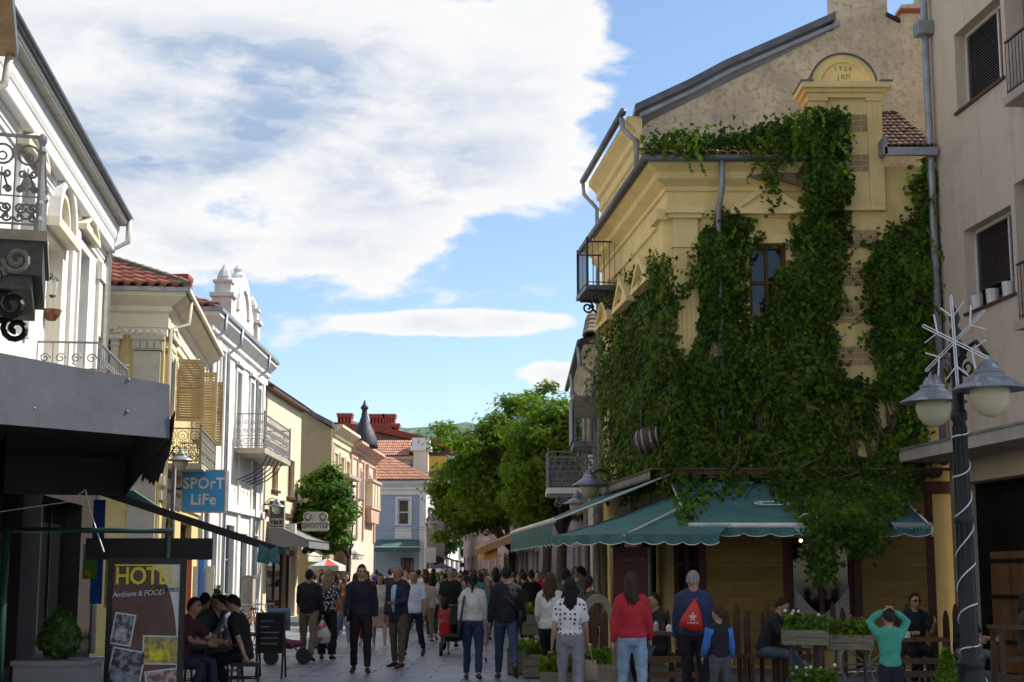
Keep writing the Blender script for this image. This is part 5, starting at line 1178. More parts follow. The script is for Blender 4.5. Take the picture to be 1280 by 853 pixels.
q.build('side_boards', mat('pale_board', (.24, .22, .20), .9, .2, 5), fb_, kind='stuff'); q = FRs.mb(); q.box(2, -.45, zf, LR + .4, -.02, zf + .03); q.build('shelf', mat('grey_board', (.1, .08, .07)), fb_)
# street-side awning
p0, p1 = at(692, 651, 25.9), at(640, 667, 34.0); p1.z = p0.z
aw2 = thing('side_awning', 'green canvas awning with white bar along the street side of the restaurant', 'awning', (p0.x, p0.y, 0))
t0, t1 = FRs.p(LR + .35, -.05, zf - .06), FRs.p(.2, -.05, zf - .06)
sheet('canvas', [t1, t0, p0, p1], M_green, aw2, 10, 4, .04)
q = MB(); q.tube([p0, p1], .05, 8); q.build('front_bar', M_alu, aw2, True)
valance(p1 + Vector((-.03, 0, -.03)), p0 + Vector((-.03, 0, -.03)), .42, M_green, aw2, 14, .06, M_alu)
q = MB(); q.tube([p0, t0], .02, 6); q.build('side_rod', M_alu, aw2, True)
# fan-shaped corner awning
aw3 = thing('corner_awning', 'green fan-shaped awning round the corner of the restaurant', 'awning', (AR[0], Yf - .5, 0))
apx = at(918, 602, 26.6)
rim = [at(676, 676, 26.6), at(690, 673, 25.2), at(720, 670, 24.2), at(780, 668, 23.5), at(830, 669, 23.35), at(899, 672, 23.3)]
zr = rim[3].z
for p in rim: p.z = zr + (p.z - zr) * .3
q = MB(); tops = [apx + Vector((-.62, .35, .0)), apx + Vector((-.45, .2, .0)), apx + Vector((-.3, .1, .0)), apx + Vector((-.15, .03, 0)), apx + Vector((.1, 0, 0)), apx + Vector((.35, 0, 0))]
n = 6
for i in range(5):
    for j in range(n):
        f0, f1 = j / n, (j + 1) / n; sg = lambda f: Vector((0, 0, -.10 * math.sin(PI * f)))
        q.quad(tops[i].lerp(rim[i], f0) + sg(f0), tops[i + 1].lerp(rim[i + 1], f0) + sg(f0), tops[i + 1].lerp(rim[i + 1], f1) + sg(f1), tops[i].lerp(rim[i], f1) + sg(f1))
o = q.build('canvas', M_green, aw3); o.modifiers.new('thickness', 'SOLIDIFY').thickness = .006
for i in range(5): valance(rim[i], rim[i + 1], .16, M_green, aw3, [3, 2, 2, 2, 3][i], .05, M_alu)
q = MB(); q.tube([rim[3] + Vector((0, 0, -.02)), tops[3] + Vector((0, 0, -.06))], .02, 5); q.build('rib', M_alu, aw3)
# hanging barrel
bp = at(812, 551, 27.3)
bb = thing('hanging_barrel', 'small dark wooden barrel hanging in the creeper at the restaurant corner', 'barrel', bp)
q = MB(Matrix.Translation(bp) @ Matrix.Rotation(R(78), 4, 'Y') @ Matrix.Rotation(R(20), 4, 'X')); q.lathe([(.19, -.24), (.235, -.1), (.25, 0), (.235, .1), (.19, .24)], 14); q.build('staves', M_wood, bb, True)
for z in (-.19, -.08, .08, .19): q = MB(Matrix.Translation(bp) @ Matrix.Rotation(R(78), 4, 'Y') @ Matrix.Rotation(R(20), 4, 'X')); r_ = .25 - .9 * z * z; q.lathe([(r_ * .96, z - .018), (r_ + .006, z - .018), (r_ + .006, z + .018), (r_ * .96, z + .018)], 14); q.build('hoop', M_irong, bb)
q = MB(Matrix.Translation(bp) @ Matrix.Rotation(R(78), 4, 'Y') @ Matrix.Rotation(R(20), 4, 'X')); q.lathe([(.175, -.255), (.175, -.235)], 14); q.build('head', M_woodg, bb)
q = MB(); q.tube([bp + Vector((-.15, 0, .2)), bp + Vector((-.15, .05, .6)), bp + Vector((.3, .3, .6))], .012, 5); q.tube([bp + Vector((.12, 0, .2)), bp + Vector((.12, .05, .6))], .012, 5); q.build('hanger', M_iron, bb)
# ---- left: grey canopy of the cafe terrace
Yc = 12.0
cA, cB = at(212, 548, Yc), at(-60, 526, 10.8); cAt, cBt = at(212, 481, Yc), at(-60, 430, 10.8)
cn = thing('grey_canopy', 'large grey sheet canopy over the cafe terrace beside the white townhouse', 'canopy', (-4, 15, 0))
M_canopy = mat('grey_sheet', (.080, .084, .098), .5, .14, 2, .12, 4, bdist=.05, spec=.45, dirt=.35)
zc0, zc1 = cA.z, cAt.z; cB.z = at(-60, 525, 10.8).z; cBt.z = at(-60, 430, 10.8).z
far1 = Vector((-5.1, 19.6, zc0 - .08)); far0 = Vector((-9.5, 18.5, zc0 - .08))
q = MB(); q.quad(cB, cA, cAt, cBt); fa = q.build('front_fascia', M_canopy, cn); fa.modifiers.new('thickness', 'SOLIDIFY').thickness = .02
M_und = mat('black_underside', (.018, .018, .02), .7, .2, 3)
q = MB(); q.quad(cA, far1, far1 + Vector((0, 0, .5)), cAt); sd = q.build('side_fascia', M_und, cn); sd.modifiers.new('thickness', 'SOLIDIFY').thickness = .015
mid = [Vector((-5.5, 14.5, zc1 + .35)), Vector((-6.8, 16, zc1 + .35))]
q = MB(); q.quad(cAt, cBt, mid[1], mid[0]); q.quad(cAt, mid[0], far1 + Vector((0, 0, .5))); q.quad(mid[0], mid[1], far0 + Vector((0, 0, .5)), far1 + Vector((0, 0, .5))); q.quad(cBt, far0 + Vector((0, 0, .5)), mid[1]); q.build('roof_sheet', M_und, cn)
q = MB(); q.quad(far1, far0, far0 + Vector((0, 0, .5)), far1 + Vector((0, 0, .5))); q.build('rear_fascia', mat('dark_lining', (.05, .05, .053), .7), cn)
# torn dark flap with ragged edge hanging from the corner
q = MB(); a = cA + Vector((.06, .05, .25)); pts = []
for i in range(15):
    t = i / 14; b0_ = cA.lerp(far1, t * .55); pts.append((b0_ + Vector((.04, 0, .22 - .10 * t)), b0_ + Vector((.02, 0, -.04 - .20 * math.sin(PI * min(1, t * 1.2)) * (1 - .3 * t) - .04 * (i % 2)))))
for i in range(14): q.quad(pts[i][1], pts[i + 1][1], pts[i + 1][0], pts[i][0])
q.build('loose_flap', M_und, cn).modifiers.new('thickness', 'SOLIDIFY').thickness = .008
for u, v in ((42, 511), (160, 475), (158, 515)):
    f = (u + 60) / 272.; Yq = 10.8 + 1.2 * f; p = at(u, v, Yq - .02); q = MB(); q.ball(p, (.018, .012, .018), 8, 5); q.build('rivet', M_zincd, cn)
for x, y in ((-4.9, 14.0), (-6.2, 18)): q = MB(); q.tube([(x, y, 0), (x, y, zc1 + .3)], .04, 8); q.build('post', M_black, cn, True)
# ---- left: green-black folding-arm awning seen edge-on
ga = thing('dark_green_awning', 'dark green shop awning seen from below with loose green flaps', 'awning', (-6.9, 19.6, 0))
GY = 19.6; g0, g1 = at(112, 610, GY), at(342, 686, GY); g0 = g0 + (g0 - g1) * .55; g3 = Vector((g0.x - .6, 25.4, g0.z))
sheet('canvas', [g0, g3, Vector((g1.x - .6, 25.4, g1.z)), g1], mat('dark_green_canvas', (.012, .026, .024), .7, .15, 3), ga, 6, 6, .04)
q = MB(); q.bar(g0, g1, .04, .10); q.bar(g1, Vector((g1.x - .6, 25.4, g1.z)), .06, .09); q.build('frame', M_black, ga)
q = MB(); q.prism([(0, 0)] * 0 or [(at(325, 672, GY).x, at(325, 680, GY).z), (at(337, 690, GY).x, at(337, 686, GY).z), (at(338, 700, GY).x, at(337, 706, GY).z), (at(323, 700, GY).x, at(323, 703, GY).z)], GY - .1, GY - .08); q.build('flap', M_green, ga)
q = MB(); q.prism([(at(339, 680, GY).x, at(339, 688, GY).z), (at(350, 690, GY).x, at(350, 682, GY).z), (at(350, 700, GY).x, at(350, 706, GY).z), (at(339, 700, GY).x, at(339, 702, GY).z)], GY - .14, GY - .12); q.build('flap', M_green, ga)
lp = at(160, 617, 27); q = MB(); q.quad(at(138, 611, 19.7), at(168, 613, 19.7), at(205, 637, 20.6), at(190, 632, 20.6)); q.build('roof_strip', mat('pale_green_canvas', (.22, .42, .36), .7), ga).modifiers.new('thickness', 'SOLIDIFY').thickness = .01
# ---- terrace frame, banner, poster stand, planter
fr = thing('terrace_windbreak', 'dark green pipe frame of the cafe terrace with black banner', 'frame', (-5, 15, 0))
Yw = 15.5
def P_(u, v, Y=Yw): return at(u, v, Y)
q = MB(); q.tube([P_(-20, 662), P_(216, 664)], .028, 8); q.build('top_pipe', M_greenp, fr, True); q = MB(); a = P_(8, 660); q.tube([a, Vector((a.x, Yw, 0))], .045, 8); q.build('post', M_greenp, fr, True)
q = MB(); a = P_(210, 668); q.tube([a, Vector((a.x, Yw, .0))], .03, 8); q.build('post', M_greenp, fr, True)
q = MB(); a, b_ = P_(108, 673, 16.4), P_(265, 700, 16.4); q.box(a.x, 16.38, b_.z, b_.x, 16.42, a.z); q.build('banner', M_black, fr)
q = MB(); q.tube([P_(0, 640), P_(40, 634), P_(88, 627), P_(107, 612)], .006, 4); q.tube([P_(107, 614), P_(113, 640), P_(130, 690)], .008, 4); q.build('cable', M_alu, fr)
ps = thing('hotel_poster_stand', 'framed hotel advertising board standing on the cafe terrace', 'sign', (at(182, 760, 14.8).x, 14.8, 0))
x0_, x1_ = at(134, 760, 14.8).x, at(231, 760, 14.8).x; zt_ = at(182, 698, 14.8).z; zb_ = .45
Fp = Fac(x0_, 14.8, x1_ - x0_, .0); Wp = x1_ - x0_; Hp = zt_ - zb_
q = Fp.mb(); 
for bx_ in ((0, 0, .05, 1), (Wp - .05, 0, Wp, 1)): q.box(bx_[0], -.03, 0, bx_[2], .03, zt_)
q.box(.05, -.03, zt_ - .05, Wp - .05, .03, zt_); q.box(.05, -.03, zb_, Wp - .05, .03, zb_ + .05); q.build('frame', M_black, ps)
M_maroon = mat('poster_maroon', (.10, .045, .04), .4, .3, 3); M_pw = mat('poster_white', (.52, .53, .56), .4, .05, 3); M_py = mat('poster_yellow', (.62, .52, .03), .4, .05, 3)
q = Fp.mb(); q.box(.05, -.01, zb_ + .05, Wp - .05, .01, zt_ - .05); pos = q.build('poster', M_maroon, ps)
q = Fp.mb(); q.prism([(Wp - .05, zb_ + .05), (Wp - .05, zt_ - .06), (Wp * .55, zt_ - .07)] + [(Wp * (.55 + .37 * math.sin(k_ / 8 * PI / 2)), zt_ - .1 - (Hp * .62) * (1 - math.cos(k_ / 8 * PI / 2))) for k_ in range(1, 9)] + [(Wp * .91, zb_ + .25), (Wp * .6, zb_ + .05)], -.014, -.011); q.build('poster_sweep', M_pw, pos)
q = Fp.mb(); q.box(.06, -.013, zt_ - .075, Wp * .75, -.0105, zt_ - .06); q.box(.06, -.013, zb_ + .06, Wp * .55, -.0105, zb_ + .075); q.build('poster_line', M_py, pos)
text('HOTEL', 'poster_title', .235, M_py, Fp.M @ Matrix.Translation((Wp * .5, -.018, zt_ - .18)), pos, .002, .95, 0, 'CENTER', .88, .004)
text('El Greco', 'poster_name', .085, mat('poster_black', (.01, .01, .012), .5), Fp.M @ Matrix.Translation((Wp * .77, -.018, zt_ - .30)), pos, .002, .85, .25)
text('Ambient & FOOD', 'poster_line_text', .075, M_pw, Fp.M @ Matrix.Translation((Wp * .40, -.018, zt_ - .345)) @ Matrix.Rotation(R(-3), 4, 'Y'), pos, .002, .9, .15)
def photo(cx, cz, w_, h, ang, inner, k=0):
    T_ = Fp.M @ Matrix.Translation((cx, -.014, cz)) @ Matrix.Rotation(R(ang), 4, 'Y'); q = MB(T_); q.box(-w_ / 2, -.006, -h / 2, w_ / 2, -.002, h / 2); f_ = q.build('poster_photo', M_pw, pos)
    q = MB(T_); q.box(-w_ / 2 + .014, -.008, -h / 2 + .014, w_ / 2 - .014, -.006, h / 2 - .014); q.build('print', inner, f_)
    q = MB(T_); q.box(-w_ * .3, -.0095, -h * .35, w_ * .25, -.008, h * .02); q.build('print_detail', mat('print_d%d' % k, [(.30, .31, .33), (.50, .42, .03), (.22, .23, .26), (.42, .22, .24)][k], .5, .5, 14), f_)
def prn(n, c, a): return mat(n, c, .5, .35, 8, alt=a, altscale=14, altth=(.45, .55))
photo(Wp * .22, zt_ - .69, .21, .31, 9, prn('print_a', (.05, .055, .06), (.25, .26, .28)), 0); photo(Wp * .72, zt_ - .89, .37, .28, 1, prn('print_b', (.22, .19, .10), (.42, .36, .06)), 1)
photo(Wp * .27, zt_ - 1.10, .33, .44, 10, prn('print_c', (.04, .045, .055), (.20, .21, .24)), 2); photo(Wp * .75, zt_ - 1.20, .33, .25, -7, prn('print_d', (.20, .10, .10), (.42, .33, .33)), 3)
def planter_shrub(u0, u1, vt, vs, Y, label, shrub_r, shrub_h, col=None, box=True, name='planted_shrub'):
    c = at((u0 + u1) / 2, 800, Y).x; t = thing(name, label, 'shrub', (c, Y, 0)); zt2 = at(0, vt, Y).z if box else 0.02; w_ = (at(u1, 800, Y).x - at(u0, 800, Y).x) / 2
    if box:
        q = MB(); q.box(c - w_, Y - w_, 0, c + w_, Y + w_, zt2 - .04); q.box(c - w_ - .02, Y - w_ - .02, zt2 - .04, c + w_ + .02, Y + w_ + .02, zt2); q.build('planter', mat('grey_planter', (.14, .14, .155), .6, .1, 3), t)
    N = 2600; p = npr.normal(0, 1, (N, 3)); p /= np.linalg.norm(p, axis=1)[:, None]; rr = npr.random(N) ** .35
    h = shrub_h; z = (p[:, 2] * rr * .5 + .5); taper = np.clip(1.12 - .75 * z ** 2, .2, 1); pts = np.stack([c + p[:, 0] * rr * shrub_r * taper, Y + p[:, 1] * rr * shrub_r * taper, zt2 + z * h], 1)
    leaves('foliage', pts, p + [0, 0, .3], npr.uniform(.04, .075, N), npr.uniform(0, 1, N), 'spray', col or M_leafR, t, -.6)
    q = MB(); q.tube([(c, Y, zt2 - .02), (c, Y, zt2 + h * .6)], .02, 5); q.build('stem', M_stem, t)
planter_shrub(32, 117, 824, 768, 14.0, 'rounded dark cypress in a square grey planter before the terrace', .20, .46, M_leafF)
planter_shrub(255, 285, 800, 730, 27.5, 'bright green clipped cypress by the terrace edge', .21, 1.45, M_leafL, False)
planter_shrub(1165, 1200, 850, 808, 17.5, 'small green conifer at the foot of the lamp post', .16, .80, M_leafR, False)
# colourful book-shop panels in the shadow behind the terrace
bk = thing('shop_display', 'blue shop display with colourful posters behind the terrace', 'display', (at(110, 700, 24).x, 24, 0))
def pan(u0, v0, u1, v1, Y, m, nm): a, b_ = at(u0, v1, Y), at(u1, v0, Y); MB().box(a.x, Y - .02, a.z, b_.x, Y + .02, b_.z).build(nm, m, bk)
pan(112, 625, 132, 755, 24.2, mat('blue_panel', (.03, .10, .55), .5), 'blue_panel'); pan(103, 697, 122, 724, 24.0, mat('poster_mix', (.10, .32, .05), .6, .1, 5, alt=(.55, .40, .02), altscale=4), 'poster'); pan(130, 690, 138, 760, 24.1, mat('poster_cream', (.6, .45, .25), .6), 'poster')
pan(104, 680, 122, 697, 24.0, mat('poster_sky', (.30, .45, .65), .6), 'poster')
for k_, (u0, u1, c_) in enumerate([(233, 240, (.50, .08, .05)), (240, 248, (.62, .62, .62)), (246, 256, (.10, .25, .65)), (256, 268, (.62, .60, .50))]): pan(u0, 700 + k_ % 2 * 8, u1, 760, 32.5 + k_ * .05, mat('books%d' % k_, c_, .6, .3, 20, stretch=(1, 1, 6)), 'book_panel')
# ================================================================ SIGNS
def fontbox(): pass
sg = thing('blue_shop_sign', 'blue illuminated box sign reading sport life on the yellow house', 'sign', at(254, 614, 33))
a, b_ = at(228, 639, 33), at(281, 589, 33)
q = MB(); q.box(a.x, 33, a.z, b_.x, 33.35, b_.z); q.build('box', mat('sign_blue', (.05, .34, .72), .35, .04, 2), sg)
q = MB()
for bx_ in ((a.x - .02, a.z - .03, b_.x + .02, a.z), (a.x - .02, b_.z, b_.x + .02, b_.z + .03), (a.x - .03, a.z, a.x, b_.z), (b_.x, a.z, b_.x + .03, b_.z)): q.box(bx_[0], 32.98, bx_[1], bx_[2], 33.37, bx_[3])
q.build('edge_trim', M_zinc, sg)
M_sw = mat('sign_white', (.72, .72, .68), .5)
text('SPOrT', 'sign_text', .34, M_sw, Matrix.Translation(((a.x + b_.x) / 2, 32.985, a.z + (b_.z - a.z) * .68)), sg, .008, 1.08, 0, 'CENTER', .92, .008)
text('LiFe', 'sign_text', .34, M_sw, Matrix.Translation(((a.x + b_.x) / 2, 32.985, a.z + (b_.z - a.z) * .28)), sg, .008, 1.08, 0, 'CENTER', .95, .008)
q = MB(); q.tube([(a.x, 33.17, a.z + .5), (a.x - .45, 33.2, a.z + .5)], .03, 6); q.build('bracket', M_iron, sg)
# optician sign with spectacles
dg = thing('optician_sign', 'pale carved sign with spectacles reading диоптер in front of the maple', 'sign', at(394, 652, 51.5))
a, b_ = at(377, 664, 51.5), at(411, 651, 51.5); M_cs = mat('sign_cream', (.52, .47, .38), .7, .05, 3)
q = MB(); cx = (a.x + b_.x) / 2; q.prism([(a.x, a.z + .05), (a.x + .05, a.z), (b_.x - .05, a.z), (b_.x, a.z + .05), (b_.x, b_.z - .05), (b_.x - .05, b_.z), (a.x + .05, b_.z), (a.x, b_.z - .05)], 51.5, 51.6); q.build('board', M_cs, dg)
q = MB()
for s in (-1, 1): q.prism(arch_pts(cx + s * .26, b_.z + .14, .17, 16, 0, 2 * PI)[:-1], 51.50, 51.58)
q.prism([(cx - .36, b_.z), (cx + .36, b_.z), (cx + .40, b_.z + .12), (cx + .28, b_.z + .31), (cx - .28, b_.z + .31), (cx - .40, b_.z + .12)], 51.52, 51.57); sp = q.build('spectacles', M_cs, dg)
M_cs2 = mat('sign_brown', (.16, .12, .085), .7)
q = MB()
for s in (-1, 1): ring(q, (cx + s * .26, 51.49, b_.z + .14), .11, (1, 0, 0), (0, 0, 1), .022, 16)
q.build('spectacle_rims', M_cs2, dg)
text('ДИОПТЕР', 'sign_text', .23, M_cs2, Matrix.Translation((cx, 51.49, (a.z + b_.z) / 2)), dg, .006, 1.0, 0, 'CENTER', .85, .004)
q = MB(); q.tube([(a.x, 51.55, b_.z - .05), (at(372, 655, 51.5).x - .2, 52.6, b_.z - .05)], .02, 5); q.build('bracket', M_iron, dg)
bs_ = thing('black_shop_sign', 'dark shop sign with pale lower band on the cream plain house', 'sign', at(347, 642, 51.4))
a, b_ = at(337, 659, 51.4), at(355, 627, 51.4); q = MB(); q.box(a.x, 51.4, a.z, b_.x, 51.55, b_.z); q.build('board', mat('sign_dark', (.05, .05, .052), .5, .3, 6), bs_)
q = MB(); q.box(a.x + .02, 51.39, a.z + .04, b_.x - .02, 51.399, a.z + .30); q.build('band', mat('sign_pale', (.30, .29, .27), .6, .3, 9), bs_); q = MB()
for bx_ in ((a.x - .03, a.z - .03, b_.x + .03, a.z), (a.x - .03, b_.z, b_.x + .03, b_.z + .03), (a.x - .03, a.z, a.x, b_.z), (b_.x, a.z, b_.x + .03, b_.z)): q.box(bx_[0], 51.37, bx_[1], bx_[2], 51.57, bx_[3])
q.build('frame', M_conc, bs_)
q = MB(); q.tube([(a.x, 51.48, b_.z - .1), (a.x - .7, 51.9, b_.z - .1)], .025, 5); q.build('bracket', M_iron, bs_)
for k_, (f0, f1) in enumerate(((.12, .2), (.28, .45), (.48, .62), (.70, .9))): MB().box(a.x + (b_.x - a.x) * f0, 51.383, a.z + .09, a.x + (b_.x - a.x) * f1, 51.389, a.z + .23).build('worn_letter', M_black, bs_)
q = MB(); a, b_ = at(357, 677, 54), at(370, 655, 54); ac = tag(q.box(a.x, 53.8, a.z, b_.x, 54.2, b_.z).build('air_conditioner', M_alu), 'white air conditioner unit on the cream plain house', 'air conditioner')
ga2 = thing('grey_awning', 'grey canvas shop awning on the cream plain house', 'awning', (A4[0], 53, 0))
a, b_, c, d = F4.p(.4, 0, 3.45), F4.p(6.6, 0, 3.45), F4.p(6.6, -1.5, 2.8), F4.p(.4, -1.5, 2.8)
M_gc = mat('grey_canvas', (.20, .195, .20), .8, .1, 3); sheet('canvas', [a, b_, c, d], M_gc, ga2, 6, 4, .08); valance(d, c, .28, M_gc, ga2, 8, .03)
q = MB(); q.tube([d, c], .03, 6); q.build('front_bar', M_zincd, ga2); q = MB(); q.quad(a, d, d + Vector((0, 0, -.25)), a + Vector((0, 0, -.9))); q.build('side_cloth', M_gc, ga2)
# ================================================================ LAMPS
M_shade = mat('lamp_shade', (.20, .215, .24), .4, .15, 3, metal=.4, alt=(.33, .35, .38), altscale=4); M_globe = mat('lamp_globe', (.44, .40, .27), .35, .08, 2)
def lamp_head(m, g, c, s):
    x, y, z = c
    m.lathe([(.03 * s, .47 * s), (.05 * s, .44 * s), (.07 * s, .39 * s), (.11 * s, .37 * s), (.14 * s, .31 * s), (.16 * s, .27 * s), (.20 * s, .255 * s), (.20 * s, .225 * s), (.18 * s, .21 * s), (.32 * s, .115 * s), (.50 * s, .01 * s), (.50 * s, -.012 * s), (.26 * s, .10 * s), (.02, .11 * s)], 22, c)
    g.lathe([(.20 * s, .06 * s), (.265 * s, .0), (.27 * s, -.10 * s), (.23 * s, -.24 * s), (.14 * s, -.34 * s), (.05 * s, -.375 * s)], 20, c)
def arm(m, a, b_, s=1.0):
    # swan-neck arm from post point a to the lamp top b_
    a, b_ = Vector(a), Vector(b_); up = Vector((0, 0, 1)); d = Vector((b_.x - a.x, b_.y - a.y, 0)); L = d.length; d = d / L
    pts = [a, a + d * L * .12 + up * .12 * s, a + d * L * .35 + up * .30 * s, a + d * L * .65 + up * .36 * s, a + d * L * .9 + up * .22 * s, b_ + up * .0]
    m.tube(pts, .028 * s, 7); spiral(m, a + d * L * .34 + up * .06 * s, .13 * s, d, up, PI / 2, 1.4, .018 * s)
# post with two lamps and a snowflake
YL = 16.0
pb = at(1207, 700, YL); lp = thing('lamp_post', 'dark cast iron lamp post with two shaded globes wound with a white light cord', 'street lamp', (pb.x, YL, 0))
ztop = at(1197, 392, YL).z; zh = at(1200, 470, YL).z
q = MB(); ped = at(0, 827, YL).z
q.lathe([(.17, 0), (.17, .12), (.145, .16), (.14, ped - .12), (.13, ped - .06), (.155, ped - .03), (.14, ped), (.10, ped + .05), (.09, ped + 1.0), (.082, 2.2), (.10, 2.22), (.10, 2.28), (.08, 2.32), (.07, zh - .5), (.09, zh - .48), (.09, zh - .40), (.065, zh - .36), (.06, zh + .25), (.10, zh + .27), (.09, zh + .34), (.05, zh + .4), (.045, ztop - .25), (.07, ztop - .2), (.03, ztop - .14), (.065, ztop - .06), (.05, ztop), (.005, ztop + .08)], 16, (pb.x, YL, 0)); q.build('post', mat('cast_iron', (.014, .0145, .017), .5, .2, 6, metal=.3), lp, True)
q = MB()
for i in range(10): a = 2 * PI * i / 10; q.bar((pb.x + .09 * math.cos(a), YL + .09 * math.sin(a), ped + .1), (pb.x + .07 * math.cos(a), YL + .07 * math.sin(a), zh - .55), .02, .02)
q.build('flutes', mat('cast_iron', (.03, .03, .035)), lp, kind='stuff')
for u, v, dy in ((1167, 503, 1.5), (1237, 487, -.35)):
    c = at(u, v, YL + dy); m1, g1_ = MB(), MB(); s = .78; lamp_head(m1, g1_, c, s); hd = m1.build('lamp_shade', M_shade, lp, True); g1_.build('globe', M_globe, hd, True)
    m1 = MB(); arm(m1, (pb.x, YL, zh + .02), c + Vector((0, 0, .46 * s)), .9); m1.build('arm', mat('cast_iron', (.03, .03, .035)), lp, True)
q = MB(); pts = []
for i in range(130):
    t = i / 129; a = t * 2 * PI * 8.5; z = .25 + (zh - .6) * t; rr = (.145 if z < ped else .092 - .02 * t) + .016; pts.append((pb.x + rr * math.cos(a), YL + rr * math.sin(a), z + .06 * math.sin(i * .35)))
q.tube(pts, .0085, 4); q.build('light_cord', mat('white_cord', (.55, .56, .58), .5), lp)
# snowflake
sf = thing('snowflake_light', 'white tube snowflake decoration strapped to the lamp post', 'decoration', at(1192, 430, YL - .14))
cs = at(1193, 427, YL - .16); q = MB(); M_sf = mat('white_tube', (.62, .62, .64), .5)
for k_ in range(6):
    a = R(92 + 60 * k_); ex_ = Vector((.5, -.87, 0)); d = ex_ * math.cos(a) + Vector((0, 0, math.sin(a))); p = ex_ * -math.sin(a) + Vector((0, 0, math.cos(a))); L = .50
    q.tube([cs + p * .014, cs + d * L + p * .014, cs + d * (L + .015), cs + d * L - p * .014, cs - p * .014], .008, 4)
    for s in (-1, 1):
        e = (d * .62 + p * s * .78).normalized(); b0_ = cs + d * .27; r_ = Vector((0, -.012, 0))
        q.tube([b0_ + r_, b0_ + e * .20 + r_, b0_ + e * .212, b0_ + e * .20 - r_, b0_ - r_], .007, 4)
q.build('tube', M_sf, sf); q = MB(); q.lathe([(.02, -.06), (.02, .06)], 8, (cs.x + .05, YL - .1, cs.z - .1)); q.bar((cs.x, YL - .15, cs.z - .05), (cs.x + .07, YL, cs.z - .05), .02, .02); q.build('clamp', M_iron, sf)
def wall_lamp(label, u, v, Y, s, au, av, aY):
    c = at(u, v, Y); t = thing('swan_neck_lamp', label, 'street lamp', c); m1, g1_ = MB(), MB(); lamp_head(m1, g1_, c, s); hd = m1.build('lamp_shade', M_shade, t, True); g1_.build('globe', M_globe, hd, True)
    m1 = MB(); arm(m1, at(au, av, aY), c + Vector((0, 0, .46 * s)), s); m1.build('arm', M_iron, t, True); return t
wall_lamp('lamp with cream globe on a scrolled arm beside the stone balconies', 737, 607, 31.5, .75, 772, 605, 32.5); wall_lamp('lamp half hidden behind the side awning below the stone balcony', 722, 630, 38, .75, 748, 628, 39)
wall_lamp('lamp with cream globe above the blue sport life sign', 226, 576, 31.0, .54, 212, 570, 31.4); wall_lamp('lamp hung over the black sign on the cream plain house', 346, 634, 50.6, .62, 330, 632, 51.6)
lpp = thing('lamp_standard', 'slim dark lamp standard behind the blue sport life sign', 'street lamp', (at(214, 700, 31.4).x, 31.4, 0)); q = MB(); x = at(214, 700, 31.4).x; q.tube([(x, 31.4, 0), (x, 31.4, at(214, 566, 31.4).z)], .05, 8); q.build('post', M_iron, lpp, True); q = MB(); q.lathe([(.16, 0), (.14, .5), (.07, .6)], 10, (x, 31.4, 0)); q.build('base', M_iron, lpp)
fl = wall_lamp('white street lamp in front of the blue corner house', 540, 655, 78, .8, 532, 655, 78); x = at(532, 700, 78).x; q = MB(); q.tube([(x, 78, 0), (x, 78, at(532, 650, 78).z)], .06, 8); q.build('post', M_alu, fl, True)
# ================================================================ FAR STREET FURNITURE
def shop_awning(label, p0, p1, q0, q1, m, vh=.3, n=8, amp=.04):
    t = thing('shop_awning', label, 'awning', (p0[0], p0[1], 0)); sheet('canvas', [p0, p1, q1, q0], m, t, 6, 3, .05); valance(q0, q1, vh, m, t, n, amp); MB().tube([q0, q1], .03, 6).build('front_bar', M_alu, t); return t
gz_ = lambda u, v, Y: at(u, v, Y)
shop_awning('dark green awning over the blue house shop', gz_(470, 675, 84.9), gz_(524, 675, 84.9), gz_(468, 684, 83.2), gz_(525, 684, 83.2), M_green, .3)
shop_awning('brown shop awning under the locust trees', gz_(655, 655, 62), gz_(640, 662, 69), gz_(640, 668, 59.5), gz_(594, 686, 68), mat('brown_canvas', (.26, .13, .055), .8, .1, 3), .35)
shop_awning('orange scalloped awning end below the brown awning', gz_(628, 672, 66), gz_(600, 680, 72), gz_(622, 684, 64), gz_(597, 690, 70), mat('orange_canvas', (.40, .20, .03), .8, .15, 6), .5, 6, .08)
shop_awning('pink shop awning far along the right of the street', gz_(645, 690, 74), gz_(628, 694, 84), gz_(630, 697, 72), gz_(615, 699, 82), mat('pink_canvas', (.50, .20, .22), .8, .2, 9), .4)
shop_awning('pale grey awning before the far trees', gz_(530, 688, 86), gz_(545, 690, 95), gz_(575, 704, 84), gz_(580, 704, 93), mat('pale_grey_canvas', (.20, .20, .20), .8), .25)
shop_awning('cream shop awning behind the maple trunk', gz_(430, 668, 65), gz_(445, 675, 70), gz_(440, 692, 63), gz_(455, 694, 68), mat('cream_canvas', (.55, .52, .42), .8), .25); shop_awning('cream shop awning left of the maple', gz_(372, 680, 61), gz_(405, 684, 66), gz_(385, 694, 59.5), gz_(412, 696, 64), mat('cream_canvas', (.55, .52, .42)), .25)
def parasol(label, u, v, Y, dia, cols):
    p = at(u, v, Y); t = thing('parasol', label, 'parasol', (p.x, Y, 0)); q = MB(); q.tube([(p.x, Y, 0), (p.x, Y, p.z)], .025, 6); q.build('pole', M_alu, t); n = 8; r = dia / 2; zt2, zr2 = p.z, p.z - dia * .2
    for i in range(n):
        a0, a1 = 2 * PI * i / n, 2 * PI * (i + 1) / n; A_, B_ = [(p.x + r * math.cos(a), Y + r * math.sin(a), zr2) for a in (a0, a1)]
        q = MB(); q.add([(p.x, Y, zt2), A_, B_], [(0, 1, 2)]); o = q.build('panel', cols[i % len(cols)], t)
        q = MB(); q.quad(A_, B_, (B_[0], B_[1], zr2 - .2), (A_[0], A_[1], zr2 - .2)); q.build('panel_valance', M_whtrim, o)
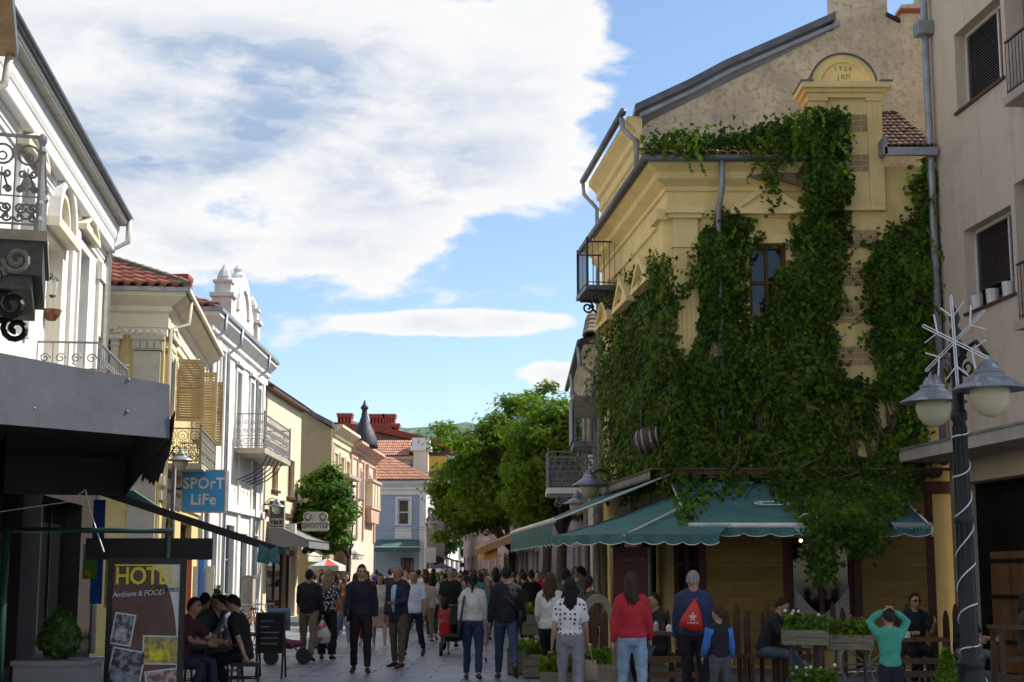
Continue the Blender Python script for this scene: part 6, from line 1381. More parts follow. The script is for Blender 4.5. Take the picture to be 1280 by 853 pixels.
parasol('small parasol with red white and blue panels before the maple', 409, 698, 60, 1.5, [mat('par_blue', (.12, .28, .55), .7), M_whtrim, mat('par_red', (.60, .10, .06), .7), M_whtrim])
parasol('dark blue parasol near the blue corner house', 552, 704, 72, 1.3, [mat('par_navy', (.03, .04, .12), .7)])
def car(label, x, y, rz, body):
    t = thing('parked_car', label, 'car', (x, y, 0), rz); T0 = Matrix(); q = MB()
    prof = [(-2.1, .35), (-2.15, .75), (-2.0, .95), (-1.6, 1.0), (-1.0, 1.42), (.5, 1.46), (1.15, 1.0), (2.0, .88), (2.15, .6), (2.1, .35)]
    q.prism(prof, -.85, .85); q.build('body', body, t, local=True)
    for s in (-1, 1):
        q = MB(); q.prism([(-1.45, 1.0), (-.95, 1.36), (-.25, 1.38), (-.25, 1.0)], s * .86 - .005, s * .86 + .005); q.prism([(-.18, 1.0), (-.18, 1.38), (.45, 1.38), (.98, 1.0)], s * .86 - .005, s * .86 + .005); q.build('side_window', M_glass, t, local=True)
    q = MB(); q.add([(.55, -.75, 1.43), (.55, .75, 1.43), (1.17, .78, 1.01), (1.17, -.78, 1.01)], [(0, 1, 2, 3)]); q.v = [v + Vector((.012, 0, .012)) for v in q.v]; q.build('windscreen', M_glass, t, local=True)
    q = MB(); q.add([(-1.05, -.75, 1.40), (-1.05, .75, 1.40), (-1.62, .78, 1.0), (-1.62, -.78, 1.0)], [(0, 1, 2, 3)]); q.v = [v + Vector((-.02, 0, .012)) for v in q.v]; q.build('rear_window', M_glass, t, local=True)
    for wx in (-1.3, 1.35):
        for s in (-1, 1):
            q = MB(Matrix.Translation((wx, s * .80, .32)) @ Matrix.Rotation(PI / 2, 4, 'X')); q.lathe([(.2, -.09), (.31, -.1), (.32, 0), (.31, .1), (.2, .09)], 14); wh = q.build('wheel', M_black, t, local=True); q = MB(Matrix.Translation((wx, s * .80, .32)) @ Matrix.Rotation(PI / 2, 4, 'X')); q.lathe([(.18, -.105), (.05, -.1), (.05, .1), (.18, .105)], 10); q.build('rim', M_zinc, wh, local=True)
    for s in (-1, 1): q = MB(); q.box(2.08, s * .62 - .16, .66, 2.16, s * .62 + .16, .8); q.build('headlight', M_alu, t, local=True)
M_carw = mat('car_white', (.66, .66, .67), .25, .02, 2); p = gnd(482, 739); car('white parked car half hidden behind the crowd near the cream awning', at(482, 730, 73).x, 73, R(15), M_carw); car('second white car parked before the green awning of the blue house', at(515, 730, 79).x, 79, R(5), M_carw)
for k_, (u, v, Y, w_, h, c_, lb) in enumerate([(538, 694, 75, .55, .75, (.45, .45, .45), 'pale square sign on a post by the blue house')]):
    p = at(u, v, Y); t = thing('sign_post', lb, 'sign', (p.x, Y, 0)); MB().box(p.x - w_ / 2, Y, p.z - h / 2, p.x + w_ / 2, Y + .04, p.z + h / 2).build('board', mat('signc%d' % k_, c_, .5), t); MB().tube([(p.x, Y + .06, 0), (p.x, Y + .06, p.z)], .03, 6).build('post', M_zinc, t)
ub = thing('utility_cabinet', 'grey street cabinet by the white gabled house', 'cabinet', (at(308, 770, 37.5).x, 37.5, 0)); a, b_ = at(302, 780, 37.5), at(318, 722, 37.5); MB().box(a.x, 37.3, 0, b_.x, 37.7, b_.z).build('body', M_conc, ub); MB().box(a.x - .03, 37.27, b_.z, b_.x + .03, 37.73, b_.z + .05).build('lid', M_zinc, ub); MB().box(a.x + .04, 37.28, .2, b_.x - .04, 37.30, b_.z - .08).build('door', M_zinc, ub)
wr = thing('overhead_wire', 'thin dark wires slung across the street before the blue house', 'wire', at(470, 660, 80))
for k_, (v0, v1) in enumerate(((655, 655), (658, 658))): q = MB(); a, b_ = at(440, v0, 76), at(560, v1, 84); q.tube([a.lerp(b_, i / 8) + Vector((0, 0, -.25 * math.sin(PI * i / 8))) for i in range(9)], .012, 4); q.build('wire', M_black, wr)
# red drinks cooler
ck = thing('drinks_cooler', 'dark red drinks cooler cabinet beside the restaurant corner', 'cooler', (at(789, 740, 27.9).x, 28, 0)); a, b_ = at(766, 684, 27.9), at(812, 684, 27.9); M_coke = mat('cooler_red', (.16, .008, .012), .35, .05, 2)
MB().box(a.x, 27.9, .05, b_.x, 28.5, a.z).build('body', M_coke, ck); MB().box(b_.x - .04, 27.86, .1, b_.x, 27.9, a.z - .02).build('door_edge', M_zinc, ck); text('Coca-Cola', 'lettering', .125, mat('cooler_letter', (.42, .30, .30), .5), Matrix.Translation(((a.x + b_.x) / 2, 27.89, a.z - .22)), ck, .003, .9, .3)
for x in (a.x + .05, b_.x - .05): MB().box(x - .03, 27.95, 0, x + .03, 28.4, .05).build('foot', M_black, ck)
# shutters and painted posts at the corner
for u, c_, lb in ((747, (.5, .5, .48), 'grey painted door post by the restaurant side'), (756, (.42, .32, .12), 'ochre door post by the restaurant side')):
    p = at(u, 720, 30.5); t = tag(MB().lathe([(.09, 0), (.09, .15), (.06, .2), (.055, 2.5), (.09, 2.55), (.09, 2.62)], 10, (p.x, 30.5, 0)).build('door_post', mat('post%d' % u, c_, .7)), lb, 'post')
# festoon bulbs
lbm = mat('lit_bulb', (1.0, .72, .35), .5, 0, 1, emit=9.0)
for k_, (u, v) in enumerate(((1001, 676), (1017, 675))):
    p = at(u, v, 25.6); t = thing('light_bulb', ['small lit bulb under the awning left of the trailing creeper', 'small lit bulb under the awning touching the trailing creeper'][k_], 'bulb', p); MB().ball(p, .028, 8, 6).build('glass', lbm, t); MB().tube([p, p + Vector((0, 0, .3))], .008, 4).build('flex', M_black, t)
# ================================================================ TERRACE FURNITURE
GCH = 'rustic plank chairs on the restaurant terrace'
def plank_chair():
    t = thing('plank_chair', 'x', 'chair', (0, 0, 0), 0, GCH)
    q = MB(); q.box(-.22, -.22, .43, .22, .22, .47); q.build('seat', M_wood, t, local=True)
    for sx in (-1, 1):
        for sy in (-1, 1): q = MB(); q.box(sx * .19 - .025, sy * .19 - .025, 0, sx * .19 + .025, sy * .19 + .025, .43); q.build('leg', M_wood, t, local=True)
    for k_, x in enumerate((-.16, 0, .16)):
        h = (1.12, 1.22, 1.12)[k_]; q = MB(); q.prism([(x - .05, .47), (x + .05, .47), (x + .045, h - .12), (x + .02, h - .02), (x, h), (x - .02, h - .02), (x - .045, h - .12)], .19, .225); q.build('back_plank', mat('chair_plank', (.07, .030, .014), .65, .3, 5, stretch=(6, 6, 1)), t, local=True)
    return t
chs = [('plank chair of the seated man in black by the flower box', at(950, 760, 22.2).x, 22.6, R(-70)), ('plank chair with its back to the ochre boards, right of the boy', at(918, 760, 22.8).x, 22.9, R(-20)), ('plank chair next to the ochre boards by the window frame', at(990, 760, 24.6).x, 24.6, R(10)), ('plank chair behind the lace curtain window planters', at(1040, 760, 24.8).x, 24.8, R(-15)), ('plank chair of the man with sunglasses by the boards', at(1141, 760, 23.3).x, 23.45, R(0)), ('plank chair hidden behind the lamp post', at(1204, 760, 22.6).x, 22.7, R(8)), ('plank chair at the table by the drinks cooler', at(824, 760, 23.2).x, 23.3, R(0)), ('plank chair of the dark dressed man behind the navy jacket', at(884, 760, 23.2).x, 23.3, R(-6)), ('tall plank chair beside the white blouse woman', at(752, 760, 22).x, 22.0, R(30))]
pc = plank_chair()
for i, (lb, x, y, rz) in enumerate(chs):
    if i == 0: pc.location = (x, y, 0); pc.rotation_euler = (0, 0, rz); pc['label'] = lb
    else: copy_tree(pc, None, lb, (x, y, 0), rz)
def table(label, x, y, w_, d_, h, tm, rz=0.0, round_=False):
    t = thing('cafe_table', label, 'table', (x, y, 0), rz)
    if round_: q = MB(); q.lathe([(w_ / 2, h - .04), (w_ / 2, h)], 20); q.build('table_top', tm, t, local=True); q = MB(); q.lathe([(.22, 0), (.2, .03), (.035, .05), (.035, h - .04)], 10); q.build('pedestal', M_black, t, local=True)
    else:
        q = MB(); q.box(-w_ / 2, -d_ / 2, h - .05, w_ / 2, d_ / 2, h); q.build('table_top', tm, t, local=True)
        for sx in (-1, 1):
            for sy in (-1, 1): q = MB(); q.box(sx * (w_ / 2 - .06) - .03, sy * (d_ / 2 - .06) - .03, 0, sx * (w_ / 2 - .06) + .03, sy * (d_ / 2 - .06) + .03, h - .05); q.build('leg', M_black if tm is M_black else M_wood, t, local=True)
        for k_ in (.25, .5): q = MB(); q.box(-w_ / 2 + .06, -d_ / 2 + .04, h * k_, w_ / 2 - .06, -d_ / 2 + .07, h * k_ + .09); q.build('slat', M_wood, t, local=True)
    return t
table('rough dark wood table between the red blouse woman and the navy jacket man', at(838, 780, 21.6).x, 21.7, .95, .7, .86, M_wood); table('dark table of the man with sunglasses', at(1142, 800, 22.3).x, 22.3, .9, .6, .74, M_wood)
table('tall dark side table before the plank door', at(1266, 790, 20.5).x, 20.5, .55, .5, .98, M_wood); table('dark table of the man bending over by the flower boxes', at(1002, 790, 22.7).x, 22.9, .7, .6, .78, M_wood)
for u, v, Y, r_, h, c_, lb in [(829, 772, 21.6, .03, .13, (.09, .02, .01), 'dark sauce bottle on the rough wood table'), (836, 772, 21.5, .045, .10, (.6, .6, .58), 'white napkin holder on the rough wood table'), (820, 772, 21.7, .04, .14, (.35, .35, .33), 'beer glass on the rough wood table'), (1133, 790, 22.2, .06, .10, (.55, .55, .5), 'white box on the table of the man with sunglasses')]:
    x = at(u, v, Y).x; t = thing('tableware', lb, 'tableware', (x, Y, .86 if u < 900 else .74)); z = .86 if u < 900 else .74; mm = mat('tw%d' % u, c_, .3); MB().lathe([(r_, 0), (r_, h * .7), (r_ * .6, h * .85)], 10, (x, Y, z)).build('body', mm, t); MB().lathe([(r_ * .6, h * .85), (r_ * .5, h)], 8, (x, Y, z)).build('neck', mm, t)
# wooden flower boxes
def flower_box(label, x, y, z, w_, d_, h, stand, fl, seed, rz=0.0, dens=300):
    t = thing('flower_box', label, 'planter', (x, y, 0), rz); rg = np.random.default_rng(seed)
    for sy in (-1, 1): q = MB(); q.box(-w_ / 2, sy * d_ / 2 - .012, z, w_ / 2, sy * d_ / 2 + .012, z + h * .46); q.build('plank', M_woodg, t, local=True); q = MB(); q.box(-w_ / 2, sy * d_ / 2 - .014, z + h * .5, w_ / 2, sy * d_ / 2 + .01, z + h); q.build('plank', M_woodg, t, local=True)
    for sx in (-1, 1): q = MB(); q.box(sx * w_ / 2 - .014, -d_ / 2 - .02, z, sx * w_ / 2 + .014, d_ / 2 + .02, z + h); q.build('end_board', M_woodg, t, local=True)
    q = MB(); q.box(-w_ / 2 + .02, -d_ / 2 + .02, z + .01, w_ / 2 - .02, d_ / 2 - .02, z + h - .03); q.build('soil', M_deck, t, local=True)
    if stand:
        for sx in (-1, 1): q = MB(); q.tube([(sx * w_ * .4, -d_ * .4, 0), (sx * w_ * .34, 0, z)], .018, 5); q.tube([(sx * w_ * .4, d_ * .4, 0), (sx * w_ * .34, 0, z)], .018, 5); q.build('stand', M_iron, t, local=True)
    pts = np.stack([rg.uniform(-w_ / 2, w_ / 2, dens), rg.uniform(-d_ / 2, d_ / 2, dens), z + h + rg.random(dens) ** 1.3 * .24 - .02], 1); nn = rg.normal(0, .6, (dens, 3)); nn[:, 2] += .8
    o = leaves('plants', pts, nn, rg.uniform(.05, .09, dens), rg.uniform(0, 1, dens), 'creeper', M_leafR, t); o.matrix_parent_inverse = Matrix(); WM[o] = WM[t]
    q = MB()
    for k_ in range(fl[1]): q.ball((rg.uniform(-w_ / 2, w_ / 2), rg.uniform(-d_ / 2, d_ / 2), z + h + rg.uniform(.12, .26)), .025, 6, 4)
    if fl[1]: q.build('blossoms', mat('petal_' + fl[0][0], fl[0][1], .7), t, local=True, kind='stuff')
    return t
PW, PR, PY = ('white', (.6, .58, .55)), ('red', (.5, .02, .03)), ('yellow', (.6, .5, .08))
flower_box('raised wooden flower box with pink and white blossoms on iron stand', at(1006, 795, 20.6).x, 20.6, at(0, 806, 20.6).z, .56, .24, .20, True, (PW, 6), 1); flower_box('raised wooden flower box with a red blossom on iron stand', at(1062, 795, 20.9).x, 20.9, at(0, 812, 20.9).z, .56, .24, .20, True, (PR, 3), 2)
flower_box('low wooden flower box with white blossoms in front of the others', at(1017, 850, 20.0).x, 20.0, .02, .56, .28, .22, False, (PW, 11), 3, 0, 260)
flower_box('green planter trough with yellow blossoms behind the strolling man in jeans', at(658, 830, 25.4).x, 25.4, .02, .62, .35, .34, False, (PY, 4), 4); flower_box('olive planter trough with trailing leaves beside the white blouse woman', at(676, 830, 24.6).x, 24.6, .02, .55, .35, .36, False, (PY, 6), 5)
flower_box('raised planter trough full of leaves behind the white blouse woman', at(682, 790, 26.4).x, 26.4, .62, .8, .35, .34, True, (PW, 3), 6); flower_box('low grey planter near the feet of the polka dot woman', at(668, 850, 21.6).x + .35, 21.6, .0, .5, .35, .30, False, (PY, 2), 7)
flower_box('yellow green planter beside the tan handbag', at(741, 845, 20.0).x, 20.0, .0, .5, .4, .5, False, (PY, 3), 8)
# cartwheel leaning by the boxes
cw = thing('cart_wheel', 'old iron-tyred cart wheel leaning below the flower boxes', 'wheel', (at(1085, 830, 21.2).x, 21.2, 0)); cp = Vector((at(1085, 830, 21.2).x, 21.2, .42)); q = MB(); ring(q, cp, .38, (1, 0, 0), (0, .25, .97), .022, 24); q.build('rim', M_irong, cw)
for k_ in range(10): a = 2 * PI * k_ / 10; q = MB(); q.tube([cp, cp + Vector((math.cos(a), .25 * math.sin(a), .97 * math.sin(a))) * .38], .014, 5); q.build('spoke', M_woodg, cw)
# hooped barrel chairs near the corner
hc = thing('hooped_chair', 'brown hooped wooden chair back behind the polka dot woman', 'chair', (at(747, 780, 20.8).x, 20.8, 0)); x = at(747, 780, 20.8).x
q = MB(); q.prism([(x + .26 * math.cos(PI * i / 16) , .9 + .5 * math.sin(PI * i / 16)) for i in range(17)] + [(x - .26, .0), (x - .18, .0), (x - .17, .9)] + [(x + .17 * math.cos(PI - PI * i / 16), .9 + .38 * math.sin(PI * i / 16)) for i in range(17)] + [(x + .18, 0), (x + .26, 0)], 20.78, 20.86); q.build('hoop_back', M_woodg, hc); q = MB(); q.box(x - .24, 20.86, .42, x + .24, 21.3, .48); q.build('seat', M_wood, hc)
for sx in (-1, 1): q = MB(); q.box(x + sx * .2 - .03, 21.22, 0, x + sx * .2 + .03, 21.28, .42); q.build('leg', M_wood, hc)
# left cafe
table('round dark table with glasses on the cafe terrace', at(256, 800, 21.0).x, 21.0, 1.0, 1.0, .72, M_black, 0, True); table('second round cafe table behind the seated men', at(300, 800, 24.5).x, 24.5, .8, .8, .72, M_black, 0, True)
for k_, (u, Y, h, c_, lb) in enumerate([(262, 20.9, .15, (.4, .4, .4), 'tall water glass on the bar table'), (268, 21.1, .12, (.35, .35, .33), 'short glass on the bar table'), (275, 20.9, .16, (.12, .06, .03), 'brown drink glass on the bar table'), (285, 24.4, .24, (.015, .012, .012), 'dark bottle on the second cafe table')]):
    x = at(u, 780, Y).x; t = thing('drinking_glass', lb, 'glass', (x, Y, .72)); z = .72; mm = mat('glass%d' % k_, c_, .1); MB().lathe([(.03, 0), (.04, h)], 10, (x, Y, z)).build('cup', mm, t); MB().lathe([(.033, .0), (.034, .012)], 10, (x, Y, z)).build('base', M_alu, t)
def bar_stool(label, x, y, sh, rz):
    t = thing('bar_stool', label, 'stool', (x, y, 0), rz, 'stools on the cafe terrace'); q = MB(); q.box(-.2, -.2, sh - .05, .2, .2, sh); q.build('seat', M_black, t, local=True)
    for sx in (-1, 1):
        for sy in (-1, 1): q = MB(); q.tube([(sx * .2, sy * .2, 0), (sx * .17, sy * .17, sh - .05)], .017, 6); q.build('leg', M_black, t, local=True)
    q = MB(); q.tube([(-.19, -.19, .25), (.19, -.19, .25), (.19, .19, .25), (-.19, .19, .25), (-.19, -.19, .25)], .012, 5); q.build('foot_rail', M_black, t, local=True)
    return t
bar_stool('black stool of the man in black leaning on it', at(307, 800, 21).x, 21.0, .46, R(10)); bar_stool('black stool of the grey blue shirt man', at(286, 800, 22.6).x, 22.6, .46, 0); bar_stool('black stool of the woman behind the bar table', at(268, 800, 23.6).x, 23.6, .46, 0); bar_stool('black stool of the man in grey green', at(245, 800, 23).x, 23.0, .46, 0); bar_stool('black stool of the man in dark red', at(228, 800, 20.6).x, 20.6, .46, 0)
ab = thing('menu_board', 'black chalkboard menu stand at the edge of the cafe terrace', 'sign', (at(340, 800, 24.5).x, 24.5, 0)); x0_, x1_ = at(322, 800, 24.5).x, at(354, 800, 24.5).x; zt_, zb_ = at(0, 768, 24.5).z, at(0, 817, 24.5).z
q = MB(); q.box(x0_, 24.48, zb_, x1_, 24.52, zt_); q.build('board', M_black, ab); q = MB(); q.box(x0_ - .03, 24.46, zb_ - .02, x0_, 24.54, zt_ + .03); q.box(x1_, 24.46, zb_ - .02, x1_ + .03, 24.54, zt_ + .03); q.box(x0_, 24.46, zt_, x1_, 24.54, zt_ + .03); q.build('frame', M_wood, ab)
for x in (x0_, x1_): q = MB(); q.bar((x, 24.5, zb_), (x, 24.42, 0), .03, .03); q.build('leg', M_black, ab); q = MB(); q.bar((x, 24.52, zt_), (x, 24.85, 0), .03, .03); q.build('leg', M_black, ab)
q = MB(); 
for k_ in range(5): q.box(x0_ + .05, 24.475, zt_ - .12 - k_ * .09, x0_ + .05 + rnd.uniform(.15, .3), 24.479, zt_ - .10 - k_ * .09)
q.build('chalk_lines', mat('chalk', (.20, .22, .24), .9, .4, 40), ab, kind='stuff')
def bicycle(label, x, y, rz, fm, z=0):
    t = thing('bicycle', label, 'bicycle', (x, y, z), rz)
    for wx in (-.52, .52):
        q = MB(); ring(q, (wx, 0, .33), .32, (1, 0, 0), (0, 0, 1), .018, 24); wh = q.build('wheel', M_black, t, local=True); q = MB()
        for k_ in range(12): a = 2 * PI * k_ / 12; q.tube([(wx, 0, .33), (wx + .31 * math.cos(a), 0, .33 + .31 * math.sin(a))], .003, 3)
        q.build('spokes', M_zinc, wh, local=True, kind='stuff')
    q = MB()
    for a, b_ in (((-.52, 0, .33), (-.12, 0, .30)), ((-.12, 0, .30), (-.2, 0, .78)), ((-.2, 0, .72), (.34, 0, .76)), ((-.12, 0, .30), (.36, 0, .68)), ((-.52, 0, .33), (-.2, 0, .72)), ((.52, 0, .33), (.33, 0, .90))): q.tube([a, b_], .017, 6)
    q.build('frame', fm, t, local=True); q = MB(); q.tube([(.20, -.27, .95), (.33, -.12, .95), (.34, 0, .92), (.33, .12, .95), (.20, .27, .95)], .013, 6); q.build('handlebar', M_zinc, t, local=True); q = MB(); q.loft([(-.36, 0, .84), (-.2, 0, .85), (-.06, 0, .83)], [(.08, .03), (.07, .03), (.02, .02)], 8, (0, 1, 0)); q.build('saddle', M_black, t, local=True)
bicycle('silver bicycle leaning by the white gabled house', at(324, 770, 35.5).x, 35.5, R(75), M_alu); bicycle('red bicycle parked beside the silver one', at(306, 770, 34.6).x, 34.6, R(68), mat('bike_red', (.3, .04, .03), .4))
def stroller(label, x, y, rz, hood, seat):
    t = thing('stroller', label, 'stroller', (x, y, 0), rz)
    for wx, wy in ((-.28, -.22), (.28, -.22), (-.26, .38), (.26, .38)):
        q = MB(Matrix.Translation((wx, wy, .14)) @ Matrix.Rotation(PI / 2, 4, 'Y')); q.lathe([(.09, -.03), (.14, -.03), (.14, .03), (.09, .03)], 14); w2_ = q.build('wheel', M_black, t, local=True); q = MB(Matrix.Translation((wx, wy, .14)) @ Matrix.Rotation(PI / 2, 4, 'Y')); q.lathe([(.08, -.02), (.08, .02)], 10); q.build('hub', M_zinc, w2_, local=True)
    q = MB()
    for s in (-.26, .26): q.tube([(s, .38, .14), (s, .0, .5), (s, -.42, 1.0)], .014, 6); q.tube([(s, -.22, .14), (s, .05, .48)], .014, 6)
    q.tube([(-.26, -.42, 1.0), (.26, -.42, 1.0)], .018, 6); q.build('frame', M_zincd, t, local=True)
    q = MB(); q.loft([(0, .35, .38), (0, .15, .36), (0, -.1, .40), (0, -.22, .62), (0, -.26, .78)], [(.2, .05), (.22, .09), (.23, .11), (.22, .09), (.2, .05)], 10); q.build('seat', seat, t, True, local=True)
    q = MB(); q.prism([(-.24, .62), (.24, .62), (.24, .82), (.17, .98), (0, 1.03), (-.17, .98), (-.24, .82)], -.3, .12); q.build('hood', hood, t, local=True)
stroller('dark stroller with blue hood pushed by the man in khaki trousers', at(354, 800, 28.2).x, 28.2, R(-80), mat('hood_blue', (.06, .10, .16), .8), mat('seat_red', (.20, .03, .06), .8)); stroller('black stroller beside the girl in the red dress', at(568, 800, 31.3).x, 31.3, R(180), M_black, M_black)
# ================================================================ PEOPLE
SKIN = {'a': mat('skin_light', (.42, .235, .155), .55, .06, 8), 'b': mat('skin_tan', (.34, .175, .105), .55, .06, 8), 'c': mat('skin_fair', (.50, .30, .215), .55, .06, 8)}
M_eye = mat('eye', (.02, .015, .012), .2); M_lip = mat('lip', (.30, .10, .085), .5)
def cloth(c, rough=.85): return mat('cloth_%02x%02x%02x' % tuple(int(x * 255) for x in c), c, rough, .14, 5, .55, 16)
def dotmat(name, base, dot, scale, th):
    if name in MATS: return MATS[name]
    m = bpy.data.materials.new(name); m.use_nodes = True; MATS[name] = m; t = NT(m.node_tree); bs = t.n['Principled BSDF']; co = t.new('ShaderNodeTexCoord').outputs['Object']
    v = t.new('ShaderNodeTexVoronoi', voronoi_dimensions='3D'); t.put(v.inputs['Vector'], co); v.inputs['Scale'].default_value = scale; v.inputs['Randomness'].default_value = .25 if name == 'polka' else 1.0
    t.put(bs.inputs['Base Color'], t.mix(t.smooth(v.outputs['Distance'], th - .04, th + .04), dot, base)); bs.inputs['Roughness'].default_value = .85; return m
M_polka = dotmat('polka', (.66, .66, .68), (.012, .012, .02), 17, .27); M_floral = dotmat('floral', (.012, .012, .013), (.48, .46, .44), 26, .42)
M_jean = mat('denim_blue', (.16, .235, .33), .85, .2, 6, .4, 18); M_jeand = mat('denim_dark', (.035, .055, .105), .85, .25, 5, .4, 18)
HAIR = {k: mat('hair_' + k, c, .65, .35, 14, .5, 60, stretch=(4, 4, .6), spec=.25) for k, c in {'black': (.012, .010, .009), 'brown': (.045, .022, .012), 'dark': (.022, .014, .010), 'grey': (.22, .21, .20), 'blond': (.26, .17, .09), 'auburn': (.07, .028, .012)}.items()}
PEND = []
FOLD = bpy.data.textures.new('folds', 'CLOUDS'); FOLD.noise_scale = .11; FOLD.noise_depth = 2
def fuse(mb, mats, name, parent, vox, extra=None):
    PEND.append((mb, mats, name, parent, vox, extra))
def flush():
    tmp = []
    for mb, mats, name, parent, vox, extra in PEND:
        me = mb.mesh('t'); o = bpy.data.objects.new('t', me); COL.objects.link(o)
        r = o.modifiers.new('r', 'REMESH'); r.mode = 'VOXEL'; r.voxel_size = vox
        s = o.modifiers.new('s', 'SMOOTH'); s.factor = .5; s.iterations = 4; tmp.append(o)
        if name != 'body' and vox < .03: dp = o.modifiers.new('d', 'DISPLACE'); dp.texture = FOLD; dp.strength = .030; dp.mid_level = .42; dp.texture_coords = 'LOCAL'
    dg = bpy.context.evaluated_depsgraph_get(); dg.update()
    for o, (mb, mats, name, parent, vox, extra) in zip(tmp, PEND):
        me = bpy.data.meshes.new_from_object(o.evaluated_get(dg))
        if extra is not None:
            n0 = len(me.vertices); co = np.empty(n0 * 3); me.vertices.foreach_get('co', co); V = [tuple(v) for v in co.reshape(-1, 3)]; Fs_ = [tuple(p.vertices) for p in me.polygons]; nm = len(Fs_)
            me2 = bpy.data.meshes.new(name); me2.from_pydata(V + [tuple(v) for v in extra.v], [], Fs_ + [tuple(i + n0 for i in f) for f in extra.f]); me2.polygons.foreach_set('material_index', [0] * nm + extra.m); bpy.data.meshes.remove(me); me = me2
        me.name = name; link(name, me, mats, parent, True, True)
    for o in tmp: me = o.data; bpy.data.objects.remove(o); bpy.data.meshes.remove(me)
    PEND.clear()
def person(label, u, Y, H, rz, sex='m', top=((.02, .02, .025), 'long', -.06), bottom=('pants', (.03, .03, .035)), shoes=(.02, .018, .016), hair=('short', 'black'), skin='a', legs=None, arms=None, lean=0, seat=None, head=(0, 0), vox=None, group=None, glasses=False, extra_top=None, child=False, fat=1.0, x=None, far=False, z=0.0):
    k = H / 1.75; X = at(u, 800, Y).x if x is None else x
    t = thing('person', label, 'person', (X, Y, z), R(rz), group); T0 = Matrix.Diagonal((k, k, k, 1)); vox = vox or (.017 if Y < 30 else .024)
    f = sex == 'f'; Lm = R(lean)
    legs = legs or [(3, 3, 2), (-3, 4, 2)]; arms = arms or [(4, 9, 12, 0), (-3, 9, 10, 0)]
    hipw = .092 if f else .09; shw = (.150 if f else .174) * (.92 if child else 1.0) * (1 + (fat - 1) * .3)
    TH, SH_, UA, FA = .43, .43, .285, .245
    # leg chains relative to the pelvis
    ch = []
    for s, (hf, kf, ab) in zip((1, -1), legs):
        hf, kf, ab = R(hf), R(kf), R(ab); h0 = Vector((s * hipw, 0, -.03)); d1 = Vector((s * math.sin(ab), -math.sin(hf) * math.cos(ab), -math.cos(hf) * math.cos(ab))); kn = h0 + d1 * TH; a2 = hf - kf; d2 = Vector((s * math.sin(ab) * .3, -math.sin(a2), -math.cos(a2))).normalized(); an = kn + d2 * SH_
        pit = min(0, math.degrees(a2) + 14) if seat is None else min(0, math.degrees(a2) + 40); pit = R(max(-55, pit)); fd = Vector((s * .12, -math.cos(pit), math.sin(pit))).normalized(); toe = an + fd * .17 + Vector((0, 0, -.055)); heel = an - fd * .055 + Vector((0, 0, -.05)); ch.append((h0, kn, an, heel, toe, fd))
    low = min(min(c[3].z, c[4].z) for c in ch) - .032
    pz = -low if seat is None else seat / k + .11
    O = Vector((0, 0, pz)); RL = Matrix.Rotation(Lm, 3, 'X')           # leaning forward turns about x
    tz = lambda z_, y_=0, x_=0: O + RL @ Vector((x_, y_, z_))
    g_ = fat
    trunk = ([(-.10, .13, .10), (-.02, .175, .125), (.05, .165, .118), (.14, .128, .095), (.20, .125, .095), (.30, .150, .118), (.40, .150, .100), (.455, .140, .080), (.49, .105, .066), (.525, .066, .056), (.56, .052, .054), (.63, .050, .055)] if f else
             [(-.10, .13, .10), (0, .165, .115), (.08, .158, .112), (.16, .150, .106), (.28, .166, .118), (.38, .180, .112), (.45, .168, .090), (.49, .125, .076), (.53, .078, .066), (.565, .062, .062), (.63, .060, .064)])
    if child: trunk = [(a, b_ * .9, c * .92) for a, b_, c in trunk]
    def torso(m, z0, z1, gr, n=14):
        zs = [z0] + [a for a, _, _ in trunk if z0 < a < z1] + [z1]; ra = []
        for z_ in zs: ra.append((np.interp(z_, [a for a, _, _ in trunk], [b_ for _, b_, _ in trunk]) * g_ + gr, np.interp(z_, [a for a, _, _ in trunk], [c for _, _, c in trunk]) * g_ + gr))
        m.loft([tz(z_, .012 * math.sin(max(0, z_) * 6)) for z_ in zs], ra, n)
    shs = []; handm = MB(T0)
    body = MB(T0); torso(body, -.10, .63, 0)
    for s, ar in zip((1, -1), arms):
        sh = tz(.445, .0, s * shw)
        if isinstance(ar, dict): el = Vector(ar['e']) ; wr_ = Vector(ar['w']); el = O + RL @ el; wr_ = O + RL @ wr_
        else:
            fl, ab, eb, inn = R(ar[0]), R(ar[1]), R(ar[2]), ar[3]; d1 = RL @ Vector((s * math.sin(ab), -math.sin(fl) * math.cos(ab), -math.cos(fl) * math.cos(ab))); el = sh + d1 * UA; a2 = fl + eb; d2 = (RL @ Vector((s * (math.sin(ab) * .5 - inn), -math.sin(a2), -math.cos(a2)))).normalized(); wr_ = el + d2 * FA
        shs.append((sh, el, wr_)); d2 = (wr_ - el).normalized()
        body.loft([sh + Vector((-s * .05, 0, -.01)), sh, sh.lerp(el, .35), el, el.lerp(wr_, .3), wr_], [.04, .052, .047, .040, .040, .027], 10); body.loft([tz(.53, 0, s * .03), tz(.475, .005, s * shw * .75)], [.045, .035], 8)
        # hand with five fingers
        fw = Vector((0, -1, 0)) - d2 * (-d2.y); fw = fw.normalized() if fw.length > .2 else Vector((0, 0, 1)); inw = d2.cross(fw); inw = inw if inw.x * s < 0 else -inw
        pe_ = wr_ + d2 * .085; handm.loft([wr_ - d2 * .02, wr_ + d2 * .03, pe_], [(.024, .02), (.038, .016), (.040, .014)], 8, fw)
        for i, (o_, l_) in enumerate(((.030, .066), (.010, .078), (-.011, .072), (-.030, .056))):
            b0_ = pe_ + fw * o_ - d2 * .008; m1 = b0_ + d2 * l_ * .5 + inw * l_ * .14; handm.tube([b0_, m1, m1 + d2 * l_ * .38 + inw * l_ * .34], [.0095, .0088, .007], 6)
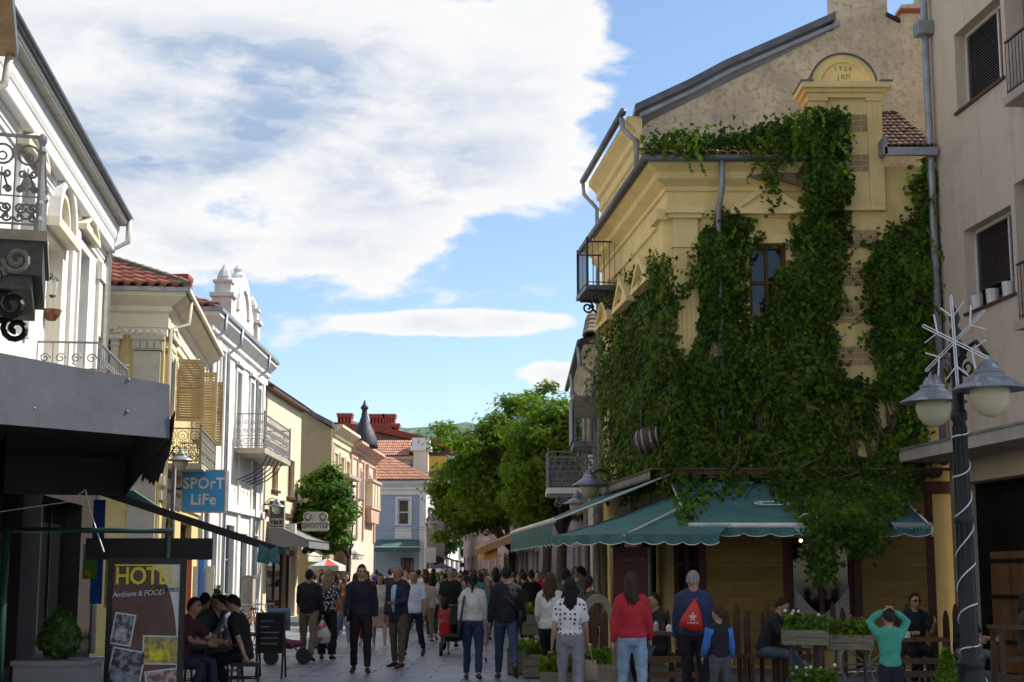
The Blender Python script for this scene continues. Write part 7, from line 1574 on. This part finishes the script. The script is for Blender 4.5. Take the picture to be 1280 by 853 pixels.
        tb = wr_ + d2 * .03 + fw * .030; m1 = tb + fw * .026 + d2 * .026 + inw * .01; handm.tube([tb, m1, m1 + d2 * .032 + fw * .004 + inw * .01], [.0125, .0105, .008], 6)
    for c in ch:
        h0, kn, an, heel, toe, fd = [O + v for v in c[:5]] + [c[5]]
        body.loft([h0 + Vector((0, 0, .05)), h0, h0.lerp(kn, .4), kn, kn.lerp(an, .3), kn.lerp(an, .75), an, an + Vector((0, 0, -.04))], [.07, .088, .076, .054, .056, .040, .036, .036], 10); body.loft([heel + Vector((0, 0, .03)), an + fd * .06 + Vector((0, 0, -.03)), toe + Vector((0, 0, .01))], [(.032, .03), (.036, .03), (.03, .018)], 8, fd.cross(Vector((0, 0, 1))))
    hs = (1.14 if child else 1.0) * (1.0 if not child else 1.08)
    hc = tz(.682 + (hs - 1) * .1, -.016); yaw, nod = R(head[0]), R(head[1])
    HM_ = Matrix.Translation(hc) @ Matrix.Rotation(yaw, 4, 'Z') @ (RL.to_4x4() if abs(lean) > 25 else Matrix()) @ Matrix.Rotation(nod, 4, 'X') @ Matrix.Scale(hs, 4)
    hb_ = MB(T0 @ HM_); n, mm = 14, 10; hb_.ball((0, 0, 0), (.078, .098, .120), n, mm); i0 = len(hb_.v) - (2 + n * (mm - 1))
    Hi = (T0 @ HM_).inverted()
    for i in range(i0, len(hb_.v)):
        v = Hi @ hb_.v[i]; zz_ = v.z / .120
        if zz_ < 0: tt = -zz_; v.x *= 1 - .30 * tt ** 1.6; v.y = v.y * (1 - .12 * tt) - .012 * tt
        hb_.v[i] = (T0 @ HM_) @ v
    hb_.loft([(0, -.088, .018), (0, -.104, -.012), (0, -.112, -.026), (0, -.094, -.036)], [(.008, .006), (.010, .008), (.013, .009), (.010, .006)], 6); hb_.loft([(-.04, -.082, .028), (0, -.090, .030), (.04, -.082, .028)], [.008, .009, .008], 5, (0, 0, 1))
    for s in (-1, 1): hb_.ball((s * .074, .004, -.004), (.010, .020, .030), 6, 5)
    o = len(body.v); body.v += hb_.v; body.f += [tuple(i + o for i in f_) for f_ in hb_.f]; body.m += hb_.m
    fe = MB(T0 @ HM_)
    for s in (-1, 1): fe.mi = 1; fe.ball((s * .032, -.0885, .010), (.013, .010, .007), 6, 4); fe.mi = 3; fe.bar((s * .013, -.100, .031), (s * .050, -.092, .033), .012, .011)
    fe.mi = 2; fe.ball((0, -.0925, -.060), (.027, .010, .009), 8, 4)
    if glasses:
        fe.mi = 1
        for s in (-1, 1): fe.ball((s * .032, -.093, .012), (.026, .012, .019), 8, 5); fe.bar((s * .055, -.088, .016), (s * .078, .01, .014), .006, .006)
    ex = MB(); ex.v = handm.v + fe.v; oo = len(handm.v); ex.f = handm.f + [tuple(i + oo for i in f_) for f_ in fe.f]; ex.m = handm.m + fe.m
    hm_ = HAIR[hair[1]]
    fuse(body, [SKIN[skin], M_eye, M_lip, hm_], 'body', t, vox, ex)
    # clothes
    tc_, sl_, hem = top; tm = tc_ if isinstance(tc_, bpy.types.Material) else cloth(tc_); m = MB(T0); bulk = .016 if sl_ != 'jacket' else .026
    torso(m, hem, .535, bulk)
    for sh, el, wr_ in shs:
        s_ = 1 if sh.x > tz(.445).x else -1; m.loft([tz(.535, .008, s_ * .035), tz(.495, .006, s_ * shw * .6), tz(.455, 0, s_ * shw)], [.050 + bulk * .5, .050 + bulk * .7, .056 + bulk], 10)
        s = 1 if sh.x > tz(.445).x else -1
        if sl_ in ('long', 'jacket'): m.loft([sh + Vector((-s * .06, 0, .0)), sh, sh.lerp(el, .4), el, el.lerp(wr_, .5), el.lerp(wr_, .92)], [.064, .072 + bulk * .4, .058 + bulk * .4, .050 + bulk * .4, .046 + bulk * .3, .037 + bulk * .3], 10)
        elif sl_ == 'short': m.loft([sh + Vector((-s * .06, 0, .0)), sh, sh.lerp(el, .4), sh.lerp(el, .8)], [.064, .072, .066, .063], 10)
    fuse(m, tm, 'jacket' if sl_ == 'jacket' else 'top', t, vox)
    bt = bottom[0]; bm_ = bottom[1] if isinstance(bottom[1], bpy.types.Material) else cloth(bottom[1])
    if bt in ('pants', 'shorts', 'wide'):
        m = MB(T0); torso(m, -.10, max(hem + .05, .04), .010); wmul = {'pants': 1.0, 'shorts': 1.1, 'wide': 1.45}[bt]
        for c in ch:
            h0, kn, an = [O + v for v in c[:3]]; end = kn.lerp(an, .93) if bt != 'shorts' else kn; pts = [h0 + Vector((0, 0, .05)), h0, h0.lerp(kn, .4), kn] + ([kn.lerp(an, .35), kn.lerp(an, .7), end] if bt != 'shorts' else [])
            rr = [.085, .100, .090, .068 * wmul] + ([.064 * wmul, .056 * wmul, .055 * wmul * 1.05] if bt != 'shorts' else []); m.loft(pts, rr, 10)
        fuse(m, bm_, 'trousers' if bt != 'shorts' else 'shorts', t, vox)
    else:
        L = bottom[2]; m = MB(T0); zs = [.10, .0, -.12, -.25, -L]; m.loft([O + Vector((0, 0, z_)) for z_ in zs], [(.150, .115), (.182, .135), (.195, .15), (.20, .165), (.20 + .1 * L, .18 + .12 * L)], 16); fuse(m, bm_, 'skirt', t, vox)
    for c in ch:
        m = MB(T0); an, heel, toe, fd = O + c[2], O + c[3], O + c[4], c[5]; sd_ = fd.cross(Vector((0, 0, 1))).normalized(); m.loft([heel - fd * .02 + Vector((0, 0, .012)), heel + Vector((0, 0, .02)), an + fd * .05 + Vector((0, 0, -.032)), toe - fd * .03 + Vector((0, 0, .004)), toe + fd * .03 + Vector((0, 0, -.004))], [(.028, .030), (.040, .042), (.044, .044), (.046, .030), (.030, .018)], 10, sd_)
        m.build('shoe', cloth(shoes, .5), t, True, True)
    # hair
    hk = hair[0]; m = MB(T0 @ HM_); n, mm = 28, 18; rg = random.Random(int(u * 7 + Y))
    vs = []; sc = 1.10 if hk in ('long', 'mid', 'bun') else 1.065
    for i in range(mm + 1):
        th = PI * i / mm - PI / 2
        for j in range(n):
            a = 2 * PI * j / n; q = sc * (1 + rg.uniform(-.04, .04)); vs.append((.080 * q * math.cos(th) * math.cos(a), .101 * q * math.cos(th) * math.sin(a) + .006, .122 * q * math.sin(th) + .004))
    fs = []
    for i in range(mm):
        for j in range(n):
            f_ = (i * n + j, i * n + (j + 1) % n, (i + 1) * n + (j + 1) % n, (i + 1) * n + j); c = sum((Vector(vs[q]) for q in f_), Vector()) / 4; yy, zz_ = c.y / .1, c.z / .12
            lim = {'short': .52 - .75 * max(-.3, yy + .35), 'bald': 9, 'long': .55 - 1.5 * max(-.1, yy + .35), 'mid': .55 - 1.4 * max(-.1, yy + .35), 'bun': .6 - 1.0 * max(-.2, yy + .35), 'thin': .95 - 1.0 * max(-.4, yy + .2)}[hk]
            if hk == 'thin' and zz_ > .75 and yy < .3: continue
            if zz_ > max(lim, -.62 if hk in ('short', 'bun', 'thin') else -.9): fs.append(f_)
    if fs: m.add(vs, fs)
    if hk == 'long':
        for i in range(19):
            a = R(-104 + 11.5 * i) + PI / 2; x0, y0 = .068 * math.cos(a), .082 * math.sin(a) + .01; L = .34 + rg.uniform(-.10, .07); wv = rg.uniform(-.028, .028); m.tube([(x0 * .8, y0 * .8, .05), (x0, y0, -.04), (x0 * 1.18 + wv, y0 * 1.1 + .015, -.14), (x0 * 1.15 - wv, max(y0, .02) + .045, -.22), (x0 * 1.0 + wv * 1.5, max(y0, .03) + .045, -L)], [.022, .025, .024 + rg.uniform(-.005, .006), .018, .003], 6)
    elif hk == 'mid':
        for i in range(9):
            a = R(-90 + 22.5 * i) + PI / 2; x0, y0 = .070 * math.cos(a), .085 * math.sin(a) + .01; m.tube([(x0 * .8, y0 * .8, .03), (x0, y0, -.05), (x0 * 1.05, y0 + .01, -.12), (x0 * .9, y0, -.17 - rg.uniform(0, .03))], [.026, .030, .028, .01], 6)
    elif hk == 'bun':
        m.ball((0, .105, .03), (.035, .035, .04), 8, 6); m.tube([(0, .11, .0), (0, .14, -.1), (rg.uniform(-.02, .02), .13, -.2)], [.03, .025, .008], 6)
    if m.f: m.build('hair', hm_, t, True, True)
    if extra_top: extra_top(t, T0, tz, shs, O)
    return t, T0, tz, shs, O
def W(p, v): return WM[p[0]] @ p[1] @ v         # person-local point -> world
WA = [(24, 6, 2), (-16, 20, 2)]; WB = [(-16, 22, 2), (24, 6, 2)]         # stride, local +x leg ahead / behind
AA = [(-16, 8, 8, .05), (20, 8, 22, .05)]; AB = [(20, 8, 22, .05), (-16, 8, 8, .05)]
BLK, NAVY, WHT, KHK, BRN, GRY, RED = (.012, .012, .014), (.018, .022, .045), (.58, .57, .55), (.17, .125, .08), (.12, .075, .04), (.20, .20, .22), (.42, .022, .035)
def sleeves(col):
    def fn(t, T0, tz, shs, O):
        for sh, el, wr_ in shs:
            m = MB(T0); m.loft([sh + Vector((0, 0, .02)), sh.lerp(el, .3), el, el.lerp(wr_, .8)], [.092, .083, .074, .060], 10); m.build('sleeve_panel', cloth(col), t, True, True)
    return fn
def strap_front(col):
    def fn(t, T0, tz, shs, O):
        m = MB(T0); m.loft([tz(.52, -.055), tz(.40, -.135), tz(.25, -.150), tz(.10, -.142), tz(.0, -.14)], [(.04, .02), (.055, .024), (.05, .022), (.035, .018), (.02, .01)], 8); m.build('shirt_front', cloth(col), t, True, True)
    return fn
# ---- group in the middle of the street
ym = person('young man in black shirt and black trousers walking towards the terrace', 451, 25.6, 1.80, 4, 'm', ((.014, .013, .024), 'long', -.05), ('pants', (.010, .010, .012)), (.02, .012, .01), ('short', 'black'), 'a', [(14, 4, 3), (-6, 12, 3)], [(-2, 11, 12, .03), (4, 12, 14, .03)], head=(6, 6))
om = person('grey haired man in navy blazer over light blue shirt and brown trousers', 497, 27.0, 1.78, -32, 'm', ((.014, .018, .038), 'jacket', -.16), ('pants', (.115, .078, .045)), (.03, .018, .012), ('short', 'grey'), 'b', [(6, 4, 4), (-5, 4, 4)], [(22, 8, 62, .25), (0, 8, 16, .05)], head=(-12, 0), extra_top=strap_front((.33, .42, .55)), fat=1.06)
wm_ = person('stout man in white polo shirt and navy trousers behind the blazer man', 517, 30.6, 1.72, -12, 'm', ((.50, .54, .60), 'short', -.06), ('pants', (.014, .018, .035)), (.03, .03, .03), ('thin', 'dark'), 'b', WB, [(8, 12, 20, 0), (0, 14, 18, 0)], fat=1.14)
person('woman in cream wrap top and dusty pink skirt with dark bob', 474, 33.0, 1.66, 8, 'f', ((.50, .44, .38), 'long', .02), ('skirt', (.33, .21, .17), .42), (.4, .4, .4), ('mid', 'dark'), 'a', WA, AA)
person('person in red trousers walking behind the young man in black', 456, 35.0, 1.70, 0, 'f', ((.30, .03, .05), 'long', .0), ('pants', (.34, .02, .05)), (.4, .3, .3), ('mid', 'dark'), 'a', WA, AA)
ft = person('woman in black and white floral top and wide black trousers seen from behind', 409, 29.4, 1.72, 176, 'f', (M_floral, 'short', -.02), ('wide', (.008, .008, .009)), (.02, .02, .02), ('long', 'blond'), 'a', None, [(15, 16, 70, .2), (6, 14, 30, .05)])
km = person('man in black shirt and khaki trousers carrying a white plastic bag', 385, 28.8, 1.72, 172, 'm', ((.010, .010, .012), 'long', -.05), ('pants', (.165, .125, .085)), (.03, .025, .02), ('short', 'black'), 'b', [(10, 8, 4), (-12, 12, 4)], [(20, 10, 35, .1), (2, 12, 14, .0)])
person('girl in rust red top and light jeans between the floral woman and young man', 428, 34.5, 1.48, 20, 'f', ((.20, .07, .04), 'long', -.02), ('pants', M_jean), (.5, .5, .5), ('long', 'auburn'), 'a', WA, AA)
person('woman in white sleeveless top with dark hair facing the camera behind the girl', 432, 41.0, 1.68, 0, 'f', (WHT, 'none', -.05), ('pants', M_jeand), (.3, .3, .3), ('long', 'black'), 'a', WB, AB)
person('bare shouldered woman in black top beside the floral woman', 402, 33.5, 1.66, 40, 'f', (BLK, 'none', -.02), ('pants', BLK), BLK, ('mid', 'dark'), 'c', None, [(40, 20, 60, .1), (5, 10, 15, 0)])
person('woman in white t-shirt with black sleeves and black trousers walking away', 540, 38.0, 1.68, 180, 'f', ((.54, .55, .58), 'short', -.02), ('pants', (.010, .010, .012)), (.3, .3, .3), ('long', 'black'), 'a', WA, AA)
person('bald man in black t-shirt walking away behind the girl in red', 563, 33.5, 1.78, 180, 'm', ((.009, .009, .011), 'short', -.08), ('pants', (.02, .02, .03)), BLK, ('thin', 'grey'), 'b', WB, AB, fat=1.12)
person('little girl in red top and bright red skirt seen from behind', 556, 31.2, 1.12, 180, 'f', ((.46, .055, .07), 'short', .0), ('skirt', (.42, .008, .012), .36), (.25, .12, .1), ('mid', 'dark'), 'a', [(2, 2, 2), (14, 20, 2)], [(8, 14, 20, 0), (8, 14, 20, 0)], child=True)
wj = person('woman in white jacket and blue trousers holding hands with the man in jeans', 591, 24.0, 1.65, 178, 'f', ((.52, .50, .46), 'long', .02), ('pants', (.022, .032, .075)), (.05, .05, .05), ('bun', 'black'), 'a', [(10, 4, 2), (-9, 12, 2)], [(-6, 10, 10, .0), (8, 12, 10, -.08)])
mj = person('man in black sweater and blue jeans with a cross body bag walking away', 633, 24.0, 1.79, 182, 'm', ((.011, .011, .016), 'long', -.07), ('pants', M_jeand), (.05, .05, .05), ('short', 'black'), 'b', [(20, 6, 3), (-20, 34, 3)], [(-4, 12, 12, .0), (6, 13, 12, -.06)], fat=1.06)
person('small child in lilac and pink dress ahead of the couple', 603, 29.0, 1.0, 180, 'f', ((.45, .30, .45), 'short', .0), ('skirt', (.48, .22, .42), .36), (.3, .2, .2), ('mid', 'brown'), 'c', WA, AA, child=True)
wb = person('woman in white blouse and black trousers with long wavy brown hair', 688, 22.4, 1.70, 165, 'f', ((.55, .53, .50), 'long', -.04), ('pants', (.009, .009, .011)), (.012, .012, .012), ('long', 'auburn'), 'a', [(26, 6, 2), (-14, 30, 2)], [(10, 12, 40, .1), (-6, 14, 20, 0)])
person('man with short dark hair beside the white blouse woman', 707, 24.6, 1.76, 170, 'm', ((.05, .05, .045), 'short', -.06), ('pants', BLK), BLK, ('short', 'black'), 'b', WB, AB)
person('man in grey shirt with a hand raised to his head by the door posts', 727, 27.2, 1.76, -120, 'm', ((.28, .29, .31), 'long', -.06), ('pants', M_jeand), BLK, ('short', 'black'), 'b', None, [{'e': (.34, -.10, .56), 'w': (.12, -.10, .74)}, (0, 8, 10, 0)])
person('woman with tied brown hair in dark top beside the man with raised hand', 736, 24.2, 1.60, 150, 'f', ((.06, .05, .045), 'long', -.04), ('pants', BLK), BLK, ('bun', 'brown'), 'c', None, None)
pw = person('woman in white polka dot blouse and grey leggings with long black hair', 713, 18.6, 1.60, 180, 'f', (M_polka, 'short', .06), ('pants', (.23, .22, .25)), (.03, .03, .03), ('long', 'black'), 'a', [(10, 4, 2), (-8, 14, 2)], [(2, 12, 16, -.02), (4, 12, 22, .0)], fat=1.04)
rw = person('woman in red blouse and light blue jeans with long brown hair', 790, 18.0, 1.66, 180, 'f', ((.40, .018, .03), 'long', -.0), ('pants', mat('denim_light', (.22, .31, .42), .85, .15, 6, .4, 18)), (.05, .05, .05), ('long', 'brown'), 'a', [(6, 4, 3), (-6, 8, 3)], [(-4, 13, 12, .02), (8, 13, 20, .0)], fat=1.06)
nm_ = person('grey haired man in navy tracksuit jacket with a red drawstring bag', 868, 18.8, 1.68, 172, 'm', ((.022, .032, .085), 'jacket', -.02), ('pants', (.010, .010, .014)), BLK, ('short', 'grey'), 'b', None, [(4, 10, 14, 0), (14, 10, 30, .1)], fat=1.1, head=(-25, 4))
person('boy in black jacket with blue and white sleeves beside the navy jacket man', 899, 18.3, 1.24, 195, 'm', ((.012, .013, .018), 'long', -.04), ('pants', (.07, .075, .085)), (.03, .10, .15), ('short', 'brown'), 'a', None, [(6, 14, 30, .1), (2, 12, 14, 0)], child=True, head=(20, 0), extra_top=sleeves((.05, .16, .52)))
person('child in bright green sweater with both hands clasped on the head', 1112, 16.2, 1.27, 180, 'm', ((.055, .30, .215), 'long', -.02), ('pants', (.012, .013, .02)), BLK, ('short', 'dark'), 'a', None, [{'e': (.29, -.06, .64), 'w': (.075, .02, .80)}, {'e': (-.29, -.06, .64), 'w': (-.075, .02, .80)}], child=True)
# seated on the restaurant terrace
SL = [(84, 80, 5), (80, 95, 6)]
person('seated man in black t-shirt and jeans leaning forward beside the flower boxes', 955, 22.4, 1.76, 68, 'm', ((.012, .013, .020), 'short', -.06), ('pants', (.06, .075, .10)), (.28, .28, .28), ('short', 'black'), 'b', [(80, 52, 4), (84, 80, 6)], [(50, 8, 50, .1), (60, 8, 70, .1)], lean=24, seat=.46, head=(0, 22))
person('seated man in black with sunglasses resting his chin by the ochre boards', 1142, 23.1, 1.76, 8, 'm', ((.010, .010, .012), 'short', -.06), ('pants', BLK), BLK, ('short', 'black'), 'b', SL, [(40, 10, 100, .25), (35, 12, 70, .3)], lean=8, seat=.46, glasses=True)
person('seated man in black t-shirt at the rough table beside the drinks cooler', 824, 22.9, 1.76, -60, 'm', ((.010, .010, .013), 'short', -.06), ('pants', BLK), BLK, ('short', 'black'), 'b', SL, [(40, 10, 60, .1), (45, 10, 60, .1)], lean=6, seat=.46)
person('seated dark dressed man with sunglasses behind the navy jacket man', 886, 22.8, 1.78, -30, 'm', ((.010, .011, .016), 'long', -.06), ('pants', BLK), BLK, ('short', 'dark'), 'b', SL, [(30, 10, 50, .1), (35, 10, 50, .1)], lean=4, seat=.48, glasses=True)
person('seated person in grey trousers half hidden by the lamp post', 1203, 22.2, 1.72, 40, 'm', ((.015, .015, .016), 'short', -.06), ('pants', (.16, .16, .16)), GRY, ('short', 'dark'), 'a', SL, [(30, 10, 60, .1), (30, 10, 60, .1)], lean=6, seat=.46)
person('seated person holding up an arm at the tall side table', 1284, 21.0, 1.72, 60, 'f', ((.05, .04, .035), 'short', -.06), ('pants', BLK), BLK, ('mid', 'dark'), 'a', SL, [(50, 10, 70, .1), (50, 10, 70, .1)], seat=.5)
# left cafe guests
SB = [(82, 78, 5), (76, 92, 6)]
person('seated man in black t-shirt leaning a hand on his stool at the cafe', 305, 21.2, 1.80, -105, 'm', ((.008, .008, .010), 'short', -.08), ('pants', (.015, .018, .03)), BLK, ('short', 'black'), 'a', SB, [(-16, 12, 4, 0), (30, 10, 40, .1)], lean=14, seat=.46, head=(0, 14))
person('seated man in grey blue shirt at the cafe bar table', 292, 22.8, 1.76, -80, 'm', ((.10, .11, .16), 'long', -.06), ('pants', BLK), BLK, ('short', 'black'), 'a', SB, [(45, 10, 50, .1), (45, 10, 50, .1)], lean=16, seat=.46)
person('seated woman in pale patterned top behind the cafe bar table', 268, 23.8, 1.66, 5, 'f', (dotmat('speckle', (.34, .32, .34), (.05, .05, .06), 40, .3), 'long', -.04), ('pants', BLK), BLK, ('mid', 'dark'), 'a', SB, [(40, 10, 60, .2), (40, 10, 60, .2)], lean=8, seat=.46)
person('seated man in grey green shirt with his back to the street', 249, 22.9, 1.78, 160, 'm', ((.05, .065, .06), 'short', -.06), ('pants', BLK), BLK, ('short', 'black'), 'a', SB, [(40, 14, 60, .1), (40, 14, 60, .1)], lean=10, seat=.46, fat=1.1)
person('seated man in dark red shirt resting his forearms on the bar table', 226, 20.6, 1.76, 70, 'm', ((.06, .015, .018), 'short', -.06), ('pants', (.02, .025, .05)), BLK, ('short', 'black'), 'b', SB, [(55, 10, 45, .15), (55, 10, 45, .15)], lean=16, seat=.46)
# ---- crowd further along the street
rg_ = random.Random(21); CT = [('black', BLK), ('white', WHT), ('red', (.38, .03, .04)), ('pink', (.48, .25, .26)), ('blue', (.05, .10, .30)), ('grey', (.20, .20, .21)), ('navy', NAVY), ('orange', (.55, .12, .03)), ('green', (.06, .20, .09)), ('beige', (.38, .30, .22)), ('teal', (.06, .20, .22)), ('maroon', (.16, .03, .05))]
CB = [('black', BLK), ('denim', (.05, .075, .13)), ('grey', (.14, .14, .15)), ('beige', (.28, .22, .16)), ('white', (.45, .45, .44))]
crowd = []
def spot(u, Y, t_, b_, f, away, Hh): crowd.append((u, Y, t_, b_, f, away, Hh))
named = [(522, 45, 1, 1, 0, 1, 1.76), (533, 47, 7, 0, 0, 1, 1.74), (508, 44, 5, 0, 0, 0, 1.74), (487, 46, 0, 0, 0, 1, 1.80), (443, 44, 0, 1, 1, 1, 1.66), (574, 44, 3, 3, 1, 1, 1.64), (582, 40, 5, 2, 1, 1, 1.62), (600, 46, 8, 1, 0, 0, 1.70), (611, 38, 10, 1, 1, 0, 1.50), (617, 52, 3, 4, 1, 0, 1.66), (655, 36, 0, 0, 0, 1, 1.70), (648, 44, 5, 1, 1, 0, 1.62), (664, 34, 0, 1, 0, 1, 1.74), (672, 42, 2, 0, 0, 0, 1.72), (588, 55, 2, 1, 0, 0, 1.76), (628, 48, 4, 0, 0, 1, 1.78), (641, 52, 0, 0, 1, 1, 1.68)]
for q in named: spot(*q)
for i in range(30):
    Y = rg_.uniform(50, 82); spot(rg_.uniform(505, 668) if Y < 66 else rg_.uniform(525, 625), Y, rg_.randrange(12), rg_.randrange(5), rg_.random() < .5, rg_.random() < .55, rg_.uniform(1.58, 1.84))
for i in range(46):
    Y = rg_.uniform(36, 62); spot(rg_.uniform(max(500, 640 - 3.6 * 1850 / Y), min(695, 640 + 1.2 * 1850 / Y)), Y, rg_.randrange(12), rg_.randrange(5), rg_.random() < .5, rg_.random() < .6, rg_.uniform(1.56, 1.82))
for u, Y in ((447, 52), (458, 56), (392, 46), (400, 50), (420, 55), (470, 60), (497, 58)): spot(u, Y, rg_.randrange(12), rg_.randrange(5), rg_.random() < .5, rg_.random() < .5, rg_.uniform(1.6, 1.8))
cnts = {}
for u, Y, ti, bi, f, away, Hh in crowd:
    st = rg_.random() < .5; zone = 'near the locust trees' if u > 575 else ('before the blue house' if u > 500 else 'beside the maple')
    for _ in range(60):
        hn = rg_.choice(['black', 'dark', 'brown', 'blond', 'black'])
        lb = 'person with %s hair, %s top and %s trousers, %s, %s' % (hn, CT[ti][0], CB[bi][0], 'from behind' if away else 'facing us', zone)
        if lb not in cnts: break
        ti, bi = rg_.randrange(12), rg_.randrange(5)
    cnts[lb] = 1
    person(lb, u, Y, Hh, (180 if away else 0) + rg_.uniform(-25, 25), 'f' if f else 'm', (CT[ti][1], rg_.choice(['short', 'long', 'short']), -.05), ('pants', CB[bi][1]), rg_.choice([BLK, GRY, WHT]), (rg_.choice(['long', 'mid', 'bun']) if f else 'short', hn), rg_.choice('abc'), WA if st else WB, AA if st else AB, group='crowd in the street', vox=.028 if Y < 50 else .036)
flush()
# ================================================================ CARRIED THINGS
def carried(name, label, cat, p): return thing(name, label, cat, tuple(p))
LEA = mat('tan_leather', (.30, .215, .15), .5, .1, 5); BLKL = mat('black_leather', (.015, .015, .016), .4, .1, 5)
def handbag(p, hand, label, m, w_=.30, h=.26, d_=.12, drop=.16):
    c = W(p, hand) + Vector((0, 0, -drop)); t = carried('handbag', label, 'bag', c); q = MB(Matrix.Translation(c)); q.loft([(0, 0, -h), (0, 0, -h + .02), (0, 0, -h * .5), (0, 0, -.02), (0, 0, 0)], [(w_ * .46, d_ * .4), (w_ * .5, d_ * .5), (w_ * .47, d_ * .5), (w_ * .36, d_ * .3), (w_ * .34, d_ * .12)], 16); q.build('bag_body', m, t, True)
    for s in (-1, 1): q = MB(Matrix.Translation(c)); q.tube([(-w_ * .22, s * .03, -.04), (-w_ * .12, s * .02, drop * .7), (0, 0, drop + .0), (w_ * .12, s * .02, drop * .7), (w_ * .22, s * .03, -.04)], .008, 6); q.build('handle', m, t, True)
h = pw[3][1]; handbag(pw, h[2] + Vector((0, 0, -.06)), 'tan leather handbag carried by the polka dot woman', LEA)
def sling(p, label, m, sgn, zb=.02, w_=.26, h=.24, d_=.08, back=.14, name='shoulder_bag'):
    tz = p[2]; c = W(p, tz(zb, back * .6, sgn * .21)); t = carried(name, label, 'bag', c); q = MB(WM[p[0]] @ p[1]); b0_ = tz(zb, back * .6, sgn * .215); q.loft([b0_ + Vector((0, 0, -h / 2)), b0_ + Vector((0, 0, -h / 2 + .02)), b0_ + Vector((0, 0, h / 2 - .02)), b0_ + Vector((0, 0, h / 2))], [(d_ * .4, w_ * .4), (d_ * .5, w_ * .5), (d_ * .5, w_ * .48), (d_ * .3, w_ * .42)], 12); q.build('bag_body', m, t, True)
    q = MB(WM[p[0]] @ p[1]); y_ = .145
    pts = [tz(zb + h / 2 - .03, y_ * .7, sgn * .2), tz(.22, y_, sgn * .12), tz(.36, y_ - .005, sgn * -.02), tz(.475, .075, sgn * -.10), tz(.50, .0, sgn * -.12)]
    if name == 'shoulder_bag': pts = [tz(zb + h / 2 - .03, y_ * .7, sgn * .2), tz(.22, .125, sgn * .17), tz(.40, .115, sgn * .14), tz(.485, .03, sgn * .13), tz(.47, -.03, sgn * .13)]
    for a, b_ in zip(pts[:-1], pts[1:]): q.bar(a, b_, .035, .008, (0, 1, 0))
    q.build('strap', m, t)
sling(wj, 'black shoulder bag of the woman in the white jacket', BLKL, 1, -.10, .26, .28); sling(mj, 'small black cross body bag on the man in jeans', BLKL, -1, .02, .2, .22, name='cross_body_bag')
sling(ym, 'black cross body bag of the young man in black', BLKL, -1, -.02, .18, .2, back=-.05, name='cross_body_bag')
# red drawstring bag
tz = nm_[2]; c = W(nm_, tz(.2, .17)); t = carried('drawstring_bag', 'bright red drawstring bag with pale print on the navy jacket back', 'bag', c); Mp = WM[nm_[0]] @ nm_[1]; M_rb = mat('red_nylon', (.50, .018, .012), .5, .08, 6, .3, 14)
q = MB(Mp); q.loft([tz(.06, .17, .05), tz(.08, .18, .04), tz(.16, .195, .025), tz(.28, .19, -.0), tz(.38, .165, -.01), tz(.43, .145, -.015)], [(.10, .03), (.155, .055), (.145, .06), (.10, .05), (.05, .03), (.015, .012)], 14); q.build('bag_body', M_rb, t, True)
q = MB(Mp); q.tube([tz(.43, .145, -.015), tz(.49, .08, .09), tz(.48, 0, .14)], .008, 5); q.tube([tz(.43, .145, -.015), tz(.49, .08, -.09), tz(.48, 0, -.14)], .008, 5); q.build('cord', M_rb, t)
q = MB(Mp); cc_ = tz(.22, .252, .01)
for dx_, dz_, r_ in ((0, 0, .03), (.035, .01, .014), (-.035, .01, .014), (0, .045, .014), (.02, -.035, .012), (-.02, -.035, .012)): q.ball(cc_ + Vector((dx_, 0, dz_)), (r_, .006, r_), 8, 5)
q.build('emblem', mat('bag_print', (.55, .45, .44), .6), t)
for k_ in range(7): MB(Mp).ball(tz(.145, .256, -.055 + k_ * .022), (.008, .006, .012), 6, 4).build('print_letter', MATS['bag_print'], t)
# plastic bag
hh_ = km[3][1][2]; c = W(km, hh_ + Vector((0, 0, -.08))); t = carried('plastic_bag', 'white plastic carrier bag with red print held by the man in khaki', 'bag', c); q = MB(Matrix.Translation(c)); q.loft([(0, 0, -.46), (.0, 0, -.42), (.02, 0, -.28), (0, 0, -.14), (0, 0, -.02)], [(.10, .06), (.16, .09), (.15, .08), (.09, .05), (.02, .02)], 12); q.build('bag_body', mat('plastic_white', (.50, .47, .46), .4, .15, 6, .5, 12, alt=(.50, .06, .06), altscale=5, altth=(.56, .6)), t, True); q = MB(Matrix.Translation(c)); q.tube([(-.02, 0, -.05), (0, 0, .04), (.02, 0, -.05)], .008, 5); q.build('handle', M_alu, t)
# phone of the red blouse woman
hh_ = rw[3][1][2]; c = W(rw, hh_ + Vector((0, 0, -.12))); t = carried('phone', 'black phone in the hand of the red blouse woman', 'phone', c); MB(Matrix.Translation(c) @ Matrix.Rotation(R(25), 4, 'Y')).box(-.04, -.006, -.075, .04, .006, .075).build('case', BLKL, t); MB(Matrix.Translation(c) @ Matrix.Rotation(R(25), 4, 'Y')).box(-.036, -.009, -.07, .036, -.006, .07).build('screen', M_glass, t)
